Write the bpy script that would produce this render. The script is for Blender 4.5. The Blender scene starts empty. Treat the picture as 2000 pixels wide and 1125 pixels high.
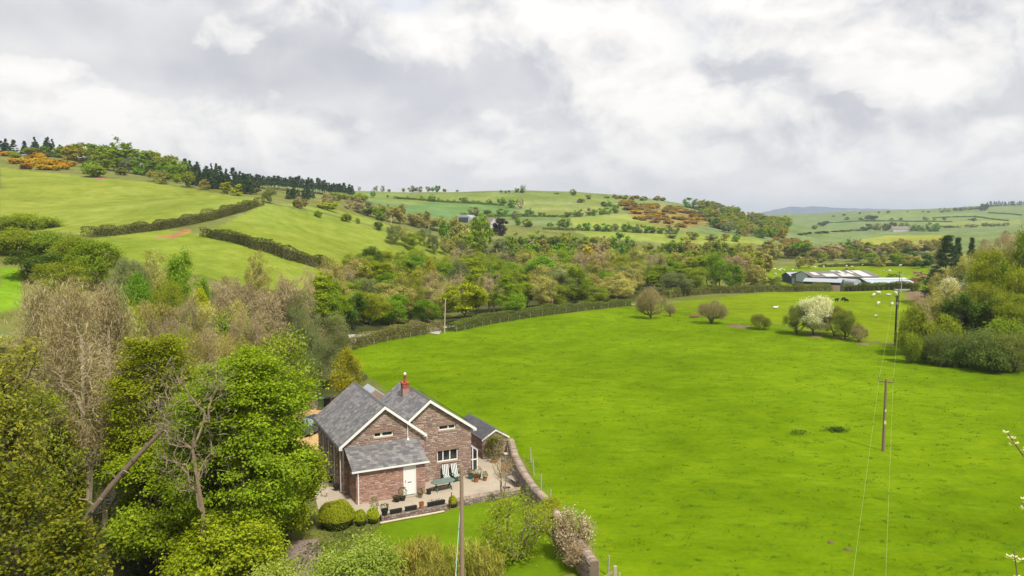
import bpy, math, random
import numpy as np
from mathutils import Vector, Matrix
from mathutils.geometry import delaunay_2d_cdt

# ------------------------------------------------------------------ camera, world, sun, exposure
S = bpy.context.scene
COL = S.collection
FPX = 1440.0                      # focal length in pixels of a 2000 px wide frame
PITCH = math.radians(4.85)
CAMZ = 20.0
cam = bpy.data.cameras.new('camera'); camo = bpy.data.objects.new('camera', cam); COL.objects.link(camo)
cam.sensor_width = 36; cam.lens = FPX/2000*36; cam.clip_start = .3; cam.clip_end = 30000
camo.location = (0, 0, CAMZ); camo.rotation_euler = (math.radians(90)-PITCH, 0, 0)
S.camera = camo
SUN_EL, SUN_AZ = math.radians(56), math.radians(150)     # azimuth clockwise from +y (view direction)
sun = bpy.data.lights.new('sun', 'SUN'); suno = bpy.data.objects.new('sun', sun); COL.objects.link(suno)
sun.energy = 3.5; sun.angle = math.radians(5); sun.color = (1, .94, .82)
sd_ = Vector((math.sin(SUN_AZ)*math.cos(SUN_EL), math.cos(SUN_AZ)*math.cos(SUN_EL), math.sin(SUN_EL)))
suno.rotation_euler = sd_.to_track_quat('Z', 'Y').to_euler(); suno.location = (0, -20, 120)
S.view_settings.view_transform = 'Standard'; S.view_settings.look = 'None'
S.view_settings.exposure = .55; S.view_settings.gamma = 1; S.view_settings.use_curve_mapping = False
S.cycles.max_bounces = 6; S.cycles.diffuse_bounces = 3; S.cycles.transmission_bounces = 4; S.cycles.volume_bounces = 0
S.cycles.transparent_max_bounces = 6; S.cycles.glossy_bounces = 2
S.cycles.use_denoising = True; S.cycles.use_adaptive_sampling = True; S.cycles.adaptive_threshold = .015
S.render.use_persistent_data = False

FV = np.array([0, math.cos(PITCH), -math.sin(PITCH)]); UV = np.array([0, math.sin(PITCH), math.cos(PITCH)])
CV = np.array([0, 0, CAMZ])
def ray(u, v): return FV+np.array([(u-1000)/FPX, 0, 0])+(562.5-v)/FPX*UV
def pix_dir(u, v):
    d = ray(u, v); return d/np.linalg.norm(d)

class NT:
    """small node helper"""
    def __init__(s, tree): s.t = tree; s.n = tree.nodes; s.l = tree.links
    def new(s, typ, **kw):
        nd = s.n.new(typ)
        for k, v in kw.items(): setattr(nd, k, v)
        return nd
    def link(s, a, b): s.l.new(a, b)
    def val(s, sock, v):
        if isinstance(v, bpy.types.NodeSocket): s.link(v, sock)
        else: sock.default_value = v
    def math(s, op, a, b=0., c=None, clamp=False):
        m = s.new('ShaderNodeMath', operation=op, use_clamp=clamp); s.val(m.inputs[0], a); s.val(m.inputs[1], b)
        if c is not None: s.val(m.inputs[2], c)
        return m.outputs[0]
    def vmath(s, op, a, b=(0, 0, 0)):
        m = s.new('ShaderNodeVectorMath', operation=op); s.val(m.inputs[0], a)
        if op == 'SCALE': s.val(m.inputs['Scale'], b)
        else: s.val(m.inputs[1], b)
        return m.outputs['Value'] if op in ('DOT_PRODUCT', 'LENGTH') else m.outputs[0]
    def noise(s, vec, scale, detail=4, rough=.55, dist=0.):
        m = s.new('ShaderNodeTexNoise'); s.val(m.inputs['Vector'], vec) if vec is not None else None
        m.inputs['Scale'].default_value = scale; m.inputs['Detail'].default_value = detail
        m.inputs['Roughness'].default_value = rough; m.inputs['Distortion'].default_value = dist
        return m.outputs['Fac']
    def ramp(s, fac, stops, interp='LINEAR'):
        r = s.new('ShaderNodeValToRGB'); s.val(r.inputs[0], fac); e = r.color_ramp.elements; r.color_ramp.interpolation = interp
        while len(e) < len(stops): e.new(.5)
        for q, (p, c) in zip(e, stops):
            q.position = p; q.color = (c if isinstance(c, (tuple, list)) else (c, c, c))[:3]+(1,) if isinstance(c, (tuple, list)) else (c, c, c, 1)
        return r.outputs[0]
    def mix(s, f, a, b, blend='MIX'):
        m = s.new('ShaderNodeMix', data_type='RGBA', blend_type=blend)
        s.val(m.inputs[0], f)
        for i, v in ((6, a), (7, b)):
            if isinstance(v, (tuple, list)): m.inputs[i].default_value = tuple(v[:3])+(1,)
            else: s.link(v, m.inputs[i])
        return m.outputs[2]

# world: Nishita sky behind procedural cumulus, laid out by direction
W = bpy.data.worlds.new('World'); S.world = W; W.use_nodes = True
t = NT(W.node_tree); t.n.clear()
sky = t.new('ShaderNodeTexSky', sky_type='NISHITA'); sky.sun_disc = False
sky.sun_elevation = SUN_EL; sky.sun_rotation = SUN_AZ
SKY_K = .09
skyc = t.vmath('SCALE', sky.outputs[0], SKY_K)
D = t.new('ShaderNodeTexCoord').outputs['Generated']
sep = t.new('ShaderNodeSeparateXYZ'); t.link(D, sep.inputs[0])
# cumulus: direction-space fractal noise, a little flattened
P = t.vmath('MULTIPLY', D, (1., 1., 1.5))
warp = t.new('ShaderNodeTexNoise'); t.link(P, warp.inputs['Vector']); warp.inputs['Scale'].default_value = 6.; warp.inputs['Detail'].default_value = 6
Pw = t.vmath('ADD', P, t.vmath('SCALE', t.vmath('SUBTRACT', warp.outputs['Color'], (.5, .5, .5)), .10))
big = t.noise(Pw, 3.2, 8, .55)
nA = t.noise(Pw, 5.6, 12, .56)
nB = t.noise(t.vmath('ADD', Pw, (.014, 0., .042)), 5.6, 9, .55)
fine = t.noise(Pw, 26., 8, .6)
def blob(u, v, su, sv):
    """a cloud mass standing in one direction of the sky"""
    d = pix_dir(u, v); r = np.array([d[1], -d[0], 0]); r /= np.linalg.norm(r); up = np.cross(r, d)
    a = t.math('DIVIDE', t.vmath('DOT_PRODUCT', D, tuple(r)), su/FPX); b = t.math('DIVIDE', t.vmath('DOT_PRODUCT', D, tuple(up)), sv/FPX)
    q = t.math('ADD', t.math('MULTIPLY', a, a), t.math('MULTIPLY', b, b))
    g = t.math('EXPONENT', t.math('MULTIPLY', q, -.5))
    return t.math('MULTIPLY', g, t.math('GREATER_THAN', t.vmath('DOT_PRODUCT', D, tuple(d)), 0.))
def total(bl):
    acc = None
    for (u, v, su, sv, w) in bl:
        g = t.math('MULTIPLY', blob(u, v, su, sv), w); acc = g if acc is None else t.math('ADD', acc, g)
    return acc
white = total([(1230, 110, 200, 115, .66), (1400, 200, 120, 70, .4), (1880, 110, 120, 75, .6), (940, 275, 75, 45, .5), (300, 85, 150, 55, .30), (120, 250, 160, 40, .3), (400, 310, 160, 30, .3), (1560, 290, 230, 34, .42), (1250, 10, 200, 60, .4), (540, 245, 190, 34, .46), (1720, 15, 260, 36, .35), (1930, 325, 95, 42, .45), (60, 170, 100, 46, .42), (690, 25, 110, 34, .42), (1120, 330, 160, 26, .28), (780, 90, 80, 40, .4), (250, 265, 150, 26, .34), (480, 60, 70, 40, .3)])
grey = total([(620, 118, 130, 44, .5), (90, 30, 220, 38, .45), (1690, 190, 120, 52, .45), (1380, 268, 110, 18, .5), (1780, 250, 160, 36, .35), (1120, 352, 170, 22, .3), (960, 170, 70, 52, .3), (250, 145, 170, 26, .28), (1100, 285, 120, 16, .25)])
gap = total([(1290, 12, 24, 26, .5), (1345, 75, 26, 30, .4), (805, 0, 40, 14, .45), (860, 300, 36, 16, .25)])
relief = t.math('SUBTRACT', nA, nB)                       # tops catch the light, undersides do not
fA = t.math('SUBTRACT', nA, .5); fB = t.math('SUBTRACT', big, .5); fF = t.math('SUBTRACT', fine, .5)
soft = t.math('ADD', t.math('ADD', t.math('MULTIPLY', fB, 1.9), t.math('MULTIPLY', relief, 2.6)), t.math('MULTIPLY', fF, .12))
base = t.ramp(t.math('ADD', soft, .55), [(.05, (.46, .467, .495)), (.38, (.535, .535, .552)), (.65, (.60, .592, .593)), (1., (.685, .668, .648))])
dm = t.ramp(t.math('ADD', grey, t.math('ADD', t.math('MULTIPLY', fA, .9), t.math('MULTIPLY', fB, .5))), [(.10, 0.), (.5, .85)])
base = t.mix(dm, base, t.ramp(t.math('MULTIPLY_ADD', relief, 2.2, .5), [(.1, (.345, .36, .40)), (.9, (.46, .465, .49))]))
wm = t.math('ADD', t.math('SUBTRACT', white, t.math('MULTIPLY', grey, .55)), t.math('ADD', t.math('MULTIPLY', fA, 1.15), t.math('ADD', t.math('MULTIPLY', fB, .5), t.math('MULTIPLY', fF, .22))))
wa = t.ramp(wm, [(.215, 0.), (.262, .6), (.42, 1.)])
wl = t.math('ADD', t.math('ADD', t.math('MULTIPLY', relief, 3.6), t.math('MULTIPLY', t.math('SUBTRACT', wm, .4), .6)), t.math('ADD', .50, t.math('MULTIPLY', fF, .3)))
wc = t.ramp(wl, [(.08, (.44, .45, .48)), (.36, (.55, .548, .56)), (.62, (.655, .642, .63)), (.95, (.74, .722, .698))])
cl = t.mix(wa, base, wc)
cov = t.math('SUBTRACT', 1., t.math('MULTIPLY', gap, t.math('MULTIPLY_ADD', nA, 9., -3.7)), None, True)
cov = t.math('MAXIMUM', cov, t.math('MULTIPLY', wa, .6))
veil = t.ramp(sep.outputs[2], [(0., 1.), (.15, 0.)])
cl = t.mix(t.math('MULTIPLY', veil, .5), cl, (.66, .64, .625))
skyb = t.vmath('ADD', t.vmath('SCALE', skyc, .6), (.24, .26, .31))
final = t.mix(cov, skyb, cl)
bg = t.new('ShaderNodeBackground'); t.link(final, bg.inputs[0]); bg.inputs[1].default_value = 1.0
out = t.new('ShaderNodeOutputWorld'); t.link(bg.outputs[0], out.inputs[0])

# ------------------------------------------------------------------ object helpers
def put(ob, label=None, cat=None, group=None, kind=None):
    if label: ob['label'] = label
    if cat: ob['category'] = cat
    if group: ob['group'] = group
    if kind: ob['kind'] = kind
    return ob
def empty(name, loc=(0, 0, 0), rz=0., label=None, cat=None, group=None):
    o = bpy.data.objects.new(name, None); COL.objects.link(o); o.location = loc; o.rotation_euler = (0, 0, rz); o.empty_display_size = .3
    return put(o, label, cat, group)
def link(name, me, parent=None):
    o = bpy.data.objects.new(name, me); COL.objects.link(o)
    if parent is not None: o.parent = parent
    return o
def copy_tree(o, parent=None):
    c = o.copy(); COL.objects.link(c)
    if parent is not None: c.parent = parent
    for ch in list(o.children): copy_tree(ch, c)
    return c
def fast_mesh(name, V, Q, mats, col=None, mi=None, smooth=False):
    """V (n,3), Q (m,k) same-size faces; col per-vertex rgb"""
    me = bpy.data.meshes.new(name); V = np.asarray(V, np.float32); Q = np.asarray(Q, np.int32); k = Q.shape[1]
    me.vertices.add(len(V)); me.vertices.foreach_set('co', V.ravel())
    me.loops.add(Q.size); me.loops.foreach_set('vertex_index', Q.ravel())
    me.polygons.add(len(Q)); me.polygons.foreach_set('loop_start', np.arange(0, Q.size, k, dtype=np.int32)); me.polygons.foreach_set('loop_total', np.full(len(Q), k, np.int32))
    if mi is not None: me.polygons.foreach_set('material_index', np.asarray(mi, np.int32))
    me.polygons.foreach_set('use_smooth', np.full(len(Q), bool(smooth)))
    for m in (mats if isinstance(mats, (list, tuple)) else [mats]): me.materials.append(m)
    if col is not None:
        a = me.color_attributes.new('tint', 'FLOAT_COLOR', 'POINT'); c = np.ones((len(V), 4), np.float32); c[:, :3] = col; a.data.foreach_set('color', c.ravel())
    me.update(calc_edges=True); me.validate(); return me
class MB:
    """collects boxes, prisms and tubes into one mesh"""
    def __init__(s): s.v = []; s.f = []; s.c = []
    def add(s, V, F, col=(1, 1, 1)):
        o = len(s.v); s.v += [tuple(p) for p in V]; s.f += [tuple(i+o for i in q) for q in F]; s.c += [tuple(col)]*len(V); return s
    def box(s, lo, hi, col=(1, 1, 1)):
        x0, y0, z0 = lo; x1, y1, z1 = hi
        return s.add([(x0, y0, z0), (x1, y0, z0), (x1, y1, z0), (x0, y1, z0), (x0, y0, z1), (x1, y0, z1), (x1, y1, z1), (x0, y1, z1)],
                     [(0, 3, 2, 1), (4, 5, 6, 7), (0, 1, 5, 4), (1, 2, 6, 5), (2, 3, 7, 6), (3, 0, 4, 7)], col)
    def beam(s, a, b, w, h, up=(0, 0, 1), col=(1, 1, 1)):
        a = Vector(a); b = Vector(b); d = (b-a).normalized(); r = d.cross(Vector(up))
        r = r.normalized() if r.length > 1e-5 else Vector((1, 0, 0)); u = r.cross(d); V = []
        for p in (a, b):
            for (i, j) in ((-1, -1), (1, -1), (1, 1), (-1, 1)): V.append(p+r*(w/2*i)+u*(h/2*j))
        return s.add(V, [(3, 2, 1, 0), (4, 5, 6, 7), (0, 1, 5, 4), (1, 2, 6, 5), (2, 3, 7, 6), (3, 0, 4, 7)], col)
    def tube(s, pts, rad, k=8, col=(1, 1, 1), cap=True):
        pts = [Vector(p) for p in pts]; rad = rad if isinstance(rad, (list, tuple)) else [rad]*len(pts); V = []; F = []
        ref = Vector((.3, .9, .2))
        for i, p in enumerate(pts):
            d = (pts[min(i+1, len(pts)-1)]-pts[max(i-1, 0)]).normalized(); x = d.cross(ref).normalized(); y = d.cross(x)
            for j in range(k): a = 2*math.pi*j/k; V.append(p+(x*math.cos(a)+y*math.sin(a))*rad[i])
        for i in range(len(pts)-1):
            for j in range(k): F.append((i*k+j, i*k+(j+1) % k, (i+1)*k+(j+1) % k, (i+1)*k+j))
        if cap: F += [tuple(range(k)), tuple(reversed(range((len(pts)-1)*k, len(pts)*k)))]
        return s.add(V, F, col)
    def lathe(s, prof, k=14, at=(0, 0, 0), col=(1, 1, 1)):
        V = []; F = []
        for (r, z) in prof:
            for j in range(k): a = 2*math.pi*j/k; V.append((at[0]+r*math.cos(a), at[1]+r*math.sin(a), at[2]+z))
        for i in range(len(prof)-1):
            for j in range(k): F.append((i*k+j, i*k+(j+1) % k, (i+1)*k+(j+1) % k, (i+1)*k+j))
        F += [tuple(reversed(range(k))), tuple(range((len(prof)-1)*k, len(prof)*k))]
        return s.add(V, F, col)
    def prism(s, poly, off, col=(1, 1, 1)):
        """polygon (list of 3d points) extruded by vector off"""
        n = len(poly); V = [Vector(p) for p in poly]; V += [p+Vector(off) for p in V]
        F = [tuple(range(n)), tuple(reversed(range(n, 2*n)))]+[(i, i+n, (i+1) % n+n, (i+1) % n) for i in range(n)]
        return s.add(V, F, col)
    def mesh(s, name, mat, smooth=False):
        me = bpy.data.meshes.new(name); me.from_pydata(s.v, [], s.f)
        for m in (mat if isinstance(mat, (list, tuple)) else [mat]): me.materials.append(m)
        a = me.color_attributes.new('tint', 'FLOAT_COLOR', 'POINT'); c = np.ones((len(s.v), 4), np.float32); c[:, :3] = np.array(s.c) if s.c else 1; a.data.foreach_set('color', c.ravel())
        import bmesh
        bm = bmesh.new(); bm.from_mesh(me); bmesh.ops.recalc_face_normals(bm, faces=bm.faces); bm.to_mesh(me); bm.free()
        if smooth: me.polygons.foreach_set('use_smooth', [True]*len(me.polygons))
        me.update(); return me
    def build(s, name, mat, parent=None, smooth=False): return link(name, s.mesh(name, mat, smooth), parent)

# ------------------------------------------------------------------ materials
MATS = {}
def base_mat(name, rough=.8, spec=.2):
    m = bpy.data.materials.new(name); m.use_nodes = True; n = NT(m.node_tree); b = m.node_tree.nodes['Principled BSDF']
    b.inputs['Roughness'].default_value = rough; b.inputs['Specular IOR Level'].default_value = spec
    return m, n, b
def plain(name, col, rough=.7, spec=.3, var=.18, scale=6., bump=.0, metal=0.):
    if name in MATS: return MATS[name]
    m, n, b = base_mat(name, rough, spec); tc = n.new('ShaderNodeTexCoord').outputs['Object']
    f = n.noise(tc, scale, 6, .65); f2 = n.noise(tc, scale*.17, 3)
    k = n.math('ADD', n.math('MULTIPLY', f, var), n.math('MULTIPLY', f2, var)); k = n.math('ADD', k, 1-var)
    rgb = n.new('ShaderNodeRGB'); rgb.outputs[0].default_value = tuple(col)+(1,)
    n.link(n.vmath('SCALE', rgb.outputs[0], k), b.inputs['Base Color']); b.inputs['Metallic'].default_value = metal
    if bump:
        bp = n.new('ShaderNodeBump'); bp.inputs['Strength'].default_value = bump; bp.inputs['Distance'].default_value = .02
        n.link(f, bp.inputs['Height']); n.link(bp.outputs[0], b.inputs['Normal'])
    MATS[name] = m; return m
def tinted(name, rough=.85, var=.35, scale=5., bump=.3, spec=.15, rnd=0.):
    """colour from the mesh's own tint attribute, broken up by noise"""
    m, n, b = base_mat(name, rough, spec); a = n.new('ShaderNodeAttribute', attribute_name='tint')
    tc = n.new('ShaderNodeTexCoord').outputs['Object']; f = n.noise(tc, scale, 6, .7)
    k = n.math('MULTIPLY_ADD', f, 2*var, 1-var)
    if rnd:
        r = n.new('ShaderNodeObjectInfo').outputs['Random']; k = n.math('MULTIPLY', k, n.math('MULTIPLY_ADD', r, rnd, 1-rnd/2))
    n.link(n.vmath('SCALE', a.outputs['Color'], k), b.inputs['Base Color'])
    if bump:
        bp = n.new('ShaderNodeBump'); bp.inputs['Strength'].default_value = bump; bp.inputs['Distance'].default_value = .02; n.link(f, bp.inputs['Height']); n.link(bp.outputs[0], b.inputs['Normal'])
    MATS[name] = m; return m
def leaf_material(name, trans=.42):
    m = bpy.data.materials.new(name); m.use_nodes = True; n = NT(m.node_tree); n.n.clear()
    a = n.new('ShaderNodeAttribute', attribute_name='tint').outputs['Color']
    r = n.new('ShaderNodeObjectInfo').outputs['Random']
    hsv = n.new('ShaderNodeHueSaturation'); n.link(a, hsv.inputs['Color'])
    n.link(n.math('MULTIPLY_ADD', r, .035, .4825), hsv.inputs['Hue']); r2 = n.math('FRACT', n.math('MULTIPLY', r, 7.31)); n.link(n.math('MULTIPLY_ADD', r2, .26, .87), hsv.inputs['Value'])
    c = hsv.outputs[0]
    d = n.new('ShaderNodeBsdfDiffuse'); n.link(c, d.inputs[0]); tr = n.new('ShaderNodeBsdfTranslucent'); n.link(n.vmath('MULTIPLY', c, (1.25, 1.2, .6)), tr.inputs[0])
    mx = n.new('ShaderNodeMixShader'); mx.inputs[0].default_value = trans; n.link(d.outputs[0], mx.inputs[1]); n.link(tr.outputs[0], mx.inputs[2])
    g = n.new('ShaderNodeBsdfGlossy'); g.inputs['Roughness'].default_value = .5; g.inputs['Color'].default_value = (.8, .85, .8, 1)
    m2 = n.new('ShaderNodeMixShader'); m2.inputs[0].default_value = .012; n.link(mx.outputs[0], m2.inputs[1]); n.link(g.outputs[0], m2.inputs[2])
    o = n.new('ShaderNodeOutputMaterial'); n.link(m2.outputs[0], o.inputs[0]); MATS[name] = m; return m
LEAF = leaf_material('leaf'); TWIG = leaf_material('twig_and_bud', .15)
BARK = tinted('bark', .9, .45, 9., .6, rnd=.3)
STONE = tinted('sandstone', .9, .3, 14., .5)
SLATE = tinted('slate', .55, .22, 10., .25, .4)
PAINT = tinted('weathered_paint', .6, .12, 3., .1, .3)
WHITE = plain('white_upvc', (.78, .78, .76), .4, .4, .06, 3.)
GLASS = None
def glass_mat():
    m, n, b = base_mat('window_glass', .06, .6); tc = n.new('ShaderNodeTexCoord').outputs['Object']
    n.link(n.ramp(n.noise(tc, 1.7, 3), [(.35, (.012, .014, .013)), (.7, (.05, .055, .05))]), b.inputs['Base Color']); return m
GLASS = glass_mat()
def obj_random_mat(name, stops, rough, bump, scale, spec=.2):
    """alike loose pieces: colour picked per object from a palette"""
    m, n, b = base_mat(name, rough, spec); r = n.new('ShaderNodeObjectInfo').outputs['Random']; tc = n.new('ShaderNodeTexCoord').outputs['Object']
    c = n.ramp(r, stops, 'CONSTANT'); f = n.noise(tc, scale, 6, .7)
    n.link(n.vmath('SCALE', c, n.math('MULTIPLY_ADD', f, .6, .7)), b.inputs['Base Color'])
    bp = n.new('ShaderNodeBump'); bp.inputs['Strength'].default_value = bump; bp.inputs['Distance'].default_value = .02; n.link(f, bp.inputs['Height']); n.link(bp.outputs[0], b.inputs['Normal']); return m
STONES = [(0.3, 0.205, 0.166), (0.348, 0.254, 0.203), (0.27, 0.184, 0.159), (0.393, 0.314, 0.256), (0.234, 0.168, 0.153), (0.332, 0.233, 0.178), (0.365, 0.287, 0.243), (0.292, 0.21, 0.185)]
PINKS = [(0.36, 0.21, 0.169), (0.399, 0.244, 0.197), (0.328, 0.188, 0.156), (0.446, 0.313, 0.263), (0.383, 0.236, 0.174), (0.288, 0.167, 0.138), (0.414, 0.279, 0.228)]
SLATES = [(0.145, 0.143, 0.148), (0.17, 0.167, 0.172), (0.127, 0.124, 0.132), (0.202, 0.195, 0.195), (0.158, 0.149, 0.154), (0.184, 0.173, 0.17), (0.111, 0.111, 0.123), (0.227, 0.216, 0.212)]
pal = lambda P_: [(i/len(P_), c) for i, c in enumerate(P_)]
STONE_P = obj_random_mat('sandstone_block', pal(STONES), .9, .6, 8.)
STONE_Q = obj_random_mat('pink_sandstone_block', pal(PINKS), .9, .6, 8.)
SLATE_P = obj_random_mat('roof_slate', pal(SLATES+[(.22, .215, .205), (.15, .135, .135)]), .55, .3, 7., .4)

# ------------------------------------------------------------------ terrain
CTRL = []
def cw(*pts): CTRL.extend(pts)
def cp(*pts):
    for (u, v, y) in pts:
        d = ray(u, v); CTRL.append((d[0]*y/d[1], y, CAMZ+d[2]*y/d[1]))
cw((-12, 45, 0), (-12, 53, 0), (-6, 58, 0), (-8, 66, 0), (-20, 72, 0), (-20, 80, 0), (0, 60, 0), (5, 40, 0), (30, 64, 0), (33, 45, 0), (60, 60, 0), (10, 90, 0), (40, 100, 0), (-12, 135, 0), (-26, 119, -.3), (-20, 92, 0),
   (29, 180, 0), (60, 125, 0), (76, 217, 0), (92, 249, -1.5), (125, 249, -1.5), (108, 240, -1.5), (108, 265, -1.4), (60, 180, 0), (40, 150, 0), (100, 165, 0.5), (110, 330, -.3), (150, 350, 0), (185, 400, 0), (130, 420, 0), (160, 450, .5), (200, 455, .5), (150, 480, 1), (65, 114, 0), (70, 99, 0), (90, 285, -.8),
   (88, 120, 2.5), (105, 130, 5), (135, 140, 9), (110, 190, 3), (170, 200, 12), (78, 62, 1.), (112, 80, 5), (60, 20, 0), (0, 0, 0), (0, -60, 0), (80, -60, 4), (-80, -60, 4), (-8, 35, -.3), (-14, 40, -.4),
   (-30, 60, -2.8), (-25, 50, -2.6), (-24, 42, -2.6), (-33, 40, -3), (-38, 76, -2.6), (-30, 98, -2), (-45, 50, -.5), (-55, 70, 3), (-50, 100, 2), (-45, 125, 2), (-20, 150, -.5), (-36, 150, 0), (-30, 172, -.5), (-44, 150, 1.5), (-22, 195, 0), (0, 172, -.5), (20, 205, -.5), (0, 225, -.5), (40, 250, 0), (40, 310, 1.), (0, 290, 1), (-12, 230, 1), (85, 340, 2), (100, 410, .5), (60, 400, 2))
cp((20, 560, 118), (0, 450, 190), (130, 480, 150), (300, 452, 182), (250, 478, 160), (450, 500, 165), (560, 540, 140), (600, 510, 168), (520, 396, 238), (400, 430, 205), (100, 400, 255), (300, 385, 275), (420, 395, 290), (0, 335, 330), (250, 352, 320), (400, 374, 310), (500, 386, 290), (0, 300, 420), (100, 302, 420), (200, 312, 415), (330, 345, 405), (450, 372, 430), (560, 376, 500), (690, 382, 560),
   (700, 430, 300), (640, 412, 285), (760, 446, 310), (860, 470, 300), (890, 496, 262), (780, 485, 240), (650, 470, 230), (700, 500, 205), (650, 400, 350), (760, 440, 390), (820, 460, 400),
   (955, 446, 480), (915, 436, 500), (850, 430, 560), (900, 500, 330),
   (700, 392, 730), (730, 375, 790), (850, 374, 850), (1000, 374, 870), (1120, 378, 870), (1250, 384, 870), (1330, 396, 850), (1400, 408, 820), (1500, 436, 740), (850, 395, 700), (1000, 400, 730), (1000, 425, 610), (1100, 422, 640), (1200, 415, 680), (1250, 440, 590), (1100, 452, 520), (1200, 458, 520), (1300, 468, 520), (1420, 465, 560), (1530, 476, 580), (1350, 430, 660), (1450, 440, 680),
   (1600, 482, 620), (1700, 478, 650), (1800, 468, 680), (1680, 464, 820), (1780, 462, 800), (1850, 462, 850), (1560, 462, 1150), (1650, 440, 1350), (1700, 420, 1650), (1750, 414, 1800), (1600, 431, 1700), (1535, 438, 1650), (1850, 416, 1800), (1850, 440, 1300), (1950, 438, 1250), (1950, 402, 2000), (2050, 398, 2000), (2000, 430, 1400), (1750, 450, 1100))
for k_ in range(12):     # behind the crests the land keeps its level, then falls away
    pass
cw((-330, 560, 66), (-420, 420, 66), (-300, 330, 50), (-200, 700, 50), (-230, 480, 58), (-300, 200, 38), (-220, 120, 28), (-150, 60, 16), (-400, 100, 50), (-150, 0, 14), (-500, 800, 60), (-700, 300, 70), (-150, 1100, 56), (100, 1150, 56), (300, 1100, 40), (0, 1700, 50), (-600, 1600, 55), (600, 2200, 40), (1000, 2600, 60), (1500, 2600, 70), (1500, 1600, 60), (900, 1200, 30), (600, 700, 25), (400, 400, 18), (350, 200, 22), (250, 50, 16), (0, 3600, 20), (-2000, 2000, 50), (2500, 2500, 60), (2000, 500, 50), (-2000, 0, 60), (1500, -500, 50), (0, -800, 20), (400, -300, 20), (-400, -300, 25))
CT = np.array(CTRL); RB_C = 14.0
def _phi(d2): return np.sqrt(d2+RB_C**2)
_A = _phi(((CT[:, None, :2]-CT[None, :, :2])**2).sum(-1)); _n = len(CT)
_M = np.zeros((_n+1, _n+1)); _M[:_n, :_n] = _A-np.eye(_n)*1.2; _M[:_n, _n] = 1; _M[_n, :_n] = 1
_w = np.linalg.solve(_M, np.append(CT[:, 2], 0))
def Zs(X, Y):
    X = np.asarray(X, float); Y = np.asarray(Y, float); sh = X.shape; X = X.ravel(); Y = Y.ravel(); o = np.empty(len(X))
    for i in range(0, len(X), 20000):
        x = X[i:i+20000]; y = Y[i:i+20000]
        z = _phi((x[:, None]-CT[:, 0])**2+(y[:, None]-CT[:, 1])**2) @ _w[:_n]+_w[_n]
        r = np.hypot(x, y)
        am = np.clip((np.hypot(x+8, y-56)-22)/40, 0, 1)
        z += am*(.16*np.sin(x*.11+1.3*np.sin(y*.05))+.14*np.sin(y*.09+.8*np.sin(x*.07))+.05*np.sin(x*.31+y*.27))
        z += np.clip((r-330)/400, 0, 1)*(1.1*np.sin(x*.021+y*.008)+.9*np.sin(y*.017-x*.011))
        k = np.clip(1-(np.maximum(np.abs(x+7)/17, np.abs(y-58)/13)-1)*1.6, 0, 1); z = z*(1-k)       # level building plot
        o[i:i+20000] = z
    return o.reshape(sh)
def Z(x, y): return float(Zs(np.array([x]), np.array([y]))[0])
_ts = np.concatenate([np.geomspace(15, 3600, 700)])
def at(u, v):
    """where the view ray through a photo pixel meets the ground"""
    d = ray(u, v); pts = CV+_ts[:, None]*d; g = pts[:, 2]-Zs(pts[:, 0], pts[:, 1]); i = np.argmax(g < 0)
    if g[i] >= 0: i = len(_ts)-1
    a, b = _ts[max(i-1, 0)], _ts[i]
    for _ in range(12):
        m = (a+b)/2; p = CV+m*d
        if p[2] < Z(p[0], p[1]): b = m
        else: a = m
    return CV+b*d
def on_crest(u, v):
    """the ground at a pixel, stepping down when the ray just clears a crest"""
    lim = 1150 if u < 1500 else 2600
    for _ in range(40):
        q = at(u, v)
        if q[1] < lim: break
        v += .6
    return q
def atz(u, v, z=0.):
    d = ray(u, v); return CV+d*((z-CAMZ)/d[2])
def aty(u, v, y):
    d = ray(u, v); return CV+d*(y/d[1])
def in_poly(X, Y, poly):
    r = np.zeros(X.shape, bool); n = len(poly)
    for i in range(n):
        x0, y0 = poly[i]; x1, y1 = poly[(i+1) % n]
        if y0 == y1: continue
        c = ((y0 > Y) != (y1 > Y)) & (X < (x1-x0)*(Y-y0)/(y1-y0)+x0); r ^= c
    return r
def wp(pix): return [tuple(at(u, v)[:2]) for u, v in pix]

fov = np.arange(-42, 42.01, .155); rest = np.arange(45, 316, 3.)
ang = np.radians(np.concatenate([fov, rest])); rad = np.concatenate([[6.], np.geomspace(14, 3800, 470), np.geomspace(4000, 9200, 16)])
AA, RR = np.meshgrid(ang, rad); GX = RR*np.sin(AA); GY = RR*np.cos(AA); GZ = Zs(GX, GY)
GZ = np.where(RR > 3900, GZ*np.clip(1-(RR-3900)/1500, 0, 1)+10*np.clip((RR-3900)/1500, 0, 1), GZ)
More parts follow.
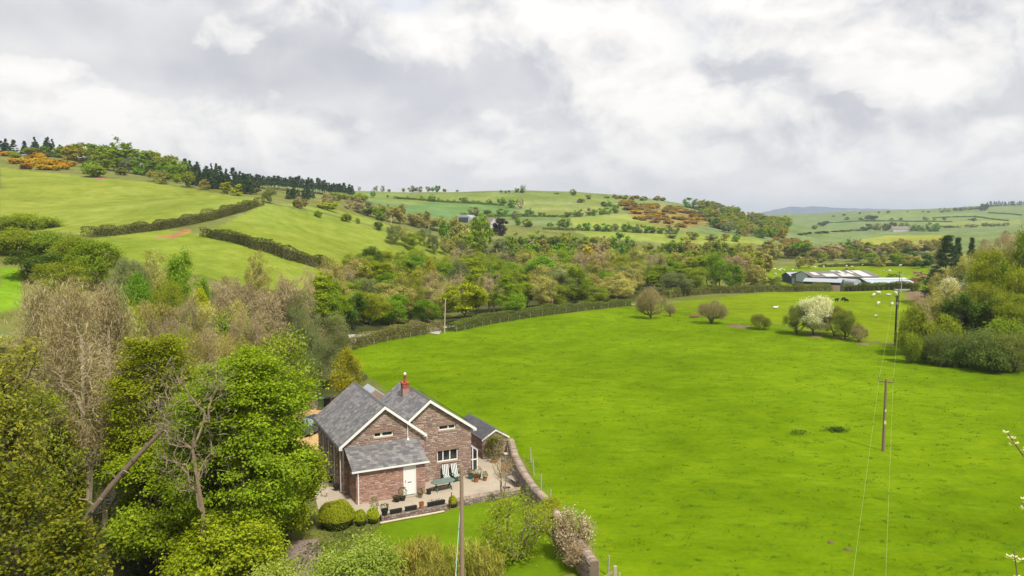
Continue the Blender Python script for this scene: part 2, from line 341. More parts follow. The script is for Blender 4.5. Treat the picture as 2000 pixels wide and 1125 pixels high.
# land cover colours
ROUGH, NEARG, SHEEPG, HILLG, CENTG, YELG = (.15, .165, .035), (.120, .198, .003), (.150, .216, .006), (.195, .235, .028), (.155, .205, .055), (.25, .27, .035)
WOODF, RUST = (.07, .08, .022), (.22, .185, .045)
GC = np.empty(GX.shape+(3,)); GC[:] = ROUGH
def cover(poly, col):
    m = in_poly(GX, GY, poly); GC[m] = col
far = RR > 560; GC[far] = CENTG
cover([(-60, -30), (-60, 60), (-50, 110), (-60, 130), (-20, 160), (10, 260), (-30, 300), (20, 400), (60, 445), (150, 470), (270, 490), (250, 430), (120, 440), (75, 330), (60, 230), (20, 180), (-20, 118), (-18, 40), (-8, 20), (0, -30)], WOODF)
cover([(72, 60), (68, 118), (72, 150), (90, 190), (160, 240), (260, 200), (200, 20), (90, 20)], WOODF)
NEAR_FIELD = [(6, 0), (3.2, 46), (1., 62), (-4, 70), (-14, 84), (-22, 106)]+wp([(680, 684), (720, 673), (770, 663), (830, 653), (862, 647), (930, 638.5), (985, 628.5), (1050, 618.5), (1120, 610.5), (1180, 603.5), (1240, 597)])+[(45, 168), (60, 128), (66, 113), (72, 95), (92, 40), (60, 0)]
cover(NEAR_FIELD, NEARG)
SHEEP_FIELD = [(29, 180), (48, 200), (76, 220), (120, 219), (118, 160), (80, 130), (64, 124), (45, 166)]
cover(SHEEP_FIELD, SHEEPG)
cover(wp([(1490, 566), (1490, 524), (1640, 514), (1815, 512), (1815, 566)]), SHEEPG)
cover(wp([(0, 325), (250, 352), (500, 386), (512, 396), (440, 422), (340, 438), (160, 460), (0, 452)]), HILLG)
cover(wp([(522, 398), (640, 420), (760, 452), (860, 478), (898, 500), (640, 520), (500, 478), (398, 452), (470, 420)]), (.185, .235, .026))
cover(wp([(395, 458), (500, 482), (610, 514), (640, 545), (560, 575), (420, 545), (220, 500), (170, 466), (320, 448)]), (.18, .235, .024))
cover(wp([(0, 520), (45, 528), (40, 600), (0, 610)]), (.14, .26, .01))
cover(wp([(530, 396), (640, 408), (760, 440), (880, 470), (860, 472), (760, 448), (640, 416)]), (.2, .25, .03))
cover(wp([(705, 380), (850, 376), (990, 378), (1240, 386), (1200, 398), (1010, 394), (850, 392), (720, 390)]), (.165, .215, .04))
cover(wp([(1010, 396), (1190, 398), (1230, 420), (1100, 424), (1030, 412)]), (.2, .235, .05))
cover(wp([(720, 392), (850, 394), (1000, 402), (1020, 425), (900, 425), (760, 405)]), (.12, .2, .045))
cover(wp([(1115, 424), (1230, 420), (1330, 450), (1120, 448)]), (.215, .26, .04))
cover(wp([(1120, 452), (1330, 456), (1480, 466), (1500, 476), (1300, 476), (1150, 464)]), (.215, .26, .035))
cover(wp([(1210, 396), (1330, 404), (1390, 436), (1330, 452), (1240, 428)]), RUST)
cover(wp([(1665, 470), (1720, 463), (1850, 457), (1850, 474), (1760, 486), (1700, 480)]), YELG)
cover(wp([(1540, 436), (1700, 418), (1640, 430), (1560, 452)]), (.13, .2, .05))
cover(wp([(1700, 416), (1900, 416), (1995, 424), (1870, 430), (1700, 428)]), (.17, .225, .05))
cover(wp([(1800, 434), (1995, 428), (1995, 440), (1840, 444)]), (.21, .25, .05))
for (u, v, r) in ((1443, 637, 2.2), (1685, 672, .9), (1640, 662, 1.), (1590, 655, 1.6), (1800, 572, 4), (1815, 580, 5)):
    p = at(u, v); m = np.hypot(GX-p[0], (GY-p[1])*.7) < r; GC[m] = (.2, .15, .075)
cover(wp([(285, 464), (330, 460), (368, 446), (374, 452), (330, 466)]), (.34, .15, .07))
cover(wp([(180, 348), (205, 346), (208, 351), (190, 352)]), (.3, .16, .08))
nr, na = GX.shape; idx = np.arange(nr*na).reshape(nr, na); nxt = np.roll(idx, -1, axis=1)
Q = np.stack([idx[:-1], nxt[:-1], nxt[1:], idx[1:]], -1).reshape(-1, 4)[:, ::-1]
V = np.stack([GX, GY, GZ], -1).reshape(-1, 3)
def ground_mat():
    m, n, b = base_mat('pasture', 1., 0.); a = n.new('ShaderNodeAttribute', attribute_name='tint').outputs['Color']
    pos = n.new('ShaderNodeNewGeometry').outputs['Position']
    big = n.noise(pos, .035, 4, .5); mid = n.noise(pos, .22, 5, .6); fin = n.noise(pos, 2.4, 4, .7)
    st = n.new('ShaderNodeMapping'); n.link(pos, st.inputs[0]); st.inputs['Scale'].default_value = (.5, 1.3, 1); st.inputs['Rotation'].default_value = (0, 0, .5)
    tuft = n.noise(st.outputs[0], .9, 5, .65)
    huge = n.noise(pos, .011, 4, .6); lines = n.new('ShaderNodeMapping'); n.link(pos, lines.inputs[0]); lines.inputs['Scale'].default_value = (.05, .6, 3.); lines.inputs['Rotation'].default_value = (0, 0, .35); band = n.noise(lines.outputs[0], 1., 4, .6)
    k = n.math('ADD', n.math('MULTIPLY', big, .95), n.math('MULTIPLY', mid, .95)); k = n.math('ADD', k, n.math('MULTIPLY', fin, .5)); k = n.math('ADD', k, n.math('MULTIPLY', huge, .5)); k = n.math('ADD', k, n.math('MULTIPLY', band, .25)); k = n.math('ADD', k, -.57)
    c = n.vmath('SCALE', a, k)
    c = n.mix(n.ramp(n.math('ADD', n.math('MULTIPLY', mid, .5), n.math('MULTIPLY', big, .5)), [(.45, 0.), (.62, .55)]), c, n.vmath('MULTIPLY', c, (1.22, 1.02, 1.5)))
    c = n.mix(n.ramp(n.math('ADD', n.math('MULTIPLY', huge, .6), n.math('MULTIPLY', band, .4)), [(.46, 0.), (.62, .5)]), c, n.vmath('MULTIPLY', c, (.86, .95, 1.6)))
    c = n.mix(n.ramp(n.math('ADD', n.math('MULTIPLY', tuft, .75), n.math('MULTIPLY', mid, .25)), [(.50, 0.), (.585, .34), (.66, .75)]), c, n.vmath('MULTIPLY', c, (.55, .70, 1.5)))
    c = n.mix(n.ramp(n.noise(pos, 1.1, 5, .7), [(.54, 0.), (.64, .45)]), c, n.vmath('MULTIPLY', c, (1.18, 1.08, 1.4)))
    n.link(c, b.inputs['Base Color'])
    bp = n.new('ShaderNodeBump'); bp.inputs['Strength'].default_value = .7; bp.inputs['Distance'].default_value = .12
    n.link(n.math('ADD', fin, n.math('MULTIPLY', tuft, 1.2)), bp.inputs['Height']); n.link(bp.outputs[0], b.inputs['Normal']); return m
GROUND = ground_mat()
ground = link('ground', fast_mesh('ground', V, Q, GROUND, GC.reshape(-1, 3), smooth=True)); put(ground, kind='structure')

def sheet(name, poly, dz, step, mat, kind='structure', col=(1, 1, 1)):
    """ground-hugging surface over a world polygon"""
    P_ = np.array(poly); lo = P_.min(0); hi = P_.max(0); xs, ys = np.meshgrid(np.arange(lo[0], hi[0], step), np.arange(lo[1], hi[1], step))
    m = in_poly(xs, ys, poly); pts = [Vector(p) for p in poly]; nb = len(pts)
    pts += [Vector((a, b)) for a, b in zip(xs[m], ys[m])]
    v, e, f, *_ = delaunay_2d_cdt(pts, [(i, (i+1) % nb) for i in range(nb)], [], 1, 1e-4)
    vv = np.array([(p.x, p.y) for p in v]); zz = Zs(vv[:, 0], vv[:, 1])+dz
    me = bpy.data.meshes.new(name); me.from_pydata([(a, b, c) for (a, b), c in zip(vv, zz)], [], [tuple(q) for q in f]); me.materials.append(mat)
    a = me.color_attributes.new('tint', 'FLOAT_COLOR', 'POINT'); c = np.ones((len(vv), 4), np.float32); c[:, :3] = col; a.data.foreach_set('color', c.ravel())
    me.polygons.foreach_set('use_smooth', [True]*len(me.polygons))
    return put(link(name, me), kind=kind)
# distant mountain: a real ridge six kilometres off
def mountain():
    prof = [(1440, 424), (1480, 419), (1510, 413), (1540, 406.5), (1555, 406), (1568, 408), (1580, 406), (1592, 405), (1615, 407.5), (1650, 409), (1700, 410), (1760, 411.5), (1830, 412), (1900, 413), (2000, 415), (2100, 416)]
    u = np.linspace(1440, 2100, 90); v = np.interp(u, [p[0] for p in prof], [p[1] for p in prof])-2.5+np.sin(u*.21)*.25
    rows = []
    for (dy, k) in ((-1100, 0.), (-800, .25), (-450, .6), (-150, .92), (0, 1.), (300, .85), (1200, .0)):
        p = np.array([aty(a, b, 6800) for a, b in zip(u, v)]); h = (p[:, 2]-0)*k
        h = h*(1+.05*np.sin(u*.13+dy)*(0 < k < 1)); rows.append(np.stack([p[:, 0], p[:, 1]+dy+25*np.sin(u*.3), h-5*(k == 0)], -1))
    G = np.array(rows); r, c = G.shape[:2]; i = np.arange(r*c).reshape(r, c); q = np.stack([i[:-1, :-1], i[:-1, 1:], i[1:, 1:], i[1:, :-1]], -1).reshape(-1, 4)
    put(link('mountain', fast_mesh('mountain', G.reshape(-1, 3), q, plain('haze_blue_moorland', (.085, .11, .16), .95, .1, .4, .004), smooth=True)), kind='structure')  # blue of the distant haze is painted into the moorland colour
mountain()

# gravel yard, drive, lawn, lane, path, stream
GRAVEL = plain('pale_gravel', (.40, .34, .265), .95, .1, .35, 3., .6)
yard = [(-17.6, 62), (-15.6, 56), (-13.7, 50.6), (-11.2, 47.7), (-8.9, 48.7), (-7.2, 50.05), (-4.9, 51.2), (-2.6, 52.1), (0., 53.3), (1.1, 54.2), (1.3, 57), (.9, 60), (-.1, 64), (-1.5, 68), (-3, 69), (-8, 70), (-16.5, 66)]
sheet('gravel_yard', yard, .035, .6, GRAVEL)
sheet('gravel_drive', [(-27, 72), (-24, 81), (-17.6, 82), (-16.6, 74), (-17, 66), (-17.6, 62), (-20, 62), (-23, 68)], .03, 1., plain('ochre_gravel', (.52, .34, .155), .95, .1, .3, 2.5, .5))
LAWN = plain('lawn_turf', (.112, .185, .006), 1., 0., .6, 1.6, .5)
sheet('lawn', [(-8.7, 47.95), (-4.8, 49.85), (-2.6, 51.8), (.0, 53.0), (.9, 53.2), (1.4, 50), (2.6, 45), (3.4, 41), (-2, 37), (-8, 40), (-9.5, 45)], .04, .7, LAWN)
sheet('path', [(-14.2, 45.2), (-12.4, 45.6), (-11.4, 43), (-11.2, 39), (-13.2, 38.5), (-13.6, 42)], .05, .6, plain('pinkish_tarmac', (.25, .185, .165), .9, .2, .25, 3., .4))
ln = [tuple(at(u, v)[:2]) for u, v in ((795, 645), (800, 632), (812, 629), (850, 636), (870, 640), (845, 650))]
LANEM = plain('pale_tarmac', (.4, .35, .33), .9, .2, .15, .8, .2)
hl = [at(u, v)[:2] for u, v in ((690, 679), (770, 660), (858, 645), (930, 637), (1050, 617), (1180, 602), (1250, 597))]
sheet('lane', [tuple(p+np.array([-.6, 2.2])) for p in hl]+[tuple(p+np.array([-2.2, 5.6])) for p in reversed(hl)], .06, 2.2, LANEM)
sheet('bridge_lane', wp([(792, 646), (800, 634), (812, 631), (840, 639), (862, 647), (858, 654)]), .09, 1.5, LANEM)
def water():
    m, n, b = base_mat('dark_stream_water', .08, .5); tc = n.new('ShaderNodeTexCoord').outputs['Object']; n.link(n.ramp(n.noise(tc, .8, 4), [(.3, (.02, .022, .018)), (.7, (.06, .055, .045))]), b.inputs['Base Color'])
    bp = n.new('ShaderNodeBump'); bp.inputs['Strength'].default_value = .3; n.link(n.noise(tc, 5, 4), bp.inputs['Height']); n.link(bp.outputs[0], b.inputs['Normal']); return m
sheet('stream', [(-29, 34), (-24.5, 42), (-25.5, 50), (-29.5, 60), (-36, 76), (-29, 97), (-26, 97), (-33, 76), (-26.5, 60), (-22.6, 50), (-21.6, 42), (-25, 33)], .12, 1.2, water())

# ------------------------------------------------------------------ masonry and slates
rs = np.random.RandomState(7)
def unit_block(name, mat, seed, taper=.14):
    r = random.Random(seed); m = MB(); j = lambda a: a+r.uniform(-.05, .05)
    b = [(0, 0, 0), (1, 0, 0), (1, 0, 1), (0, 0, 1)]; f_ = [(j(taper), -1, j(taper)), (j(1-taper), -1, j(taper)), (j(1-taper), -1, j(1-taper)), (j(taper), -1, j(1-taper))]
    f_ = [(x, y+r.uniform(-.2, .2), z) for x, y, z in f_]
    m.add([(x, .6, z) for x, y, z in b]+[(x, -.35, z) for x, y, z in b]+f_, [(0, 1, 5, 4), (1, 2, 6, 5), (2, 3, 7, 6), (3, 0, 4, 7), (4, 5, 9, 8), (5, 6, 10, 9), (6, 7, 11, 10), (7, 4, 8, 11), (8, 9, 10, 11)])
    return m.mesh(name, mat)
BLOCKS = {'s': [unit_block('stone', STONE_P, i) for i in range(5)], 'p': [unit_block('stone', STONE_Q, i+9) for i in range(5)]}
def masonry(parent, org, ux, width_at, h, holes, palette, kind, budget, seed, proud=.035, ch=(.10, .19), ln=(.16, .5), name='stone', minw=.34):
    """courses of rough stones laid on the wall face; org/ux local, width_at(z)->(x0,x1); returns remaining budget"""
    r = random.Random(seed); org = Vector(org); ux = Vector(ux).normalized(); nrm = ux.cross(Vector((0, 0, 1)))   # outward
    m = MB(); z = 0.; singles = []
    while z < h-.05:
        c = min(r.uniform(*ch), h-z); x0, x1 = width_at(z+c*.5)
        iv = [(x0, x1)]
        for (a, b, lo, hi) in holes:
            if hi > z+.03 and lo < z+c-.03:
                iv = [q for (p, e) in iv for q in (((p, min(e, a)), (max(p, b), e)) if a < e and b > p else ((p, e),)) if q[1]-q[0] > .04]
        for (p, e) in iv:
            x = p
            while x < e-.02:
                w = r.uniform(*ln)
                if e-x-w < .14: w = e-x
                singles.append((x, z, w, c)); x += w
        z += c
    singles.sort(key=lambda s: -float(s[2] >= minw)*s[2]*s[3])
    rot = Matrix((ux, -nrm, Vector((0, 0, 1)))).transposed().to_4x4()
    for i, (x, z, w, c) in enumerate(singles):
        g = .012; pr = proud*r.uniform(.5, 1.4)
        if budget > 0 and w >= minw:
            o = link(name, r.choice(BLOCKS[kind]), parent); p = org+ux*(x+g)+Vector((0, 0, z+g))
            o.matrix_local = Matrix.Translation(p) @ rot @ Matrix.Diagonal((w-2*g, pr, c-2*g, 1)); budget -= 1
        else:
            col = r.choice(palette); k = r.uniform(.88, 1.12); col = tuple(q*k for q in col); t_ = min(.025, c*.16)
            pts = []
            for (dd, ins) in ((-.02, 0), (pr*.4, 0), (pr, t_)):
                for (a, b) in ((x+g+ins, z+g+ins), (x+w-g-ins, z+g+ins), (x+w-g-ins, z+c-g-ins), (x+g+ins, z+c-g-ins)):
                    pts.append(org+ux*a+Vector((0, 0, b))+nrm*(dd+(r.uniform(-.008, .008) if ins else 0)))
            m.add(pts, [(0, 1, 5, 4), (1, 2, 6, 5), (2, 3, 7, 6), (3, 0, 4, 7), (4, 5, 9, 8), (5, 6, 10, 9), (6, 7, 11, 10), (7, 4, 8, 11), (8, 9, 10, 11)], col)
    if m.v:
        put(m.build('stonework', STONE, parent), kind='stuff')
    return budget
_sl = MB(); _sl.box((0, 0, 0), (1, 1, 1)); SLATE_ME = [_sl.mesh('slate', SLATE_P)]
def slating(parent, o, ux, up, L, run, budget, w=.30, e=.2, seed=1, clip=None, cols=SLATES, name='slate'):
    """o = eave corner, ux along the eave, up = unit vector up the slope"""
    r = random.Random(seed); o = Vector(o); ux = Vector(ux).normalized(); up = Vector(up).normalized(); n = ux.cross(up); n = n if n.z > 0 else -n
    m = MB(); row = 0; y = 0.
    while y < run-.02:
        e_ = e*(1.08-.16*y/run)
        x = -w*(row % 2)*.5
        while x < L-.01:
            ww = w*r.uniform(.85, 1.15); a = max(x, 0.); b = min(x+ww, L)
            if b-a > .05 and (clip is None or clip((a+b)/2, y+e_/2)):
                lift = .022+r.uniform(-.004, .006); ln_ = min(e_*1.5, run-y+.02); th = .012; sk = r.uniform(-.006, .006)
                p = o+ux*(a+.003)+up*(y-.01+sk)+n*lift; d1 = (up*ln_-n*(lift-.004)).normalized(); n1 = ux.cross(d1); n1 = n1 if n1.z > 0 else -n1
                if budget > 0:
                    q = link(name, SLATE_ME[0], parent); M = Matrix((ux*(b-a-.006), d1*ln_, n1*th)).transposed().to_4x4(); M.translation = p; q.matrix_local = M; budget -= 1
                else:
                    c = r.choice(cols); k = r.uniform(.85, 1.15); c = tuple(q*k for q in c); A = [p, p+ux*(b-a-.006), p+ux*(b-a-.006)+d1*ln_, p+d1*ln_]
                    m.add(A+[q+n1*th for q in A], [(4, 5, 6, 7), (0, 1, 5, 4), (1, 2, 6, 5), (3, 0, 4, 7)], c)
            x += ww
        y += e_; row += 1
    if m.v: put(m.build('slates', SLATE, parent), kind='stuff')
    return budget
MORTAR = plain('lime_mortar', (.30, .205, .15), .95, .1, .3, 6., .4)

# ------------------------------------------------------------------ the cottage (local x along the front, y into the building)
YAW = math.radians(26); BX = np.array([math.cos(YAW), math.sin(YAW)]); BN = np.array([-math.sin(YAW), math.cos(YAW)]); HA = np.array([-12.5, 53.3])
def hw(s, d): return tuple(HA+BX*s+BN*d)
house = empty('stone_cottage', (HA[0], HA[1], 0), YAW, 'red sandstone cottage with twin slate gables and brick chimney beside the green field', 'house')
WL, WR = 6.2, 10.25                        # left block 0..WL, right block to WR
KL, KRl, KRr = .784, .82, .70
zl = lambda s: 6.5-KL*abs(s-3.16)
zr = lambda s: 6.6-(KRl*(6.75-s) if s < 6.75 else KRr*(s-6.75))
ztop = lambda s: max(zl(s) if s <= 6.42 else 0, zr(s) if s > 4.2 else 0)-.06
front_holes = [(2.34, 3.85, 4.05, 4.45), (7.53, 8.95, 3.97, 4.38), (7.38, 9.14, 1.44, 2.38)]
def wall_cells(m, x0, x1, zt, holes, y0, y1, step=.16):
    """solid wall with real openings, cut on a grid of the opening edges"""
    xs = sorted(set([x0, x1]+[h[0] for h in holes]+[h[1] for h in holes]+[3.16, 4.95, 6.75])); xs = [x for x in xs if x0 <= x <= x1]
    for a, b in zip(xs[:-1], xs[1:]):
        cuts = sorted([(h[2], h[3]) for h in holes if h[0] <= a+1e-6 and h[1] >= b-1e-6]); z = 0.
        for lo, hi in cuts: m.box((a, y0, z), (b, y1, lo)); z = hi
        m.prism([(a, y0, z), (b, y0, z), (b, y0, zt(b)), (a, y0, zt(a))], (0, y1-y0, 0))
front = MB(); wall_cells(front, 0, WR, ztop, front_holes, 0, .45)
front_wall = front.build('wall', MORTAR, house)
sidew = MB(); side_holes = [(1.0+1.95*i, 1.7+1.95*i, 1.0, 3.2) for i in range(4)]
ys = sorted([.45, 9.0]+[q for h in side_holes for q in h[:2]])
for a, b in zip(ys[:-1], ys[1:]):
    hh = [h for h in side_holes if h[0] <= a+1e-6 and h[1] >= b-1e-6]
    if hh: sidew.box((0, a, 0), (.45, b, hh[0][2])); sidew.box((0, a, hh[0][3]), (.45, b, zl(0)-.06))
    else: sidew.box((0, a, 0), (.45, b, zl(0)-.06))
side_wall = sidew.build('wall', MORTAR, house)
rw = MB(); rw.box((WR-.45, .45, 0), (WR, 7.2, zr(WR)-.06)); right_wall = rw.build('wall', MORTAR, house)
bk = MB(); bk.prism([(0.45, 9.0, 0), (6.2, 9., 0), (6.2, 9., zl(6.2)-.06), (3.16, 9., 6.44), (.45, 9., zl(.45)-.06)], (0, -.4, 0)); bk.prism([(6.2, 7.2, 0), (WR-.45, 7.2, 0), (WR-.45, 7.2, zr(WR-.45)-.06), (6.75, 7.2, 6.5), (6.2, 7.2, 6.1)], (0, -.4, 0)); bk.box((5.8, 7.2, 0), (6.2, 8.6, zl(6.2)-.06))
bk.build('wall', MORTAR, house)
dk = MB(); dk.box((.5, .5, .05), (9.75, 7., .1)); dk.build('floor_slab', plain('dark_interior', (.05, .045, .04)), house)
budget = 300
wfun = lambda z: (0 if z < zl(0)-.05 else 3.16-(6.45-z)/KL, WR if z < zr(WR)-.05 else 6.75+(6.5-z)/KRr)
def wsplit(z):   # the two gables part above the valley
    return wfun(z)
valley_holes = []
zz_ = 5.0
while zz_ < 6.5:
    valley_holes.append((3.16+(6.44-zz_-.08)/KL, 6.75-(6.54-zz_-.08)/KRl, zz_, zz_+.12)); zz_ += .12
valley_holes = [h for h in valley_holes if h[1] > h[0]]
# the lean-to first: it shows its courses nearest
LD = -2.3
leanto_wall = MB(); leanto_wall.box((.4, LD, 0), (3.88, LD+.35, 2.46)); leanto_wall.box((4.86, LD, 0), (5.55, LD+.35, 2.46)); leanto_wall.box((3.88, LD, 2.3), (4.86, LD+.35, 2.46))
for x0 in (.4, 5.2): leanto_wall.prism([(x0, LD+.35, 0), (x0, -.06, 0), (x0, -.06, 3.52), (x0, LD+.35, 2.62)], (.35, 0, 0))
lw = leanto_wall.build('lean_to_wall', MORTAR, house)
b2 = masonry(lw, (.4, LD, 0), (1, 0, 0), lambda z: (0, 5.15), 2.44, [(3.46, 4.48, 0, 2.32)], PINKS, 'p', 75, 3, .03, (.08, .15), (.16, .44), minw=.34)
masonry(lw, (.4, -.07, 0), (0, -1, 0), lambda z: (0 if z < 2.5 else 0, 2.23 if z < 2.55 else max(.05, 2.2*(3.5-z)/.95)), 3.4, [], PINKS, 'p', 0, 4, .03)
masonry(lw, (5.55, LD, 0), (0, 1, 0), lambda z: (0 if z < 2.55 else min(2.1, 2.2*(z-2.5)/.95), 2.23), 3.4, [], PINKS, 'p', 0, 5, .03)
masonry(front_wall, (0, 0, 0), (1, 0, 0), wsplit, 6.4, front_holes+valley_holes+[(.45, 5.5, 0, 3.3)], STONES, 's', 225, 11, .04, (.10, .2), (.16, .52), minw=.38)
masonry(side_wall, (0, 9.0, 0), (0, -1, 0), lambda z: (0, 9.0), zl(0)-.1, [(9-b, 9-a, lo, hi) for a, b, lo, hi in side_holes], STONES, 's', 0, 12, .04)
masonry(right_wall, (WR, 0, 0), (0, 1, 0), lambda z: (0, 7.2), zr(WR)-.1, [], STONES, 's', 0, 13, .04)
# windows
def window(parent, org, ux, w, h, lights, name='window', frame=.08, sill=True, deep=.12):
    """white framed window let into an opening; org = lower corner on the wall face"""
    org = Vector(org); ux = Vector(ux).normalized(); n = ux.cross(Vector((0, 0, 1))); R = Matrix((ux, -n, Vector((0, 0, 1)))).transposed().to_4x4(); R.translation = org-n*deep
    m = MB(); f = frame
    m.box((0, -.03, 0), (w, .04, f)); m.box((0, -.03, h-f), (w, .04, h)); m.box((0, -.028, f), (f, .04, h-f)); m.box((w-f, -.028, f), (w, .04, h-f))
    xs = [f+(w-2*f)*q for q in lights]
    for x in xs[1:-1]: m.box((x-f*.5, -.026, f), (x+f*.5, .04, h-f))
    wn = m.build(name, WHITE, parent); wn.matrix_local = R
    for a, b in zip(xs[:-1], xs[1:]):
        g = MB(); g.box((a+.005, .0, f+.005), (b-.005, .012, h-f-.005)); g.build('pane', GLASS, wn)
    if sill:
        s = MB(); s.prism([(-.08, -deep-.07, -.09), (w+.08, -deep-.07, -.09), (w+.08, -deep-.07, -.02), (-.08, -deep-.07, -.02)], (0, deep+.1, .02)); s.build('sill', plain('stone_sill', (.36, .28, .22), .9, .1, .25, 5., .3), wn)
    return wn
window(house, (2.34, 0, 4.05), (1, 0, 0), 1.51, .40, (0, .36, .42, 1))
window(house, (7.53, 0, 3.97), (1, 0, 0), 1.42, .41, (0, .58, 1))
window(house, (7.38, 0, 1.44), (1, 0, 0), 1.76, .94, (0, .27, .63, 1))
for a, b, lo, hi in side_holes: window(house, (0, b, lo), (0, -1, 0), b-a, hi-lo, (0, 1), sill=True)
# curtains of the lit interior are not seen; lintels are
for a, b, lo, hi in front_holes:
    m = MB(); m.box((a-.15, -.05, hi+.015), (b+.15, .1, hi+.2)); m.build('lintel', plain('stone_lintel', (.27, .17, .12), .9, .1, .3, 5., .4), front_wall)
# roofs
SLAB = plain('roof_slab', (.1, .1, .105), .8, .2)
def roof_plane(o, ux, up, L, run, budget, seed, clip=None, w=.3, e=.2, cols=SLATES, poly=None):
    o = Vector(o); ux = Vector(ux).normalized(); up = Vector(up).normalized(); n = ux.cross(up); n = n if n.z > 0 else -n
    m = MB(); P_ = poly or [(0, 0), (L, 0), (L, run), (0, run)]
    m.prism([o+ux*a+up*b for a, b in P_], n*-.09); r_ = m.build('roof', SLAB, house)
    return r_, slating(r_, o, ux, up, L, run, budget, w, e, seed, clip, cols)
sb = 300
# lean-to roof (nearest slates)
lo_, hi_ = Vector((-.12, LD-.22, 2.53)), Vector((-.12, -.02, 3.66)); ru = (hi_-lo_)
r0, sb = roof_plane((.05, lo_.y, lo_.z), (1, 0, 0), ru, 5.75, ru.length, sb, 21, w=.33, e=.235, cols=SLATES)
# left block: west slope, then east slope down to the valley
c_, s_ = 1/math.hypot(1, KL), KL/math.hypot(1, KL)
run = (3.16+.34)/c_
r1, sb = roof_plane((-.34, -.28, zl(-.34)), (0, 1, 0), (c_, 0, s_), 9.45, run, sb, 22, w=.36, e=.25)
runE = (6.45-3.16)/c_
vx = lambda y: 0
sE = 4.95
r2, _ = roof_plane((6.45, 9.17, zl(6.45)), (0, -1, 0), (-c_, 0, s_), 9.45, runE, 0, 23, clip=lambda a, b: b*c_ > 6.45-sE-.05 or a < 1.9, poly=[(0, 0), (1.9, 0), (1.9, (6.45-sE)/c_), (9.45, (6.45-sE)/c_), (9.45, runE), (0, runE)])
c2, s2 = 1/math.hypot(1, KRl), KRl/math.hypot(1, KRl)
r3, _ = roof_plane((4.93, -.28, zr(4.93)), (0, 1, 0), (c2, 0, s2), 7.6, (6.75-4.93)/c2, 0, 24, w=.36, e=.25)
c3, s3 = 1/math.hypot(1, KRr), KRr/math.hypot(1, KRr)
r4, _ = roof_plane((10.6, 7.32, zr(10.6)), (0, -1, 0), (-c3, 0, s3), 7.6, (10.6-6.75)/c3, 0, 25, w=.36, e=.25)
for (s, z, y1) in ((3.16, 6.5, 9.17), (6.75, 6.6, 7.32)):
    m = MB(); y = -.28
    while y < y1-.1:
        q = min(y+.45, y1); m.prism([(s-.15, y+.006, z-.075), (s, y+.006, z+.06), (s+.15, y+.006, z-.075), (s, y+.006, z-.02)], (0, q-y-.012, 0), (.115, .11, .11)); y = q
    put(m.build('ridge_tiles', SLATE, house), kind='stuff')
# bargeboards and fascias
def board(pts, name='bargeboard', w=.2, th=.05, y=-.31):
    m = MB()
    for (a, b) in zip(pts[:-1], pts[1:]):
        m.prism([(a[0], y, a[1]), (b[0], y, b[1]), (b[0], y, b[1]-w), (a[0], y, a[1]-w)], (0, th, 0))
    return m.build(name, WHITE, house)
board([(-.36, zl(-.36)+.0), (3.16, 6.47)], w=.24); board([(3.163, 6.47), (6.45, zl(6.45))], w=.24, y=-.312)
board([(4.97, zr(4.97)), (6.75, 6.57)], w=.24); board([(6.753, 6.57), (10.62, zr(10.62))], w=.24, y=-.312)
m = MB(); m.box((6.2, -.26, zl(6.45)-.2), (6.46, -.05, zl(6.45)-.02)); m.build('bargeboard_end', WHITE, house)
m = MB(); m.box((-.36, -.26, zl(-.36)-.26), (-.1, .0, zl(-.36)-.06)); m.build('eaves_box', WHITE, house)
m = MB(); m.box((10.36, -.26, zr(10.6)-.24), (10.62, .0, zr(10.6)-.05)); m.build('eaves_box', WHITE, house)
DKG = plain('dark_gutter', (.05, .05, .055), .5, .4)
m = MB(); m.tube([(-.42, -.2, zl(-.34)-.07), (-.42, 9.1, zl(-.34)-.07)], .06); m.build('gutter', DKG, house)
m = MB(); m.box((0.02, LD-.27, 2.42), (5.83, LD-.2, 2.545)); m.build('fascia', WHITE, house)
def pipe(pts, r=.04, mat=WHITE, name='downpipe'): 
    m = MB(); m.tube(pts, r); return m.build(name, mat, house)
pipe([(.5, LD-.1, 0.05), (.5, LD-.1, 2.44)], .045)
pipe([(4.96, -.1, 3.72), (4.96, -.1, 5.0)], .035)
m = MB(); m.lathe([(.12, 0), (.05, .16)], at=(4.96, -.16, 3.62)); m.build('pipe_flashing', WHITE, house)
for i in range(4): pipe([(-.08, .55+2.05*i, .1), (-.08, .55+2.05*i, 3.6)], .045)
# door of the lean-to
m = MB(); m.box((3.88, LD-.02, .12), (3.95, LD+.1, 2.3)); m.box((4.79, LD-.02, .12), (4.86, LD+.1, 2.3)); m.box((3.95, LD-.018, 2.24), (4.79, LD+.1, 2.298)); m.build('door_frame', WHITE, house)
m = MB(); m.box((3.955, LD+.02, .13), (4.785, LD+.07, 2.235))
for i in range(8): m.box((3.965+i*.1025, LD+.006, .16), (4.06+i*.1025, LD+.02, 2.2))
dr = m.build('door', WHITE, house); m = MB(); m.box((4.22, LD-.005, 1.05), (4.5, LD+.005, 1.11)); m.build('letterbox', DKG, dr); m = MB(); m.box((4.02, LD-.035, 1.1), (4.05, LD+.005, 1.25)); m.build('handle', DKG, dr)
m = MB(); m.box((3.8, LD-.35, .0), (4.95, LD-.04, .115)); m.build('doorstep', plain('stone_step', (.36, .3, .25), .9, .1, .2, 4., .3), house)
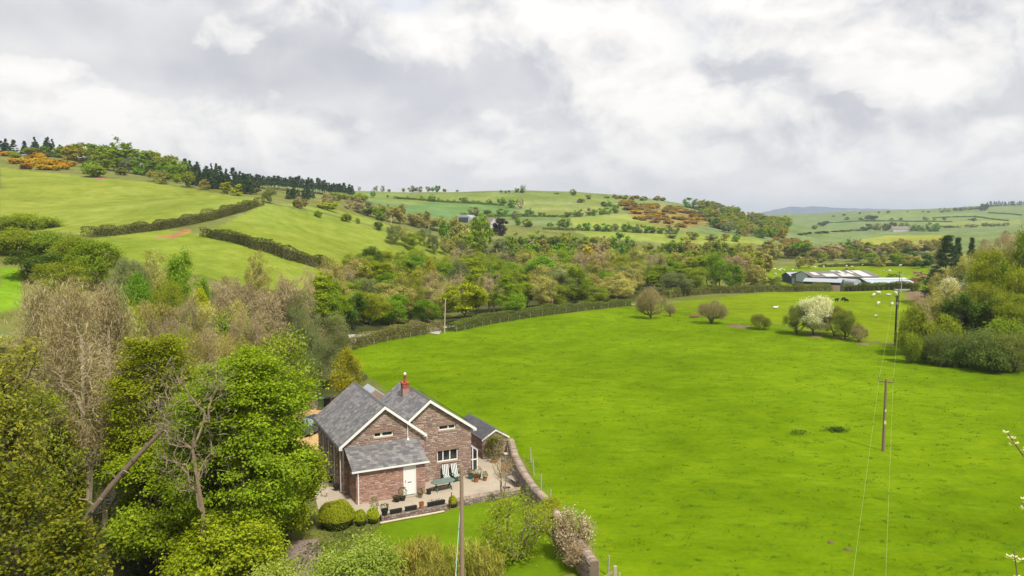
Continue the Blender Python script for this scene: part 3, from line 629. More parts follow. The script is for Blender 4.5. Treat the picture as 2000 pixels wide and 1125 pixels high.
# chimney
BRICK = plain('chimney_brick', (.3, .1, .06), .85, .15, .3, 7., .4)
m = MB(); m.box((5.92, 4.05, 5.6), (6.47, 4.6, 6.62)); m.build('chimney_base', plain('cement_render', (.33, .22, .19), .9, .1, .3, 6., .3), house)
ch_ = MB(); ch_.box((5.94, 4.07, 6.62), (6.45, 4.58, 7.05)); chs = ch_.build('chimney', MORTAR, house)
rB = random.Random(5); bm_ = MB()
for k in range(6):
    z0 = 6.62+k*.075
    for (a, b, fx) in ((5.925, 6.465, 0), (4.055, 4.595, 1)):
        x = a-(.11 if k % 2 else 0)
        while x < b:
            p, q = max(x, a), min(x+.22, b)
            if q-p > .03:
                kk = rB.uniform(.8, 1.2); col = (.33*kk, .1*kk, .06*kk)
                if fx == 0: bm_.box((p+.005, 4.05, z0+.005), (q-.005, 4.08, z0+.07), col)
                else: bm_.box((5.92, p+.005, z0+.005), (5.95, q-.005, z0+.07), col)
            x += .225
put(bm_.build('bricks', tinted('brick', .85, .25, 9., .4), chs), kind='stuff')
m = MB(); m.box((5.88, 4.01, 7.055), (6.51, 4.64, 7.12), (.38, .1, .055)); m.build('chimney_cap', STONE, house)
m = MB(); m.lathe([(.15, 0), (.13, .08), (.12, .5), (.15, .54), (.15, .6), (.11, .6)], at=(6.2, 4.32, 7.12), col=(.33, .1, .06)); m.build('chimney_pot', STONE, house, True)
m = MB(); m.lathe([(.08, 0), (.11, .04), (.12, .11), (.09, .18), (.03, .21)], at=(6.2, 4.32, 7.73)); m.build('cowl', WHITE, house, True)
# solar panels on the far slope, rear porch with lead roof, glazed side porch
SOL = plain('solar_glass', (.012, .014, .022), .15, .6)
for i in range(4):
    u_ = Vector((-c3, 0, s3)); nn_ = Vector((s3, 0, c3)); o = Vector((10.1, .5+i*1.35, zr(10.1)))+nn_*.12; m = MB()
    m.prism([o, o+Vector((0, 1.28, 0)), o+Vector((0, 1.28, 0))+u_*2.9, o+u_*2.9], nn_*.05); m.build('solar_panel', SOL, house)
m = MB(); m.prism([(3.6, 9.02, 0), (3.6, 9.02, 4.6), (5.0, 9.02, 5.6), (6.3, 9.02, 4.6), (6.3, 9.02, 0)], (0, 2.4, 0)); m.build('rear_porch', MORTAR, house)
m = MB(); m.prism([(3.45, 9.02, 4.5), (3.45, 9.02, 4.6), (5.0, 9.02, 5.72), (5.0, 9.02, 5.6)], (0, 2.6, 0)); m.prism([(5.003, 9.02, 5.6), (5.003, 9.02, 5.72), (6.45, 9.02, 4.6), (6.45, 9.02, 4.5)], (0, 2.6, 0)); m.build('rear_porch_roof', plain('lead_sheet', (.33, .36, .4), .5, .4), house)
pm = MB()
for (a, b) in (((WR+.05, .75, .05), (WR+.05, .75, 2.35)), ((WR+.85, .75, .05), (WR+.85, .75, 1.75)), ((WR+.05, .75, 2.35), (WR+.85, .75, 1.75)), ((WR+.05, .75, .08), (WR+.85, .75, .08)), ((WR+.45, .75, .1), (WR+.45, .75, 2.02)), ((WR+.85, .75, 1.72), (WR+.85, 2.6, 1.72)), ((WR+.85, 2.6, .05), (WR+.85, 2.6, 1.75)), ((WR+.05, .75, 1.0), (WR+.85, .75, 1.0))): pm.beam(a, b, .08, .08, (0, 1, .01))
pf = pm.build('side_porch', WHITE, house)
m = MB(); m.prism([(WR+.1, .76, .1), (WR+.8, .76, .1), (WR+.8, .76, 1.75), (WR+.1, .76, 2.28)], (0, .012, 0)); m.prism([(WR+.86, .8, .1), (WR+.86, 2.55, .1), (WR+.86, 2.55, 1.68), (WR+.86, .8, 1.68)], (.012, 0, 0)); m.build('pane', GLASS, pf)
m = MB(); m.prism([(WR+.04, .7, 2.36), (WR+.95, .7, 1.72), (WR+.95, .7, 1.79), (WR+.04, .7, 2.43)], (0, 2., 0)); m.build('porch_roof', plain('lead_sheet', (.33, .36, .4)), house)

# ------------------------------------------------------------------ stone shed at the field wall
shed = empty('stone_shed', (*hw(12.68, 3.14), 0), YAW, 'small stone outhouse with a dark slate roof and white gable trim, against the field wall', 'shed')
SW, SLN, SE, SA = 2.3, 5.7, 1.78, 2.45
m = MB(); m.prism([(0, 0, 0), (SW, 0, 0), (SW, 0, SE), (SW/2, 0, SA), (0, 0, SE)], (0, .3, 0)); m.box((0, .3, 0), (.3, SLN, SE)); m.box((SW-.3, .3, 0), (SW, SLN, SE)); m.prism([(.3, SLN, 0), (SW-.3, SLN, 0), (SW-.3, SLN, SE), (SW/2, SLN, SA), (.3, SLN, SE)], (0, -.3, 0))
sw = m.build('wall', MORTAR, shed)
masonry(sw, (0, 0, 0), (1, 0, 0), lambda z: (0, SW) if z < SE else ((z-SE)/.67*SW/2, SW-(z-SE)/.67*SW/2), SA-.1, [(1.25, 1.9, 0, 1.65)], STONES, 's', 0, 31, .04)
masonry(sw, (0, SLN, 0), (0, -1, 0), lambda z: (0, SLN), SE, [], STONES, 's', 0, 32, .04)
ks = .67/(SW/2); cs, ss = 1/math.hypot(1, ks), ks/math.hypot(1, ks)
for sgn in (0, 1):
    o = Vector((-.14, -.12, SE-.14*ks+.08)) if not sgn else Vector((SW+.14, SLN+.1, SE-.14*ks+.08)); ux = (0, 1, 0) if not sgn else (0, -1, 0); up = Vector((cs if not sgn else -cs, 0, ss)); n_ = Vector((-ss if not sgn else ss, 0, cs))
    m = MB(); R_ = (SW/2+.14)/cs; m.prism([o, o+Vector(ux)*(SLN+.22), o+Vector(ux)*(SLN+.22)+up*R_, o+up*R_], n_*-.07); rr = m.build('roof', SLAB, shed)
    slating(rr, o, ux, up, SLN+.22, R_, 0, .26, .17, 33+sgn, cols=[(.07, .07, .078), (.085, .085, .09), (.06, .06, .07), (.095, .09, .095)])
    m = MB(); e_ = (-.16, SE-.16*ks+.09) if not sgn else (SW+.16, SE-.16*ks+.09)
    m.prism([(e_[0], -.15-.002*sgn, e_[1]), (SW/2, -.15-.002*sgn, SA+.09), (SW/2, -.15-.002*sgn, SA-.05), (e_[0], -.15-.002*sgn, e_[1]-.14)], (0, .03, 0)); m.build('bargeboard', WHITE, shed)
m = MB(); m.box((1.27, -.01, .02), (1.88, .06, 1.64), (.16, .13, .1)); m.build('door', PAINT, shed)

# ------------------------------------------------------------------ field wall, retaining wall, log edging
def dry_wall(name, path, h, th, label, seed, cope=True, dark=1., reverse=False, blocks=0):
    o = empty(name, (0, 0, 0), 0, label, 'wall'); pts = [np.array(p, float) for p in path]; core = MB(); bud = blocks; cp_ = MB()
    for (a, b) in zip(pts[:-1], pts[1:]):
        d = (b-a)/np.linalg.norm(b-a); nrm = np.array([d[1], -d[0]])
        za, zb = Z(*a)-.1, Z(*b)-.1; e = nrm*th/2; a2 = a-d*.02; b2 = b+d*.02
        core.add([(*(a2-e), za), (*(b2-e), zb), (*(b2+e), zb), (*(a2+e), za), (*(a2-e), za+h+.08), (*(b2-e), zb+h+.08), (*(b2+e), zb+h+.08), (*(a2+e), za+h+.08)], [(0, 3, 2, 1), (4, 5, 6, 7), (0, 1, 5, 4), (1, 2, 6, 5), (2, 3, 7, 6), (3, 0, 4, 7)])
    pts_ = [p for p in pts]
    cw_ = core.build('core', plain('wall_core', (.17, .13, .1), .95, .1, .3, 3., .4), o)
    for i, (a, b) in enumerate(zip(pts[:-1], pts[1:])):
        d = (b-a)/np.linalg.norm(b-a); nrm = np.array([d[1], -d[0]]); L = np.linalg.norm(b-a); e = nrm*th/2; z0 = min(Z(*a), Z(*b))-.05
        cols = [tuple(np.array(c)*dark*np.array((.82, .9, .98))) for c in STONES]
        masonry(o, (*(a+e), z0), (*d, 0), lambda z: (0, L), h+.03, [], cols, 's', 0, seed+i, .05, (.09, .17), (.15, .42))
        masonry(o, (*(b-e), z0), (*-d, 0), lambda z: (0, L), h+.03, [], cols, 's', 0, seed+i+50, .05, (.09, .17), (.15, .42))
        if cope:
            r = random.Random(seed+i); x = 0.
            while x < L:
                w = r.uniform(.25, .5); hh = r.uniform(.08, .16); k = r.uniform(.75, 1.15); c = (.33*k, .26*k, .2*k); p = a+d*x; q = a+d*min(x+w-.02, L); zt = z0+h+.06; ee = e*1.1
                ha, hb = hh*r.uniform(.8, 1.2), hh*r.uniform(.8, 1.2)
                cp_.add([(*(p-ee), zt), (*(q-ee), zt), (*(q+ee), zt), (*(p+ee), zt), (*(p-ee*.55), zt+ha), (*(q-ee*.55), zt+hb), (*(q+ee*.55), zt+hb), (*(p+ee*.55), zt+ha)], [(4, 5, 6, 7), (0, 1, 5, 4), (1, 2, 6, 5), (2, 3, 7, 6), (3, 0, 4, 7)], c); x += w
    if cope: put(cp_.build('coping_stones', STONE, o), kind='stuff')
    return o
dry_wall('field_wall', [(-.1, 62.6), (.25, 58.5), (.9, 54.2), (1.5, 51.4), (2.2, 49.2), (3.2, 45), (4.1, 41.2), (4.55, 39.3)], 1.45, .5, 'tall rough stone wall with pale coping dividing the garden from the field', 100)
dry_wall('retaining_wall', [(-8.9, 48.45), (-6.6, 49.7), (-4.7, 50.75)], .42, .4, 'low stone wall under the black planters along the lawn', 200, cope=False)
dry_wall('garden_wall', [(-4.0, 51.15), (-2.4, 52.0), (-.2, 53.05), (.65, 53.5)], .45, .4, 'low tumbled stone wall between the gravel and the lawn right of the utility pole', 300)
m = MB(); m.tube([(*p, .1) for p in ((-8.85, 47.95), (-7.4, 48.7), (-6., 49.35), (-4.75, 50.0))], [.075, .07, .08, .065], 8, (.5, .42, .3)); put(m.build('log_edging', BARK), 'pale log laid along the edge of the lawn below the planters', 'log')

# ------------------------------------------------------------------ garden furniture and pots
GREEN = plain('green_resin', (.012, .07, .05), .45, .4)
STRIPE = tinted('striped_cloth', .9, .08, 8., .1)
def chair(loc, rz, label):
    o = empty('recliner_chair', loc, rz, label, 'chair', 'green recliner chairs under the window')
    for sx in (-.3, .3):
        m = MB(); m.beam((sx, -.28, 0), (sx, -.22, .62), .05, .05); m.build('leg', GREEN, o)
        m = MB(); m.beam((sx, .3, 0), (sx, .18, .6), .05, .05); m.build('leg', GREEN, o)
        m = MB(); m.beam((sx, -.32, .63), (sx, .3, .66), .06, .04); m.build('arm', GREEN, o)
    m = MB(); m.box((-.27, -.3, .36), (.27, .22, .41)); m.build('seat', GREEN, o)
    m = MB()
    for i in range(5): m.beam((-.22+i*.11, .2, .4), (-.22+i*.11, .48, 1.22), .07, .025)
    m.beam((-.27, .48, 1.22), (.27, .48, 1.22), .05, .04); m.build('backrest', GREEN, o)
    m = MB()
    for i in range(7):
        c = (.72, .72, .7) if i % 2 == 0 else (.05, .11, .1); x0 = -.235+i*.0672
        m.prism([(x0, -.29, .415), (x0+.0668, -.29, .415), (x0+.0668, .17, .415), (x0, .17, .415)], (0, 0, .06), c)
        m.prism([(x0, .165, .43), (x0+.0668, .165, .43), (x0+.0668, .455, 1.27), (x0, .455, 1.27)], (0, -.06, .02), c)
    m.build('cushion', STRIPE, o)
    m = MB()
    for z in (.12, .22, .3): m.beam((-.3, -.26, z), (.3, -.26, z), .03, .04)
    m.build('front_rail', GREEN, o); return o
w = hw(7.85, -.75); chair((*w, .035), YAW-.12, 'high-backed green recliner with striped cushion, left of the two chairs under the big window')
w = hw(8.62, -.8); chair((*w, .035), YAW+.1, 'green recliner with striped cushion, right of the two chairs and nearer the utility pole')
w = hw(7.0, -2.2); tb = empty('garden_table', (*w, .035), YAW+.1, 'oval green garden table in front of the two recliner chairs', 'table')
m = MB(); V_ = []; k = 22
for z in (.66, .7): V_ += [(.95*math.copysign(abs(math.cos(2*math.pi*i/k))**.7, math.cos(2*math.pi*i/k)), .52*math.copysign(abs(math.sin(2*math.pi*i/k))**.7, math.sin(2*math.pi*i/k)), z) for i in range(k)]
m.add(V_, [tuple(range(k-1, -1, -1)), tuple(range(k, 2*k))]+[(i, (i+1) % k, (i+1) % k+k, i+k) for i in range(k)]); m.build('table_top', plain('grey_green_top', (.14, .2, .17), .3, .5), tb)
for sx in (-.6, .6):
    m = MB(); m.beam((sx, -.36, 0), (sx*.9, .2, .66), .06, .05); m.build('leg', GREEN, tb); m = MB(); m.beam((sx+.005, .36, 0), (sx*.9+.005, -.2, .66), .06, .05); m.build('leg', GREEN, tb)
m = MB(); m.beam((-.55, 0, .33), (.55, 0, .33), .05, .05); m.build('stretcher', GREEN, tb)
# dark folded chair by the table
TERRA = plain('terracotta', (.38, .13, .06), .85, .2, .3, 5.); BLACKP = plain('black_plastic', (.02, .021, .023), .5, .4, .2, 5.); SOIL = plain('potting_soil', (.04, .03, .022), .95, .1)
WOODG = tinted('weathered_wood', .85, .3, 9., .4)
def leaf_ball(rr, n, size, cols, rx, ry, rz, z0, up=.4, shell=.5):
    """scattered leaves in an ellipsoid; returns arrays"""
    d = rr.normal(size=(n, 3)); d /= np.linalg.norm(d, axis=1)[:, None]; r = rr.uniform(shell, 1, n)**.6
    c = d*r[:, None]*np.array([rx, ry, rz])+np.array([0, 0, z0]); return c, d
def leaf_quads(rr, c, out, size, aspect, cols, up=.4, var=.25, droop=0., along=None):
    n = len(c); nrm = out*.7+rr.normal(size=(n, 3))*.6+np.array([0, 0, up]); nrm /= np.linalg.norm(nrm, axis=1)[:, None]+1e-9
    u = rr.normal(size=(n, 3)) if along is None else along+rr.normal(size=(n, 3))*.35; u -= nrm*(u*nrm).sum(1)[:, None]; u /= np.linalg.norm(u, axis=1)[:, None]+1e-9; w_ = np.cross(nrm, u)
    L = size*rr.uniform(.6, 1.35, n)[:, None]; Wd = L*aspect
    fold = nrm*(L*.12)
    V = np.stack([c-u*L/2, c+w_*Wd/2+fold, c+u*L/2-np.array([0, 0, 1])*L*droop, c-w_*Wd/2+fold], 1).reshape(-1, 3)
    cols = np.array(cols); cc = cols[rr.randint(0, len(cols), n)]*rr.uniform(1-var, 1+var, n)[:, None]
    return V, np.repeat(cc, 4, 0)
def foliage_mesh(name, V, C, mat): return fast_mesh(name, V, np.arange(len(V)).reshape(-1, 4), mat, C)
def pot(loc, r, h, mat, label, plant=None, seed=1, name='flower_pot', cat='plant pot', ph=.4, group=None):
    o = empty(name, (loc[0], loc[1], .035), random.Random(seed).uniform(0, 6), label, cat, group)
    m = MB(); m.lathe([(r*.72, 0), (r*.98, h*.86), (r*1.08, h*.86), (r*1.08, h), (r*.95, h), (r*.9, h*.9)], 14); m.build('pot', mat, o)
    m = MB(); m.lathe([(r*.9, h*.88), (r*.5, h*.92)], 10); m.build('soil', SOIL, o)
    if plant:
        rr = np.random.RandomState(seed); c, d = leaf_ball(rr, 150, .1, None, r*1.4, r*1.4, ph*.55, h+ph*.45); V, C = leaf_quads(rr, c, d, .12, .45, plant); link('plant', foliage_mesh('plant', V, C, LEAF), o)
    return o
PL = [(.1, .19, .03), (.13, .2, .05), (.07, .13, .03)]; PR = [(.14, .2, .06), (.3, .25, .16), (.09, .15, .04)]
pot(hw(9.95, -1.75), .2, .36, TERRA, 'terracotta pot with red-leaved plant, lowest of the group right of the chairs', [(.25, .09, .05), (.1, .15, .04)], 2, ph=.35)
pot(hw(10.35, -1.2), .24, .34, GREEN, 'dark green tub of mixed green flowers behind the terracotta pot', PR, 3, ph=.7)
pot(hw(9.85, -.9), .22, .4, plain('teal_glaze', (.03, .12, .1), .3, .5), 'teal glazed pot standing beside the porch, back of its group', [(.25, .12, .06), (.12, .18, .05)], 4, ph=.45)
pot(hw(10.7, -1.75), .17, .26, TERRA, 'small terracotta pot with bushy plant, right of its group', PL, 5, ph=.5)
pot(hw(13.2, 1.9), .25, .3, TERRA, 'wide terracotta bowl below the gable of the stone outhouse', PR, 6, ph=.25)
pot(hw(5.75, -2.6), .2, .36, BLACKP, 'black plastic pot at the foot of the wall right of the white door', None, 7)
pot(hw(3.6, -2.95), .23, .28, BLACKP, 'round black pot with a leggy green plant, left of the white door', PL, 8, ph=.8)
pot(hw(3.15, -3.0), .25, .24, BLACKP, 'squat black pot lying beside the leggy plant near the white door', [(.09, .08, .04)], 9, ph=.2)
pot(hw(4.95, -3.0), .17, .25, plain('mossy_stone', (.22, .2, .13), .9), 'small mossy pot with trailing stems in front of the white door', PR, 10, ph=.5)
pot((-9.55, 49.55), .24, .42, BLACKP, 'black pot with an upright leafy plant behind the small clipped balls', [(.08, .16, .03), (.12, .2, .05)], 11, ph=.9)
pot(hw(11.3, -4.4), .22, .14, plain('dark_bowl', (.09, .07, .06), .9), 'shallow dark bowl alone on the gravel', [(.12, .08, .06), (.07, .09, .03)], 13, ph=.12)
for i, (s, d, lab) in enumerate(((-.3, 1.2, 'small black wall pot nearest the corner of the cottage side wall'), (-.3, 3.2, 'small black wall pot second along the cottage side wall'), (-.35, 5.2, 'dark round pot farthest back along the cottage side wall'))): pot(hw(s, d), .19, .3, BLACKP, lab, [(.05, .07, .025)], 20+i, ph=.15)
# planters on the retaining wall
def trough(loc, L, label, seed, rz, plants=True):
    o = empty('planter_trough', (*loc, .40), rz, label, 'planter'); m = MB()
    m.prism([(-L/2+.04, -.1, 0), (L/2-.04, -.1, 0), (L/2, -.15, .26), (-L/2, -.15, .26)], (0, .2, 0)); m.box((-L/2-.01, -.16, .262), (L/2+.01, .1, .285)); m.build('box', BLACKP, o)
    m = MB(); m.box((-L/2+.03, -.13, .288), (L/2-.03, .07, .296)); m.build('soil', SOIL, o)
    if plants:
        rr = np.random.RandomState(seed); c = rr.uniform(-1, 1, (60, 3))*np.array([L*.45, .09, .07])+np.array([0, 0, .36]); V, C = leaf_quads(rr, c, np.zeros((60, 3)), .09, .5, [(.08, .13, .03), (.2, .15, .08), (.1, .09, .05)]); link('plant', foliage_mesh('plant', V, C, LEAF), o)
rzw = math.radians(28)
trough((-7.95, 48.95), .85, 'long black planter on the low wall, second from the left', 1, rzw, False)
trough((-7.0, 49.47), .85, 'black planter trough on the low wall left of the terracotta pot', 2, rzw, False)
trough((-5.35, 50.38), 1.3, 'longest black planter with sparse plants, right end of the low wall', 3, rzw)
def wallpot(loc, h, r, mat, lab, plant, seed):
    o = pot(loc, r, h, mat, lab, plant, seed); o.location.z = .4
wallpot((-8.65, 48.6), .4, .24, BLACKP, 'square-looking black pot at the left end of the planter row', [(.08, .1, .04)], 30); wallpot((-6.3, 49.85), .42, .18, TERRA, 'plain terracotta pot between the black planters on the low wall', None, 31)
m = MB(); m.beam((-4.4, 50.55, 0), (-4.25, 50.6, 1.25), .06, .05, col=(.12, .08, .06)); put(m.build('rusty_stake', WOODG), 'thin dark stake leaning at the right end of the planter row', 'stake')
# bench, red tub, paving odds and ends at the field wall
bx, by = .15, 55.6
bn = empty('garden_bench', (bx, by, .035), math.radians(-60), 'weathered grey wooden bench against the field wall', 'bench')
for i in range(4): m = MB(); m.box((-.75, -.25+i*.125, .42), (.75, -.145+i*.125, .45), (.36, .32, .27)); m.build('slat', WOODG, bn)
for i in range(9): m = MB(); m.box((-.72+i*.165, .24, .5), (-.64+i*.165, .27, .9), (.34, .3, .26)); m.build('slat', WOODG, bn)
m = MB(); m.box((-.78, .23, .9), (.78, .28, .98), (.36, .32, .27)); m.build('top_rail', WOODG, bn)
for sx in (-.74, .74):
    for sy in (-.24, .25): m = MB(); m.box((sx-.03, sy-.03, 0), (sx+.03, sy+.03, .9 if sy > 0 else .62), (.3, .27, .23)); m.build('leg', WOODG, bn)
    m = MB(); m.box((sx-.04, -.28, .622), (sx+.04, .22, .66), (.34, .3, .26)); m.build('arm', WOODG, bn)
RED = plain('red_plastic', (.55, .02, .025), .4, .4, .15)
rt = empty('red_tub', (-.35, 58.9, .035), .5, 'bright red plastic tub beside the field wall', 'tub'); m = MB(); m.prism([(-.3, -.22, 0), (.3, -.22, 0), (.36, -.28, .5), (-.36, -.28, .5)], (0, .5, 0)); m.build('body', RED, rt); m = MB(); m.box((-.4, -.31, .502), (.4, .27, .55)); m.build('rim', RED, rt); m = MB(); m.box((-.33, -.25, .555), (.33, .2, .57)); m.build('soil', SOIL, rt)
gt = empty('tool_stand', (-.2, 60.8, .035), .3, 'pale wooden potting table by the outhouse', 'table'); m = MB(); m.box((-.5, -.25, .78), (.5, .25, .84), (.5, .46, .4)); m.build('table_top', WOODG, gt)
for sx in (-.45, .45):
    for sy in (-.2, .2): m = MB(); m.box((sx-.03, sy-.03, 0), (sx+.03, sy+.03, .778), (.35, .3, .25)); m.build('leg', WOODG, gt)
# striped marker pole
sp = empty('marker_pole', (-12.55, 48.6, 0), 0, 'thin white and red striped pole left of the clipped dome bush', 'pole')
for i in range(8): m = MB(); m.tube([(0, 0, i*.28), (0, 0, i*.28+.28)], .028, 8); m.build('band', WHITE if i % 3 else plain('red_band', (.5, .05, .03), .5), sp)
bp_ = MB(); bp_.beam((-10.75, 48.0, 0), (-10.75, 48.0, 1.0), .12, .12, col=(.03, .03, .03)); put(bp_.build('dark_post', WOODG), 'short black post between the dome bush and the clipped balls', 'post')
# wheelie bins and the parked car behind the cottage
def bin_(loc, col, lab, rz):
    o = empty('wheelie_bin', (*loc, .03), rz, lab, 'bin', 'wheelie bins behind the cottage'); mt = plain('bin_'+('green' if col[1] > .05 else 'black'), col, .5, .4, .15)
    m = MB(); m.prism([(-.24, -.28, .06), (.24, -.28, .06), (.29, -.36, 1.0), (-.29, -.36, 1.0)], (0, .62, 0)); m.build('body', mt, o); m = MB(); m.prism([(-.31, -.4, 1.005), (.31, -.4, 1.005), (.31, .33, 1.06), (-.31, .33, 1.06)], (0, 0, .06)); m.build('lid', mt, o)
    for sx in (-.27, .27): m = MB(); m.tube([(sx-.03, .3, .1), (sx+.03, .3, .1)], .1, 10); m.build('wheel', BLACKP, o)
    m = MB(); m.beam((-.25, .37, 1.02), (.25, .37, 1.02), .03, .03); m.build('handle', mt, o)
b_ = atz(628, 797)[:2]; bin_(b_, (.06, .13, .04), 'green wheelie bin at the back of the ochre drive, beside the black one', -.3)
b_ = atz(639, 796)[:2]; bin_(b_, (.02, .021, .025), 'black wheelie bin at the back of the ochre drive, beside the green one', -.25)
bw = [(-23, 80.6), (-20, 81.4), (-17, 81.5), (-14, 80.5)]
dry_wall('yard_wall', bw, .9, .4, 'low stone wall behind the wheelie bins', 400)
car = empty('parked_car', (-19.2, 70.2, .04), math.radians(64), 'dark blue-grey car parked behind the cottage, mostly hidden by the sycamore', 'car')
CARP = plain('car_paint', (.05, .07, .1), .25, .6, .05, 3.)
m = MB(); prof = [(-2.1, .3), (-2.15, .75), (-1.25, .92), (-.6, 1.42), (.9, 1.45), (1.7, .98), (2.05, .9), (2.1, .3)]; m.prism([(x, -.82, z) for x, z in prof], (0, 1.64, 0)); m.build('body', CARP, car)
m = MB(); m.prism([(-1.2, -.7, .97), (-.62, -.68, 1.41), (-.62, .68, 1.41), (-1.2, .7, .97)], (-.02, 0, .02)); m.build('windscreen', plain('car_glass', (.25, .3, .36), .1, .6), car)
for s_y in (-.835, .815): m = MB(); m.prism([(-1., s_y, .98), (-.55, s_y, 1.36), (.85, s_y, 1.38), (1.4, s_y, 1.0)], (0, .02, 0)); m.build('side_window', GLASS, car)
for sx in (-1.35, 1.3):
    for sy in (-.8, .62): m = MB(); m.tube([(sx, sy, .32), (sx, sy+.2, .32)], .32, 16); wh = m.build('wheel', BLACKP, car); m = MB(); m.tube([(sx, sy-.012, .32), (sx, sy+.212, .32)], .18, 12); m.build('rim', plain('alloy', (.4, .4, .42), .4, .5), wh)
for sy in (-.6, .42): m = MB(); m.box((-2.17, sy, .6), (-2.1, sy+.2, .72)); m.build('headlight', WHITE, car)
# grey footbridge over the stream
fb = empty('footbridge', (-29.6, 55.2, -1.9), math.radians(-4), 'grey timber footbridge with railings over the dark stream among the trees', 'bridge')
for i in range(22): m = MB(); m.box((-3+i*.275, -.7, 0), (-3+i*.275+.25, .7, .06), (.3, .29, .27)); m.build('plank', WOODG, fb)
for sy in (-.72, .72):
    for i in range(5): m = MB(); m.box((-3+i*1.45, sy-.04, -.3), (-3+i*1.45+.09, sy+.04, 1.1), (.34, .33, .3)); m.build('post', WOODG, fb)
    for z in (.45, .78, 1.07): m = MB(); m.box((-3.1, sy-.05, z), (3.1, sy-.045+.05*0+.04, z+.08), (.4, .39, .36)); m.build('rail', WOODG, fb)
m = MB(); m.box((-3.2, -.6, -.25), (3.2, -.45, -.01), (.25, .24, .22)); m.box((-3.2, .45, -.25), (3.2, .6, -.01), (.25, .24, .22)); m.build('beam', WOODG, fb)

# ------------------------------------------------------------------ poles, wires, fences
def pole(base, h, r, label, col=(.2, .145, .1), arm=0., armrz=0., name='utility_pole', cat='utility pole', top='', group=None, lean=0.):
    o = empty(name, base, 0, label, cat, group); m = MB(); m.tube([(0, 0, -.3), (lean*.5, 0, h*.5), (lean, 0, h)], [r*1.15, r, r*.8], 10, col); m.build('shaft', WOODG, o)
    if arm:
        d = np.array([math.cos(armrz), math.sin(armrz)]); m = MB(); m.beam((*(-d*arm), h-.25), (*(d*arm), h-.25), .1, .12, col=col); m.build('crossarm', WOODG, o)
        for k_ in (-1, 1):
            q = d*arm*.94*k_; m = MB(); m.lathe([(.025, 0), (.025, .12), (.045, .14), (.05, .22), (.035, .28), (.04, .33), (.015, .38)], 8, (*q, h-.185), (.16, .13, .11)); m.build('insulator', PAINT, o)
    if top == 'box': m = MB(); m.box((-.12, -.2, h-1.5), (.12, -.1, h-1.1), (.25, .25, .26)); m.build('fuse_box', PAINT, o)
    if top == 'plate': m = MB(); m.box((-.09, -r*1.25, h*.38), (.09, -r*1.02, h*.38+.3), (.6, .55, .15)); m.build('warning_plate', PAINT, o); m = MB(); m.box((-.05, -r*1.25, h*.55), (.05, -r*1.02, h*.55+.25), (.6, .6, .58)); m.build('number_plate', PAINT, o)
    return o
garden_pole = pole((-2.55, 36.3, -.1), 8.0, .115, 'stout brown wooden pole without crossarm rising from the shrubs before the cottage', (.27, .2, .14))
g0 = np.array([33.1, 64.3]); g1 = np.array([63.75, 121.5]); g2 = np.array([2.6, 6.]); ld = (g1-g0)/np.linalg.norm(g1-g0); arz = math.atan2(-ld[0], ld[1])
MIDH = aty(1724, 746, 64.3)[2]+.25
pole((*g0, Z(*g0)), MIDH-Z(*g0), .12, 'lone brown pole with a short crossarm standing in the open field', arm=.62, armrz=arz, top='plate')
BLH = aty(1747, 577, 121.5)[2]
pole((*g1, Z(*g1)), BLH-Z(*g1), .15, 'thick black pole standing beside the wood at the field corner', col=(.03, .03, .035), arm=.32, armrz=arz, top='box')
pole((*g2, Z(*g2)), 7.2, .13, 'pole carrying the near end of the field power line, below the viewpoint', arm=.62, armrz=arz)
p_ = at(868, 652); pole(tuple(p_), aty(871, 584, p_[1])[2]-p_[2], .11, 'pale leaning pole rising from the clipped hedge beside the lane bend', (.42, .36, .27), lean=.25)
p_ = at(1079, 604); pole(tuple(p_), 6.5, .12, 'short brown pole standing against the trees behind the lane hedge', (.3, .2, .15))
p_ = at(1754, 604); pole(tuple(p_), aty(1754, 530, p_[1])[2]-p_[2], .085, 'tall dark pole with crossarm in front of the barns', (.1, .085, .075), arm=.5, armrz=0)
p_ = at(1760, 574); pole(tuple(p_), aty(1760, 535, p_[1])[2]-p_[2], .09, 'pale pole by the white feed trough at the far hedge', (.42, .4, .36), arm=.6, armrz=0)
for (u, b, tp, lab) in ((764, 438, 420, 'thin pale pole at the edge of the sloping hill field, left of two'), (838, 462, 436, 'thin pale pole at the edge of the sloping hill field, right of two')):
    p_ = at(u, b); pole(tuple(p_), max(5, aty(u, tp, p_[1])[2]-p_[2]), .14, lab, (.5, .47, .42))
WIRE = plain('bright_conductor', (.28, .32, .1), .6, .3, .05)
def wire(a, b, sag, label, r=.0065, mat=WIRE, name='power_line', group=None):
    a = np.array(a); b = np.array(b); m = MB(); m.tube([tuple(a+(b-a)*k-np.array([0, 0, 4*sag*k*(1-k)])) for k in np.linspace(0, 1, 18)], r, 5); put(m.build(name, mat), label, 'cable', group)
ad = np.array([math.cos(arz), math.sin(arz)])*.55
for k_, nm in ((-1, 'left'), (1, 'right')):
    wire((*(g0+ad*k_), MIDH-.0+.1), (*(g2+ad*k_), 7.3), .25, f'bright overhead wire from the lone field pole towards the viewer, {nm} one of two')
    wire((*(g1+ad*k_), BLH-.1), (*(g0+ad*k_), MIDH+.1), .7, f'faint overhead wire between the black pole and the lone field pole, {nm} one of two', .009)
ga = aty(897, 985, 43.); wire((-3.0, 41.6, aty(898, 985, 41.6)[2]), (-1.95, 22., aty(872, 1300, 22.)[2]), .0, 'pale green stay cable running down past the stout garden pole', .022, plain('green_guard', (.32, .5, .38), .5, .4, .05), 'stay_cable')
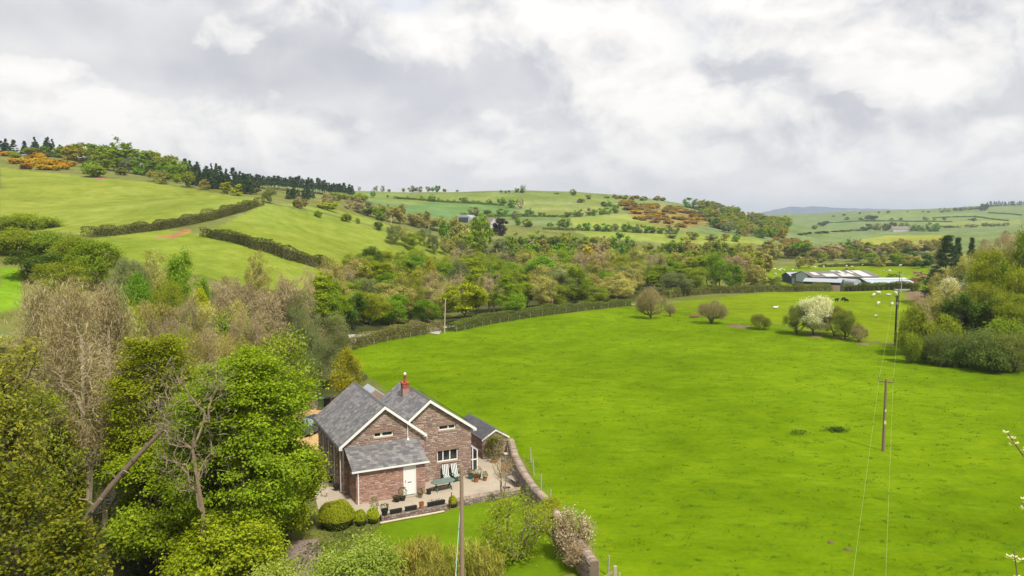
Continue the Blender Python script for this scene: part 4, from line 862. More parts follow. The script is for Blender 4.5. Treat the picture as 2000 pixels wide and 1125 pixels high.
def fence(name, pts, label, spacing=2.6, h=1.1, r=.04, col=(.3, .26, .2), rails=0, wires=(.35, .65, .95)):
    o = empty(name, (0, 0, 0), 0, label, 'fence'); m0 = None; P_ = [np.array(p) for p in pts]; posts = []; rr = random.Random(3)
    for a, b in zip(P_[:-1], P_[1:]):
        n_ = max(1, int(round(np.linalg.norm(b-a)/spacing))); posts += [a+(b-a)*i/n_ for i in range(n_)]
    posts.append(P_[-1]); mm = MB(); mm.tube([(0, 0, -.15), (0, 0, h)], [r, r*.95], 6, col); me = mm.mesh('post', WOODG)
    for p in posts:
        q = link('post', me, o); q.location = (*p, Z(*p)); q.rotation_euler = (rr.uniform(-.05, .05), rr.uniform(-.05, .05), rr.uniform(0, 3)); q.scale = (1, 1, rr.uniform(.9, 1.1))
    if wires:
        w_ = MB()
        for z in wires: w_.tube([(*p, Z(*p)+z) for p in posts], .005, 3)
        w_.build('wire', plain('fence_wire', (.3, .3, .3), .4, .5), o)
    return o
fence('wire_fence', [(1.6, 61), (1.75, 57.6), (2.2, 54.4), (2.75, 51.4), (3.5, 48), (4.5, 44.4), (5.5, 40.6), (5.8, 38.2)], 'wire fence on thin grey posts along the field side of the stone wall', 3.4, 1.25, .045, (.42, .38, .31))
rf_ = empty('rail_fence', (0, 0, 0), 0, 'short post and rail fence beside the stone wall end, bottom of the field edge', 'fence')
pa = atz(1201, 1141); m = MB(); m.box((pa[0]-.09, pa[1]-.09, 0), (pa[0]+.09, pa[1]+.09, 1.05), (.4, .34, .25)); m.build('post', WOODG, rf_)
for z in (.35, .75): m = MB(); m.beam((pa[0], pa[1]+.1, z), (4.75, 38.6, z), .05, .12, col=(.3, .24, .17)); m.build('rail', WOODG, rf_)

# ------------------------------------------------------------------ barns and far houses
GALV = plain('galvanised_sheet', (.33, .36, .39), .4, .5, .15, .5); DARKS = plain('dark_cladding', (.045, .055, .07), .6, .3, .15, .5); FIBRE = plain('fibre_cement_roof', (.17, .155, .145), .85, .2, .25, .4); TANW = plain('tan_boarding', (.33, .25, .17), .85, .2, .25, .5); BLUEW = plain('pale_blue_sheet', (.38, .46, .53), .4, .4, .1, .5); SKYL = plain('skylight_sheet', (.52, .52, .5), .5, .3, .08, .5); GREYW = plain('grey_boarding', (.16, .145, .13), .85, .2, .25, .5)
def barn(name, corner, yaw, L, Wd, eave, ridge, roof, wall, gable, label, cat='barn', bays=6, sky=0, seed=1, front=None, corr=.6):
    o = empty(name, corner, yaw, label, cat); m = MB(); m.box((0, 0, -.5), (L, .15, eave)); m.box((0, Wd-.15, -.5), (L, Wd, eave)); m.build('wall', front or wall, o)
    for x in (0, L-.15): m = MB(); m.prism([(x, .15, -.5), (x, Wd-.15, -.5), (x, Wd-.15, eave), (x, Wd/2, ridge), (x, .15, eave)], (.15, 0, 0)); m.build('gable_wall', gable, o)
    k_ = (ridge-eave)/(Wd/2)
    for sgn in (0, 1):
        y0, y1 = (-.4, Wd/2) if not sgn else (Wd+.4, Wd/2); z0 = eave-.4*k_+.05; m = MB(); n_ = int(L/corr); V_ = []; F_ = []
        for i in range(n_*2+1):
            x = -.3+(L+.6)*i/(n_*2); b_ = .05*(i % 2); V_ += [(x, y0, z0+b_), (x, y1+.001*sgn, ridge+.05+b_), (x, y0, z0+b_-.08), (x, y1+.001*sgn, ridge-.03+b_)]
        for i in range(n_*2): j = i*4; F_ += [(j, j+4, j+5, j+1), (j+2, j+3, j+7, j+6), (j, j+2, j+6, j+4), (j+1, j+5, j+7, j+3)]
        F_ += [(0, 1, 3, 2), (n_*8, n_*8+2, n_*8+3, n_*8+1)]; m.add(V_, F_); rf = m.build('roof', roof, o)
        r = random.Random(seed+sgn)
        if sky and not sgn:
            for (a, b, t0, t1) in sky:
                q = MB(); f0 = lambda t_: (y0+(y1-y0)*t_, z0+(ridge+.05-z0)*t_+.12); q.prism([(a, *f0(t0)), (b, *f0(t0)), (b, *f0(t1)), (a, *f0(t1))], (0, 0, .03)); q.build('skylight', SKYL, rf)
    return o
def corner_at(u, v): p = at(u, v); return (p[0], p[1], Z(p[0], p[1]))
cA = np.array(aty(1588, 560, 256)); zA = Z(cA[0], 256); bz = lambda v, y: aty(1600, v, y)[2]
big = barn('barn', (cA[0], 256, zA), math.radians(8), 25, 15, bz(541, 257)-zA, bz(529, 266)-zA, FIBRE, GREYW, GREYW, 'largest barn with a grey-brown roof and scattered white skylights', sky=[(1.5, 3.6, .3, .75), (5, 9.5, .05, .5), (11, 15.5, .05, .5), (13, 14.4, .3, .98), (16.5, 17.8, .5, 1.), (18.5, 22, .02, .98), (10.5, 12.5, .85, 1.)])
gp = MB(); H_ = bz(529, 266)-zA; gp.prism([(-.06, 3.8, 1.8), (-.06, 11.5, 1.8), (-.06, 11.5, H_-1.3), (-.06, 7.5, H_-.1), (-.06, 3.8, H_-1.3)], (.05, 0, 0)); gp.build('sheet_panel', BLUEW, big)
gp = MB(); gp.box((-.05, 12.6, 0), (.0, 14.2, 2.6)); gp.build('door', GALV, big)
cB = aty(1545, 556, 272); barn('small_barn', (cB[0], 272, Z(cB[0], 272)), math.radians(8), 6, 7, bz(541, 272)-zA-.3, bz(536, 272)-zA, GALV, DARKS, DARKS, 'small black-walled barn at the left end of the farm buildings', seed=3)
cC = np.array(aty(1641, 558, 236)); cyaw = math.radians(141)
hb = bz(550, 238)
# axis runs away to the left: near gable dark, long wall boarded in tan
ax = math.radians(150); Lb, Wb = 11., 9.
oB = empty('boarded_barn', (cC[0], 236, Z(cC[0], 236)), ax, 'low barn with tan boarded side and pale roof in front of the largest barn', 'barn')
ev, rg = 3.0, 3.75
m = MB(); m.box((0, 0, -.5), (Lb, .12, ev-.9)); m.build('wall', TANW, oB); m = MB(); m.box((0, .05, ev-.9), (Lb, .1, ev-.02)); m.build('dark_opening', BLACKP, oB); m = MB(); m.box((0, -Wb, -.5), (Lb, -Wb+.12, ev)); m.build('wall', GALV, oB)
for x in (0, Lb-.1): m = MB(); m.prism([(x, 0, -.5), (x, -Wb+.12, -.5), (x, -Wb+.12, ev), (x, -Wb/2, rg), (x, 0, ev)], (.1, 0, 0)); m.build('gable_wall', DARKS, oB)
for (ya, yb) in ((.3, -Wb/2), (-Wb-.3, -Wb/2-.001)): m = MB(); m.prism([(-.3, ya, ev-.05), (Lb+.3, ya, ev-.05), (Lb+.3, yb, rg+.06), (-.3, yb, rg+.06)], (0, 0, .07)); m.build('roof', GALV, oB)
cD = np.array(aty(1698, 557, 246)); zD = Z(cD[0], 246)
barn('long_barn', (cD[0], 246, zD), math.radians(2), 15.2, 11, bz(552.5, 246)-zD, bz(544, 250)-zD, BLUEW, GALV, DARKS, 'long low barn with a pale blue-white roof at the right of the farm', sky=[(.2, 15., .62, .98)], front=BLUEW)
cE = np.array(aty(1660, 548, 259)); barn('rear_barn', (cE[0], 259, Z(cE[0], 259)), math.radians(3), 12, 8, bz(548, 259)-zA, bz(543, 259)-zA, SKYL, GALV, GALV, 'white-roofed shed between the largest barn and the long barn')
cF = np.array(aty(1675, 557, 243)); ar = empty('arched_shed', (cF[0], 243, Z(cF[0], 243)), math.radians(20), 'narrow pale shed with an arched roof between the barns', 'shed')
m = MB(); pr = [(-1.6, 0)]+[(-1.6*math.cos(a), 2.6+1.3*math.sin(a)) for a in np.linspace(0, math.pi, 9)]+[(1.6, 0)]; m.prism([(x, 0, z) for x, z in pr], (0, 8, 0)); m.build('shell', GALV, ar); m = MB(); m.box((-1.2, -.05, 0), (1.2, -.01, 2.6)); m.build('door', BLUEW, ar)
tr = empty('feed_trough', tuple(at(1762, 571)), .05, 'low white feed trough on legs in front of the far hedge', 'trough'); m = MB(); m.prism([(-2, -.4, .45), (2, -.4, .45), (2.1, -.55, .85), (-2.1, -.55, .85)], (0, .9, 0)); m.build('basin', SKYL, tr)
for sx in (-1.8, 1.8):
    for sy in (-.3, .4): m = MB(); m.box((sx-.05, sy-.05, 0), (sx+.05, sy+.05, .448)); m.build('leg', GALV, tr)
tr = empty('red_trailer', tuple(at(1775, 556)), .2, 'rusty red farm trailer at the right end of the barns', 'trailer'); RUSTM = plain('rusty_red', (.2, .06, .045), .8, .2, .4, 1.)
m = MB(); m.box((-2.2, -1, .8), (2.2, 1, 1.0)); m.build('bed', RUSTM, tr)
for (lo, hi) in (((-2.2, -1, 1.002), (2.2, -.92, 1.9)), ((-2.2, .92, 1.002), (2.2, 1, 1.9)), ((-2.2, -.918, 1.002), (-2.12, .918, 1.9))): m = MB(); m.box(lo, hi); m.build('side_board', RUSTM, tr)
for sx in (-.8, .6):
    for sy in (-1.15, .95): m = MB(); m.tube([(sx, sy, .45), (sx, sy+.2, .45)], .45, 12); m.build('wheel', BLACKP, tr)
tr = empty('feed_crate', tuple(at(1356, 620)), -.1, 'brown wooden feed crate near the round bare bush', 'crate'); m = MB(); m.box((-1.0, -.4, .18), (1.0, .4, .3), (.2, .12, .08)); m.build('floor_board', WOODG, tr)
for y in (-.42, .4): m = MB(); m.box((-1.05, y, .3), (1.05, y+.04, .62), (.3, .16, .1)); m.build('plank', WOODG, tr)
for sx in (-.9, .9):
    for sy in (-.3, .3): m = MB(); m.box((sx-.05, sy-.05, 0), (sx+.05, sy+.05, .178), (.2, .12, .08)); m.build('leg', WOODG, tr)
WHW = plain('white_render', (.52, .51, .48), .8, .2, .08, .4); SLR = plain('old_slate_roof', (.2, .17, .15), .8, .2, .2, .5); DKW = plain('dark_opening', (.03, .03, .035), .5)
def cottage_far(u, v, d, L, Wd, eave, ridge, yaw, roof, wall, label, name='farmhouse', chim=True):
    p = aty(u, v, d); o = barn(name, (p[0], d, Z(p[0], d)), yaw, L, Wd, eave, ridge, roof, wall, wall, label, 'house')
    for x in np.arange(1.5, L-1, 2.6):
        for z in ((.9, 2.7) if eave > 4 else (.9,)): m = MB(); m.box((x, -.04, z), (x+.9, .02, z+1.1)); m.build('window', DKW, o)
    for y in ((Wd*.3,)): m = MB(); m.box((L-.02, y, 1), (L+.04, y+.9, 2.2)); m.build('window', DKW, o)
    if chim: m = MB(); m.box((.3, Wd/2-.4, ridge-.3), (1.1, Wd/2+.4, ridge+1.1)); m.build('chimney', wall, o)
    return o
cottage_far(938, 449, 470, 10, 6.5, 4.2, 7.2, math.radians(-48), SLR, WHW, 'whitewashed farmhouse with brown slate roof on the lower hillside beside a dark round tree')
pS = aty(905, 434, 500); oS = empty('arched_barn', (pS[0], 500, Z(pS[0], 500)), math.radians(-20), 'grey arched metal barn beside the farmhouse on the hill', 'barn'); m = MB(); pr = [(-5, 0)]+[(-5*math.cos(a), 3+2.2*math.sin(a)) for a in np.linspace(0, math.pi, 9)]+[(5, 0)]; m.prism([(x, 0, z) for x, z in pr], (0, 12, 0)); m.build('shell', GALV, oS); m = MB(); m.box((-3.5, -.06, 0), (3.5, -.01, 3.4)); m.build('door', DARKS, oS)
cottage_far(1066, 521, 300, 7, 5, 2.6, 4.2, .2, TANW, WHW, 'small tan-roofed cottage half hidden in the valley trees', 'valley_cottage')
cottage_far(1044, 516, 305, 5, 4, 2.4, 3.8, .2, SLR, WHW, 'small pale outbuilding left of the tan-roofed valley cottage', 'valley_outbuilding', False)
cottage_far(1745, 448, 1040, 24, 9, 4, 8, .05, SLR, WHW, 'white farmhouse among trees on the far right hillside', 'hill_farmhouse')
cottage_far(1768, 449, 1050, 16, 9, 3.5, 6, -.1, GALV, WHW, 'pale metal shed beside the far right hillside farmhouse', 'hill_barn', False)
# stone parapet of the lane bridge
pp = [at(u, v)[:2] for u, v in ((798, 640), (815, 639), (835, 641), (856, 643))]
dry_wall('bridge_parapet', [(pp[0][0]-.5, pp[0][1]+5.5), (pp[1][0]+1, pp[1][1]+5.0), (pp[2][0]+1.2, pp[2][1]+3.4), (pp[3][0]+.5, pp[3][1]+1.6)], 1.3, .5, 'curved stone parapet of the lane bridge in front of the trees', 500)

# ------------------------------------------------------------------ sheep
def sheep_mesh(name, cols, pose):
    V = []; E_ = []; R_ = []
    def nd(p, r, par=None):
        V.append(p); R_.append(r)
        if par is not None: E_.append((par, len(V)-1))
        return len(V)-1
    zb = .62 if pose != 'lying' else .3
    a = nd((0, 0, zb), .27); b = nd((.32, 0, zb), .25, a); c = nd((-.34, 0, zb), .24, a); nd((-.52, 0, zb-.02), .1, c)
    n1 = nd((.52, 0, zb+(.1 if pose != 'grazing' else -.08)), .13, b); n2 = nd((.66, 0, zb+(.25 if pose != 'grazing' else -.34)), .1, n1); nd((.82, 0, zb+(.2 if pose != 'grazing' else -.48)), .06, n2)
    if pose != 'lying':
        for (x, p) in ((.3, b), (-.34, c)):
            for y in (-.13, .13): k1 = nd((x, y, zb-.28), .07, p); k2 = nd((x+.01, y, .2), .045, k1); nd((x, y, .0), .04, k2)
    me = bpy.data.meshes.new(name+'_cage'); me.from_pydata(V, E_, []); ob = bpy.data.objects.new('tmp', me); COL.objects.link(ob)
    sk = ob.modifiers.new('s', 'SKIN'); ob.modifiers.new('ss', 'SUBSURF').levels = 1
    for i, r in enumerate(R_): me.skin_vertices[0].data[i].radius = (r, r*.92)
    me.skin_vertices[0].data[0].use_root = True
    dg = bpy.context.evaluated_depsgraph_get(); out_ = bpy.data.meshes.new_from_object(ob.evaluated_get(dg)); bpy.data.objects.remove(ob); out_.name = name
    out_.materials.clear(); out_.materials.append(WOOL)
    at_ = out_.color_attributes.new('tint', 'FLOAT_COLOR', 'POINT')
    for i, v in enumerate(out_.vertices):
        dark = v.co.x > .64 or v.co.z < .3 and pose != 'lying'; at_.data[i].color = (*(cols[1] if dark else cols[0]), 1)
    out_.polygons.foreach_set('use_smooth', [True]*len(out_.polygons)); return out_
WOOL = tinted('wool', .95, .15, 12., .3)
WS = ((.74, .70, .6), (.55, .5, .42)); BS = ((.025, .022, .02), (.02, .018, .016))
SH = {(c, p): sheep_mesh('sheep', WS if c == 'w' else BS, p) for c in 'wb' for p in ('standing', 'grazing', 'lying')}
def sheep(u, v, c, p, label, group, rz, sc=1.15):
    q = at(u, v); o = link('sheep', SH[(c, p)]); o.location = q; o.rotation_euler = (0, 0, rz); o.scale = (sc,)*3; put(o, label, 'sheep', group)
ns = ((1514, 603, 'lying', 'white sheep lying alone left of the blossoming hawthorn'), (1716, 575.5, 'standing', 'white sheep standing, nearest the far hedge, right of the barns'), (1706, 580, 'grazing', 'white sheep grazing just in front of the sheep nearest the far hedge'), (1716, 596, 'grazing', 'white sheep grazing in mid field left of the black pole'), (1742, 598, 'grazing', 'white sheep right behind the black pole'), (1711, 620, 'lying', 'white sheep lying closest to the black pole in the second field'), (1750, 577, 'standing', 'white sheep standing near the white feed trough'), (1735, 578, 'lying', 'white sheep lying between the feed trough and the standing sheep'))
for i, (u, v, p, l) in enumerate(ns): sheep(u, v, 'w', p, l, 'sheep in the second field', 2.9+i*.35 if i % 2 else .2+i*.2)
sheep(1634, 590, 'b', 'standing', 'black sheep standing apart, just right of the white hawthorn', 'sheep in the second field', .4)
sheep(1648, 588, 'b', 'grazing', 'left one of two black sheep grazing side by side', 'sheep in the second field', 3.3); sheep(1653, 591, 'b', 'standing', 'right one of two black sheep grazing side by side', 'sheep in the second field', 2.6)
for i, (qx, qy) in enumerate(((228, 212), (280, 206), (367, 211), (183, 254), (410, 183), (600, 183), (930, 168), (985, 170), (1230, 154), (1380, 221), (1320, 219), (1490, 164), (1745, 153), (180, 195), (30, 333), (95, 233), (250, 196), (690, 176), (1100, 158))):
    sheep(1480+qx/5.356, 490+qy/5.356, 'w', ('grazing', 'lying', 'standing')[i % 3], 'tiny white sheep grazing in the pale field behind the barns', 'sheep in the field behind the barns', i*1.7, 1.1)

# ------------------------------------------------------------------ plants
KC = dict(sycamore=[(0.247, 0.336, 0.008), (0.341, 0.425, 0.011), (0.186, 0.26, 0.008)], maple=[(0.378, 0.436, 0.009), (0.477, 0.515, 0.014), (0.281, 0.356, 0.009)], olive=[(0.267, 0.341, 0.02), (0.339, 0.405, 0.028), (0.21, 0.268, 0.018)], tan=[(0.385, 0.345, 0.092), (0.453, 0.391, 0.111), (0.323, 0.317, 0.073), (0.342, 0.353, 0.067)], bare=[(0.36, 0.289, 0.153), (0.439, 0.35, 0.185), (0.296, 0.245, 0.129)], green=[(0.188, 0.309, 0.013), (0.255, 0.389, 0.018), (0.143, 0.25, 0.011)], dark=[(0.091, 0.161, 0.017), (0.132, 0.211, 0.021), (0.072, 0.121, 0.015)], willow=[(0.25, 0.285, 0.115), (0.29, 0.32, 0.14), (0.21, 0.25, 0.085)], yellow=[(0.464, 0.408, 0.039), (0.366, 0.348, 0.039)], conifer=[(0.068, 0.122, 0.053), (0.094, 0.156, 0.065), (0.056, 0.094, 0.047)], gold=[(0.5, 0.45, 0.015), (0.44, 0.41, 0.015), (0.36, 0.36, 0.018), (0.22, 0.26, 0.02), (0.15, 0.19, 0.02)], haw=[(0.78, 0.77, 0.58), (0.72, 0.72, 0.5), (0.8, 0.78, 0.62), (0.75, 0.74, 0.55), (0.2, 0.26, 0.07)], hawgreen=[(0.239, 0.276, 0.042), (0.29, 0.308, 0.047), (0.188, 0.227, 0.037)], purple=[(0.045, 0.03, 0.024), (0.06, 0.04, 0.03)], gorse=[(0.62, 0.4, 0.006), (0.58, 0.36, 0.006), (0.52, 0.3, 0.01), (0.66, 0.44, 0.01), (0.16, 0.18, 0.03)], rustgorse=[(0.3, 0.2, 0.04), (0.36, 0.26, 0.03), (0.2, 0.2, 0.05), (0.22, 0.15, 0.05), (0.42, 0.28, 0.02)], oak=[(0.369, 0.33, 0.027), (0.3, 0.289, 0.027), (0.246, 0.247, 0.036)], ivy=[(0.228, 0.216, 0.008), (0.161, 0.171, 0.008), (0.095, 0.116, 0.008), (0.285, 0.252, 0.01)], ash=[(0.513, 0.402, 0.186), (0.444, 0.369, 0.149), (0.376, 0.336, 0.111)], blossom=[(0.605, 0.508, 0.414), (0.666, 0.581, 0.461), (0.302, 0.23, 0.15), (0.363, 0.326, 0.115), (0.26, 0.2, 0.13), (0.24, 0.24, 0.09)], young=[(0.438, 0.463, 0.023), (0.371, 0.414, 0.039), (0.287, 0.348, 0.023)], elder=[(0.338, 0.427, 0.06), (0.403, 0.475, 0.077), (0.273, 0.365, 0.043)], box=[(0.451, 0.518, 0.012), (0.36, 0.436, 0.012), (0.27, 0.352, 0.012)], whip=[(0.317, 0.296, 0.047), (0.381, 0.343, 0.056), (0.254, 0.265, 0.033)], heath=[(0.195, 0.204, 0.039), (0.244, 0.228, 0.047), (0.159, 0.156, 0.035)])
WOODC = dict(default=(.2, .165, .12), ash=(.5, .42, .3), bare=(.26, .21, .16), tan=(.27, .215, .15), olive=(.22, .185, .12), conifer=(.11, .075, .055), oak=(.1, .075, .05), haw=(.06, .05, .04), hawgreen=(.07, .06, .045), sycamore=(.16, .12, .09))
def edge_tubes(P0, P1, R0, R1, k=4):
    d = P1-P0; L = np.linalg.norm(d, axis=1)[:, None]+1e-9; d = d/L; ref = np.where(np.abs(d[:, 2:3]) > .9, [[1., 0, 0]], [[0, 0, 1.]]); x = np.cross(d, ref); x /= np.linalg.norm(x, axis=1)[:, None]; y = np.cross(d, x)
    P0 = P0-d*R0[:, None]*.35; a = 2*np.pi*np.arange(k)/k; ring = x[:, None]*np.cos(a)[None, :, None]+y[:, None]*np.sin(a)[None, :, None]
    V = np.concatenate([P0[:, None]+ring*R0[:, None, None], P1[:, None]+ring*R1[:, None, None]], 1); n = len(P0); b = np.arange(n)[:, None]*2*k; i = np.arange(k); j = (i+1) % k
    Q = np.stack([b+i, b+j, b+k+j, b+k+i], -1).reshape(-1, 4); return V.reshape(-1, 3), Q
def skeleton(rr, H, R, base, tips, form, stems=1, lean=(0, 0), rtip=.012, trunk_top=.7, jit=.09):
    N = [np.array([0., 0, 0])]; PA = [-1]
    cz = base+(H-base)*.5; rz = (H-base)*.5
    for s in range(stems):
        par = 0; off = rr.normal(size=2)*(R*.35 if stems > 1 else .12); nseg = 5
        for i in range(1, nseg+1):
            f_ = i/nseg*trunk_top; N.append(np.array([off[0]*f_*1.4+lean[0]*f_+rr.normal()*.007*H*(f_ > .15), off[1]*f_*1.4+lean[1]*f_+rr.normal()*.007*H, H*f_])); PA.append(par); par = len(N)-1
    ctr = np.array([lean[0]*.8, lean[1]*.8, cz])
    if form == 'cone':
        z = rr.uniform(0, 1, tips)**1.25; rad_ = R*(1-z)*rr.uniform(.75, 1.05, tips); a = rr.uniform(0, 2*np.pi, tips); T = np.stack([rad_*np.cos(a), rad_*np.sin(a), base+(H-base)*z-rad_*.12], 1)
    else:
        K = int(rr.uniform(12, 18)); ld_ = rr.normal(size=(K, 3)); ld_ /= np.linalg.norm(ld_, axis=1)[:, None]; 
        if form == 'bush': ld_[:, 2] = np.abs(ld_[:, 2])*1.15-.42
        lc = ld_*np.array([R, R, rz])*rr.uniform(.46, .64, (K, 1)); lr = rr.uniform(.34, .5, K)
        k = rr.randint(0, K, tips); d = rr.normal(size=(tips, 3)); d /= np.linalg.norm(d, axis=1)[:, None]; d += ld_[k]*.7; d /= np.linalg.norm(d, axis=1)[:, None]
        T = ctr+lc[k]+d*lr[k][:, None]*np.array([R, R, rz])*rr.uniform(.55, 1.0, (tips, 1))
        if form == 'upright': T[:, :2] = ctr[:2]+(T[:, :2]-ctr[:2])*(1.1-.5*np.clip((T[:, 2:3]-base)/(H-base), 0, 1))
        if form == 'bush': T[:, 2] = np.where(T[:, 2] < cz, cz-(cz-T[:, 2])*1.35, T[:, 2]); T[:, 2] = np.maximum(T[:, 2], rr.uniform(.08, .3, tips)*H*.5)
        T[:, 2] = np.clip(T[:, 2], max(base*.8, .15), H)
    T = T[np.argsort(np.linalg.norm(T-np.array([0, 0, base*.8]), axis=1))]; NN = np.array(N); PA = list(PA); NN = list(NN); arr = np.zeros((len(NN)+tips*3, 3)); arr[:len(NN)] = NN; n = len(NN); ti = []; pl = np.zeros(len(arr))
    for i in range(1, n): pl[i] = pl[PA[i]]+np.linalg.norm(arr[i]-arr[PA[i]])
    for p in T:
        c = np.linalg.norm(arr[1:n]-p, axis=1)+.45*pl[1:n]+.9*np.maximum(0, arr[1:n, 2]-p[2]+.1)+(.0 if form != 'cone' else 2*np.abs(arr[1:n, 2]-p[2])); j = int(np.argmin(c))+1; q = arr[j]; L = np.linalg.norm(p-q)
        m1 = q+(p-q)*.4+rr.normal(size=3)*np.minimum(jit*L, .22)+np.array([0, 0, -.06*L if form != 'cone' else 0]); m2 = q+(p-q)*.75+rr.normal(size=3)*np.minimum(jit*.7*L, .16)
        arr[n] = m1; PA.append(j); arr[n+1] = m2; PA.append(n); arr[n+2] = p; PA.append(n+1); ti.append(n+2); pl[n:n+3] = pl[j]+L*np.array([.4, .75, 1.]); n += 3
    arr = arr[:n]; PA = np.array(PA); w = np.zeros(n); w[ti] = 1.; 
    for i in range(n-1, 0, -1):
        if w[i] == 0: w[i] = .5
        w[PA[i]] += w[i]
    r = rtip*w**.47; r[0] = r[1]*1.35 if stems == 1 else r[1]
    return arr, PA, r, np.array(ti), ctr
def gen_tree(seed, kind, H, R, base=.25, form='round', tips=80, leaves=6000, size=.28, aspect=.6, sig=.5, stems=1, lean=(0, 0), up=.5, along=0., rtip=.014, flat=.7, wood_k=4, cols=None, tip_share=1., var=.16, trunk_top=.7, wcol=None):
    rr = np.random.RandomState(seed); b = base*H; arr, PA, r, ti, ctr = skeleton(rr, H, R, b, tips, form, stems, lean, rtip, trunk_top)
    i = np.arange(1, len(arr)); p = PA[1:]; r0 = np.minimum(r[p], r[i]*1.5+.0); V, Q = edge_tubes(arr[p], arr[i], r0, r[i], wood_k)
    wc = np.array(wcol or WOODC.get(kind, WOODC['default'])); wc_ = wc*np.repeat(rr.uniform(.75, 1.25, len(i)), 2*wood_k)[:, None]
    use = ti if tip_share >= 1 else rr.choice(ti, max(1, int(len(ti)*tip_share)), replace=False)
    k = rr.randint(0, len(use), leaves); tp = arr[use][k]; o = tp-ctr; o /= np.linalg.norm(o, axis=1)[:, None]+1e-9
    c = tp+rr.normal(size=(leaves, 3))*np.array([sig, sig, sig*flat])
    inner = rr.uniform(0, 1, leaves) < .22; seg = rr.randint(1, len(arr), leaves); m_ = inner & (arr[seg][:, 2] > b*.9); c[m_] = arr[seg][m_]+rr.normal(size=(m_.sum(), 3))*sig*.6
    c[:, 2] = np.maximum(c[:, 2], .05)
    al = None
    if along: al = o*along+np.array([0, 0, along*.6])
    LV, LC = leaf_quads(rr, c, o, size, aspect, cols or KC[kind], up, var, 0., al)
    clump = rr.uniform(.86, 1.14, len(use))[k]; LC = LC*np.repeat(clump, 4)[:, None]
    return (V, Q, wc_), (LV, LC)
def tree_meshes(kind, *a, merged=False, leafmat=None, **kw):
    (V, Q, wc), (LV, LC) = gen_tree(*a, **kw); lm = leafmat or LEAF; LQ = np.arange(len(LV)).reshape(-1, 4)
    if merged: return [fast_mesh(kind, np.concatenate([V, LV]), np.concatenate([Q, LQ+len(V)]), [BARK, lm], np.concatenate([wc, LC]), np.concatenate([np.zeros(len(Q), int), np.ones(len(LQ), int)]))]
    return [fast_mesh('trunk', V, Q, BARK, wc), fast_mesh('crown', LV, LQ, lm, LC)]
# kind -> (object name, category, build settings, proto height, proto radius)
SPEC = dict(
    sycamore=('broadleaf_tree', 'tree', dict(base=.14, tips=110, sig=.42, flat=.4, up=1.0, aspect=.75), 11, 4.6), maple=('maple_tree', 'tree', dict(base=.18, tips=100, sig=.4, flat=.4, up=.9, aspect=.75), 9, 3.8),
    green=('broadleaf_tree', 'tree', dict(base=.12, tips=100, sig=.5), 10, 4.3), olive=('budding_tree', 'tree', dict(base=.16, tips=130, sig=.45, aspect=.35, along=.5), 10, 4.3),
    tan=('budding_tree', 'tree', dict(base=.18, tips=200, sig=.38, aspect=.16, along=1.2, size=1.5), 10.5, 4.2), bare=('bare_tree', 'tree', dict(base=.2, tips=240, sig=.34, aspect=.09, along=1.5, size=1.7, leaves=.75), 10.5, 4.2),
    dark=('evergreen_tree', 'tree', dict(base=.06, tips=90, sig=.5), 8, 3.8), willow=('willow_tree', 'tree', dict(base=.1, tips=130, sig=.42, aspect=.25, along=.7, size=1.2), 9, 4.6), yellow=('broadleaf_tree', 'tree', dict(base=.2, tips=70, sig=.4, leaves=.6), 9, 3.2),
    conifer=('conifer_tree', 'tree', dict(base=.12, form='cone', tips=170, sig=.3, flat=.5, aspect=.25, along=.8, size=1.3, up=.2), 14, 3.2), pine=('pine_tree', 'tree', dict(base=.36, form='cone', tips=90, sig=.4, flat=.9, aspect=.4, cols=KC['conifer'], leaves=1.2, wcol=(.2, .135, .1), trunk_top=.9, rtip=.03), 14, 2.1),
    haw=('hawthorn_tree', 'tree', dict(base=.05, tips=170, sig=.36, flat=.7, up=.8, size=.7, leaves=2.0), 7, 3.2), hawgreen=('hawthorn_tree', 'tree', dict(base=.03, form='bush', stems=2, tips=190, sig=.34, aspect=.3, along=.6, leaves=1.4, trunk_top=.5), 6, 3.),
    bush=('bush', 'bush', dict(base=.02, form='bush', tips=110, sig=.3, stems=5, aspect=.4, along=.4, cols=KC['olive'], trunk_top=.5), 3.2, 2.2), twigbush=('bare_bush', 'bush', dict(base=.02, form='bush', tips=260, sig=.26, stems=8, aspect=.1, along=1.5, size=1.5, leaves=1.3, cols=[(.28, .235, .1), (.25, .23, .08), (.32, .27, .12), (.24, .25, .07)], trunk_top=.6, wcol=(.18, .14, .09)), 3.4, 2.6),
    greenbush=('bush', 'bush', dict(base=.02, form='bush', tips=90, sig=.32, stems=4, cols=[(.14, .2, .03), (.18, .235, .04), (.11, .17, .025)], trunk_top=.5), 3., 2.2), darkbush=('bush', 'bush', dict(base=.02, form='bush', tips=90, sig=.3, stems=4, cols=KC['dark'], trunk_top=.5), 2.8, 2.1), willowbush=('willow_bush', 'bush', dict(base=.02, form='bush', tips=120, sig=.34, stems=6, cols=[(.215, .275, .065), (.25, .31, .08), (.175, .23, .05)], aspect=.28, along=.7, trunk_top=.5), 4, 2.8),
    gorse=('gorse_bush', 'bush', dict(base=.02, form='bush', tips=90, sig=.25, stems=4, up=1.2, leaves=2.2, aspect=.8, trunk_top=.5), 2., 1.9), rustgorse=('gorse_bush', 'bush', dict(base=.02, form='bush', tips=60, sig=.28, stems=4, up=1., trunk_top=.5), 1.8, 2.2), purple=('copper_tree', 'tree', dict(base=.08, tips=90, sig=.5), 9, 4.6), gold=('golden_conifer', 'tree', dict(base=.03, form='cone', tips=170, sig=.26, flat=.8, aspect=.4, along=.6), 6.5, 2.4))
for k_ in ('pine',): KC[k_] = KC['conifer']
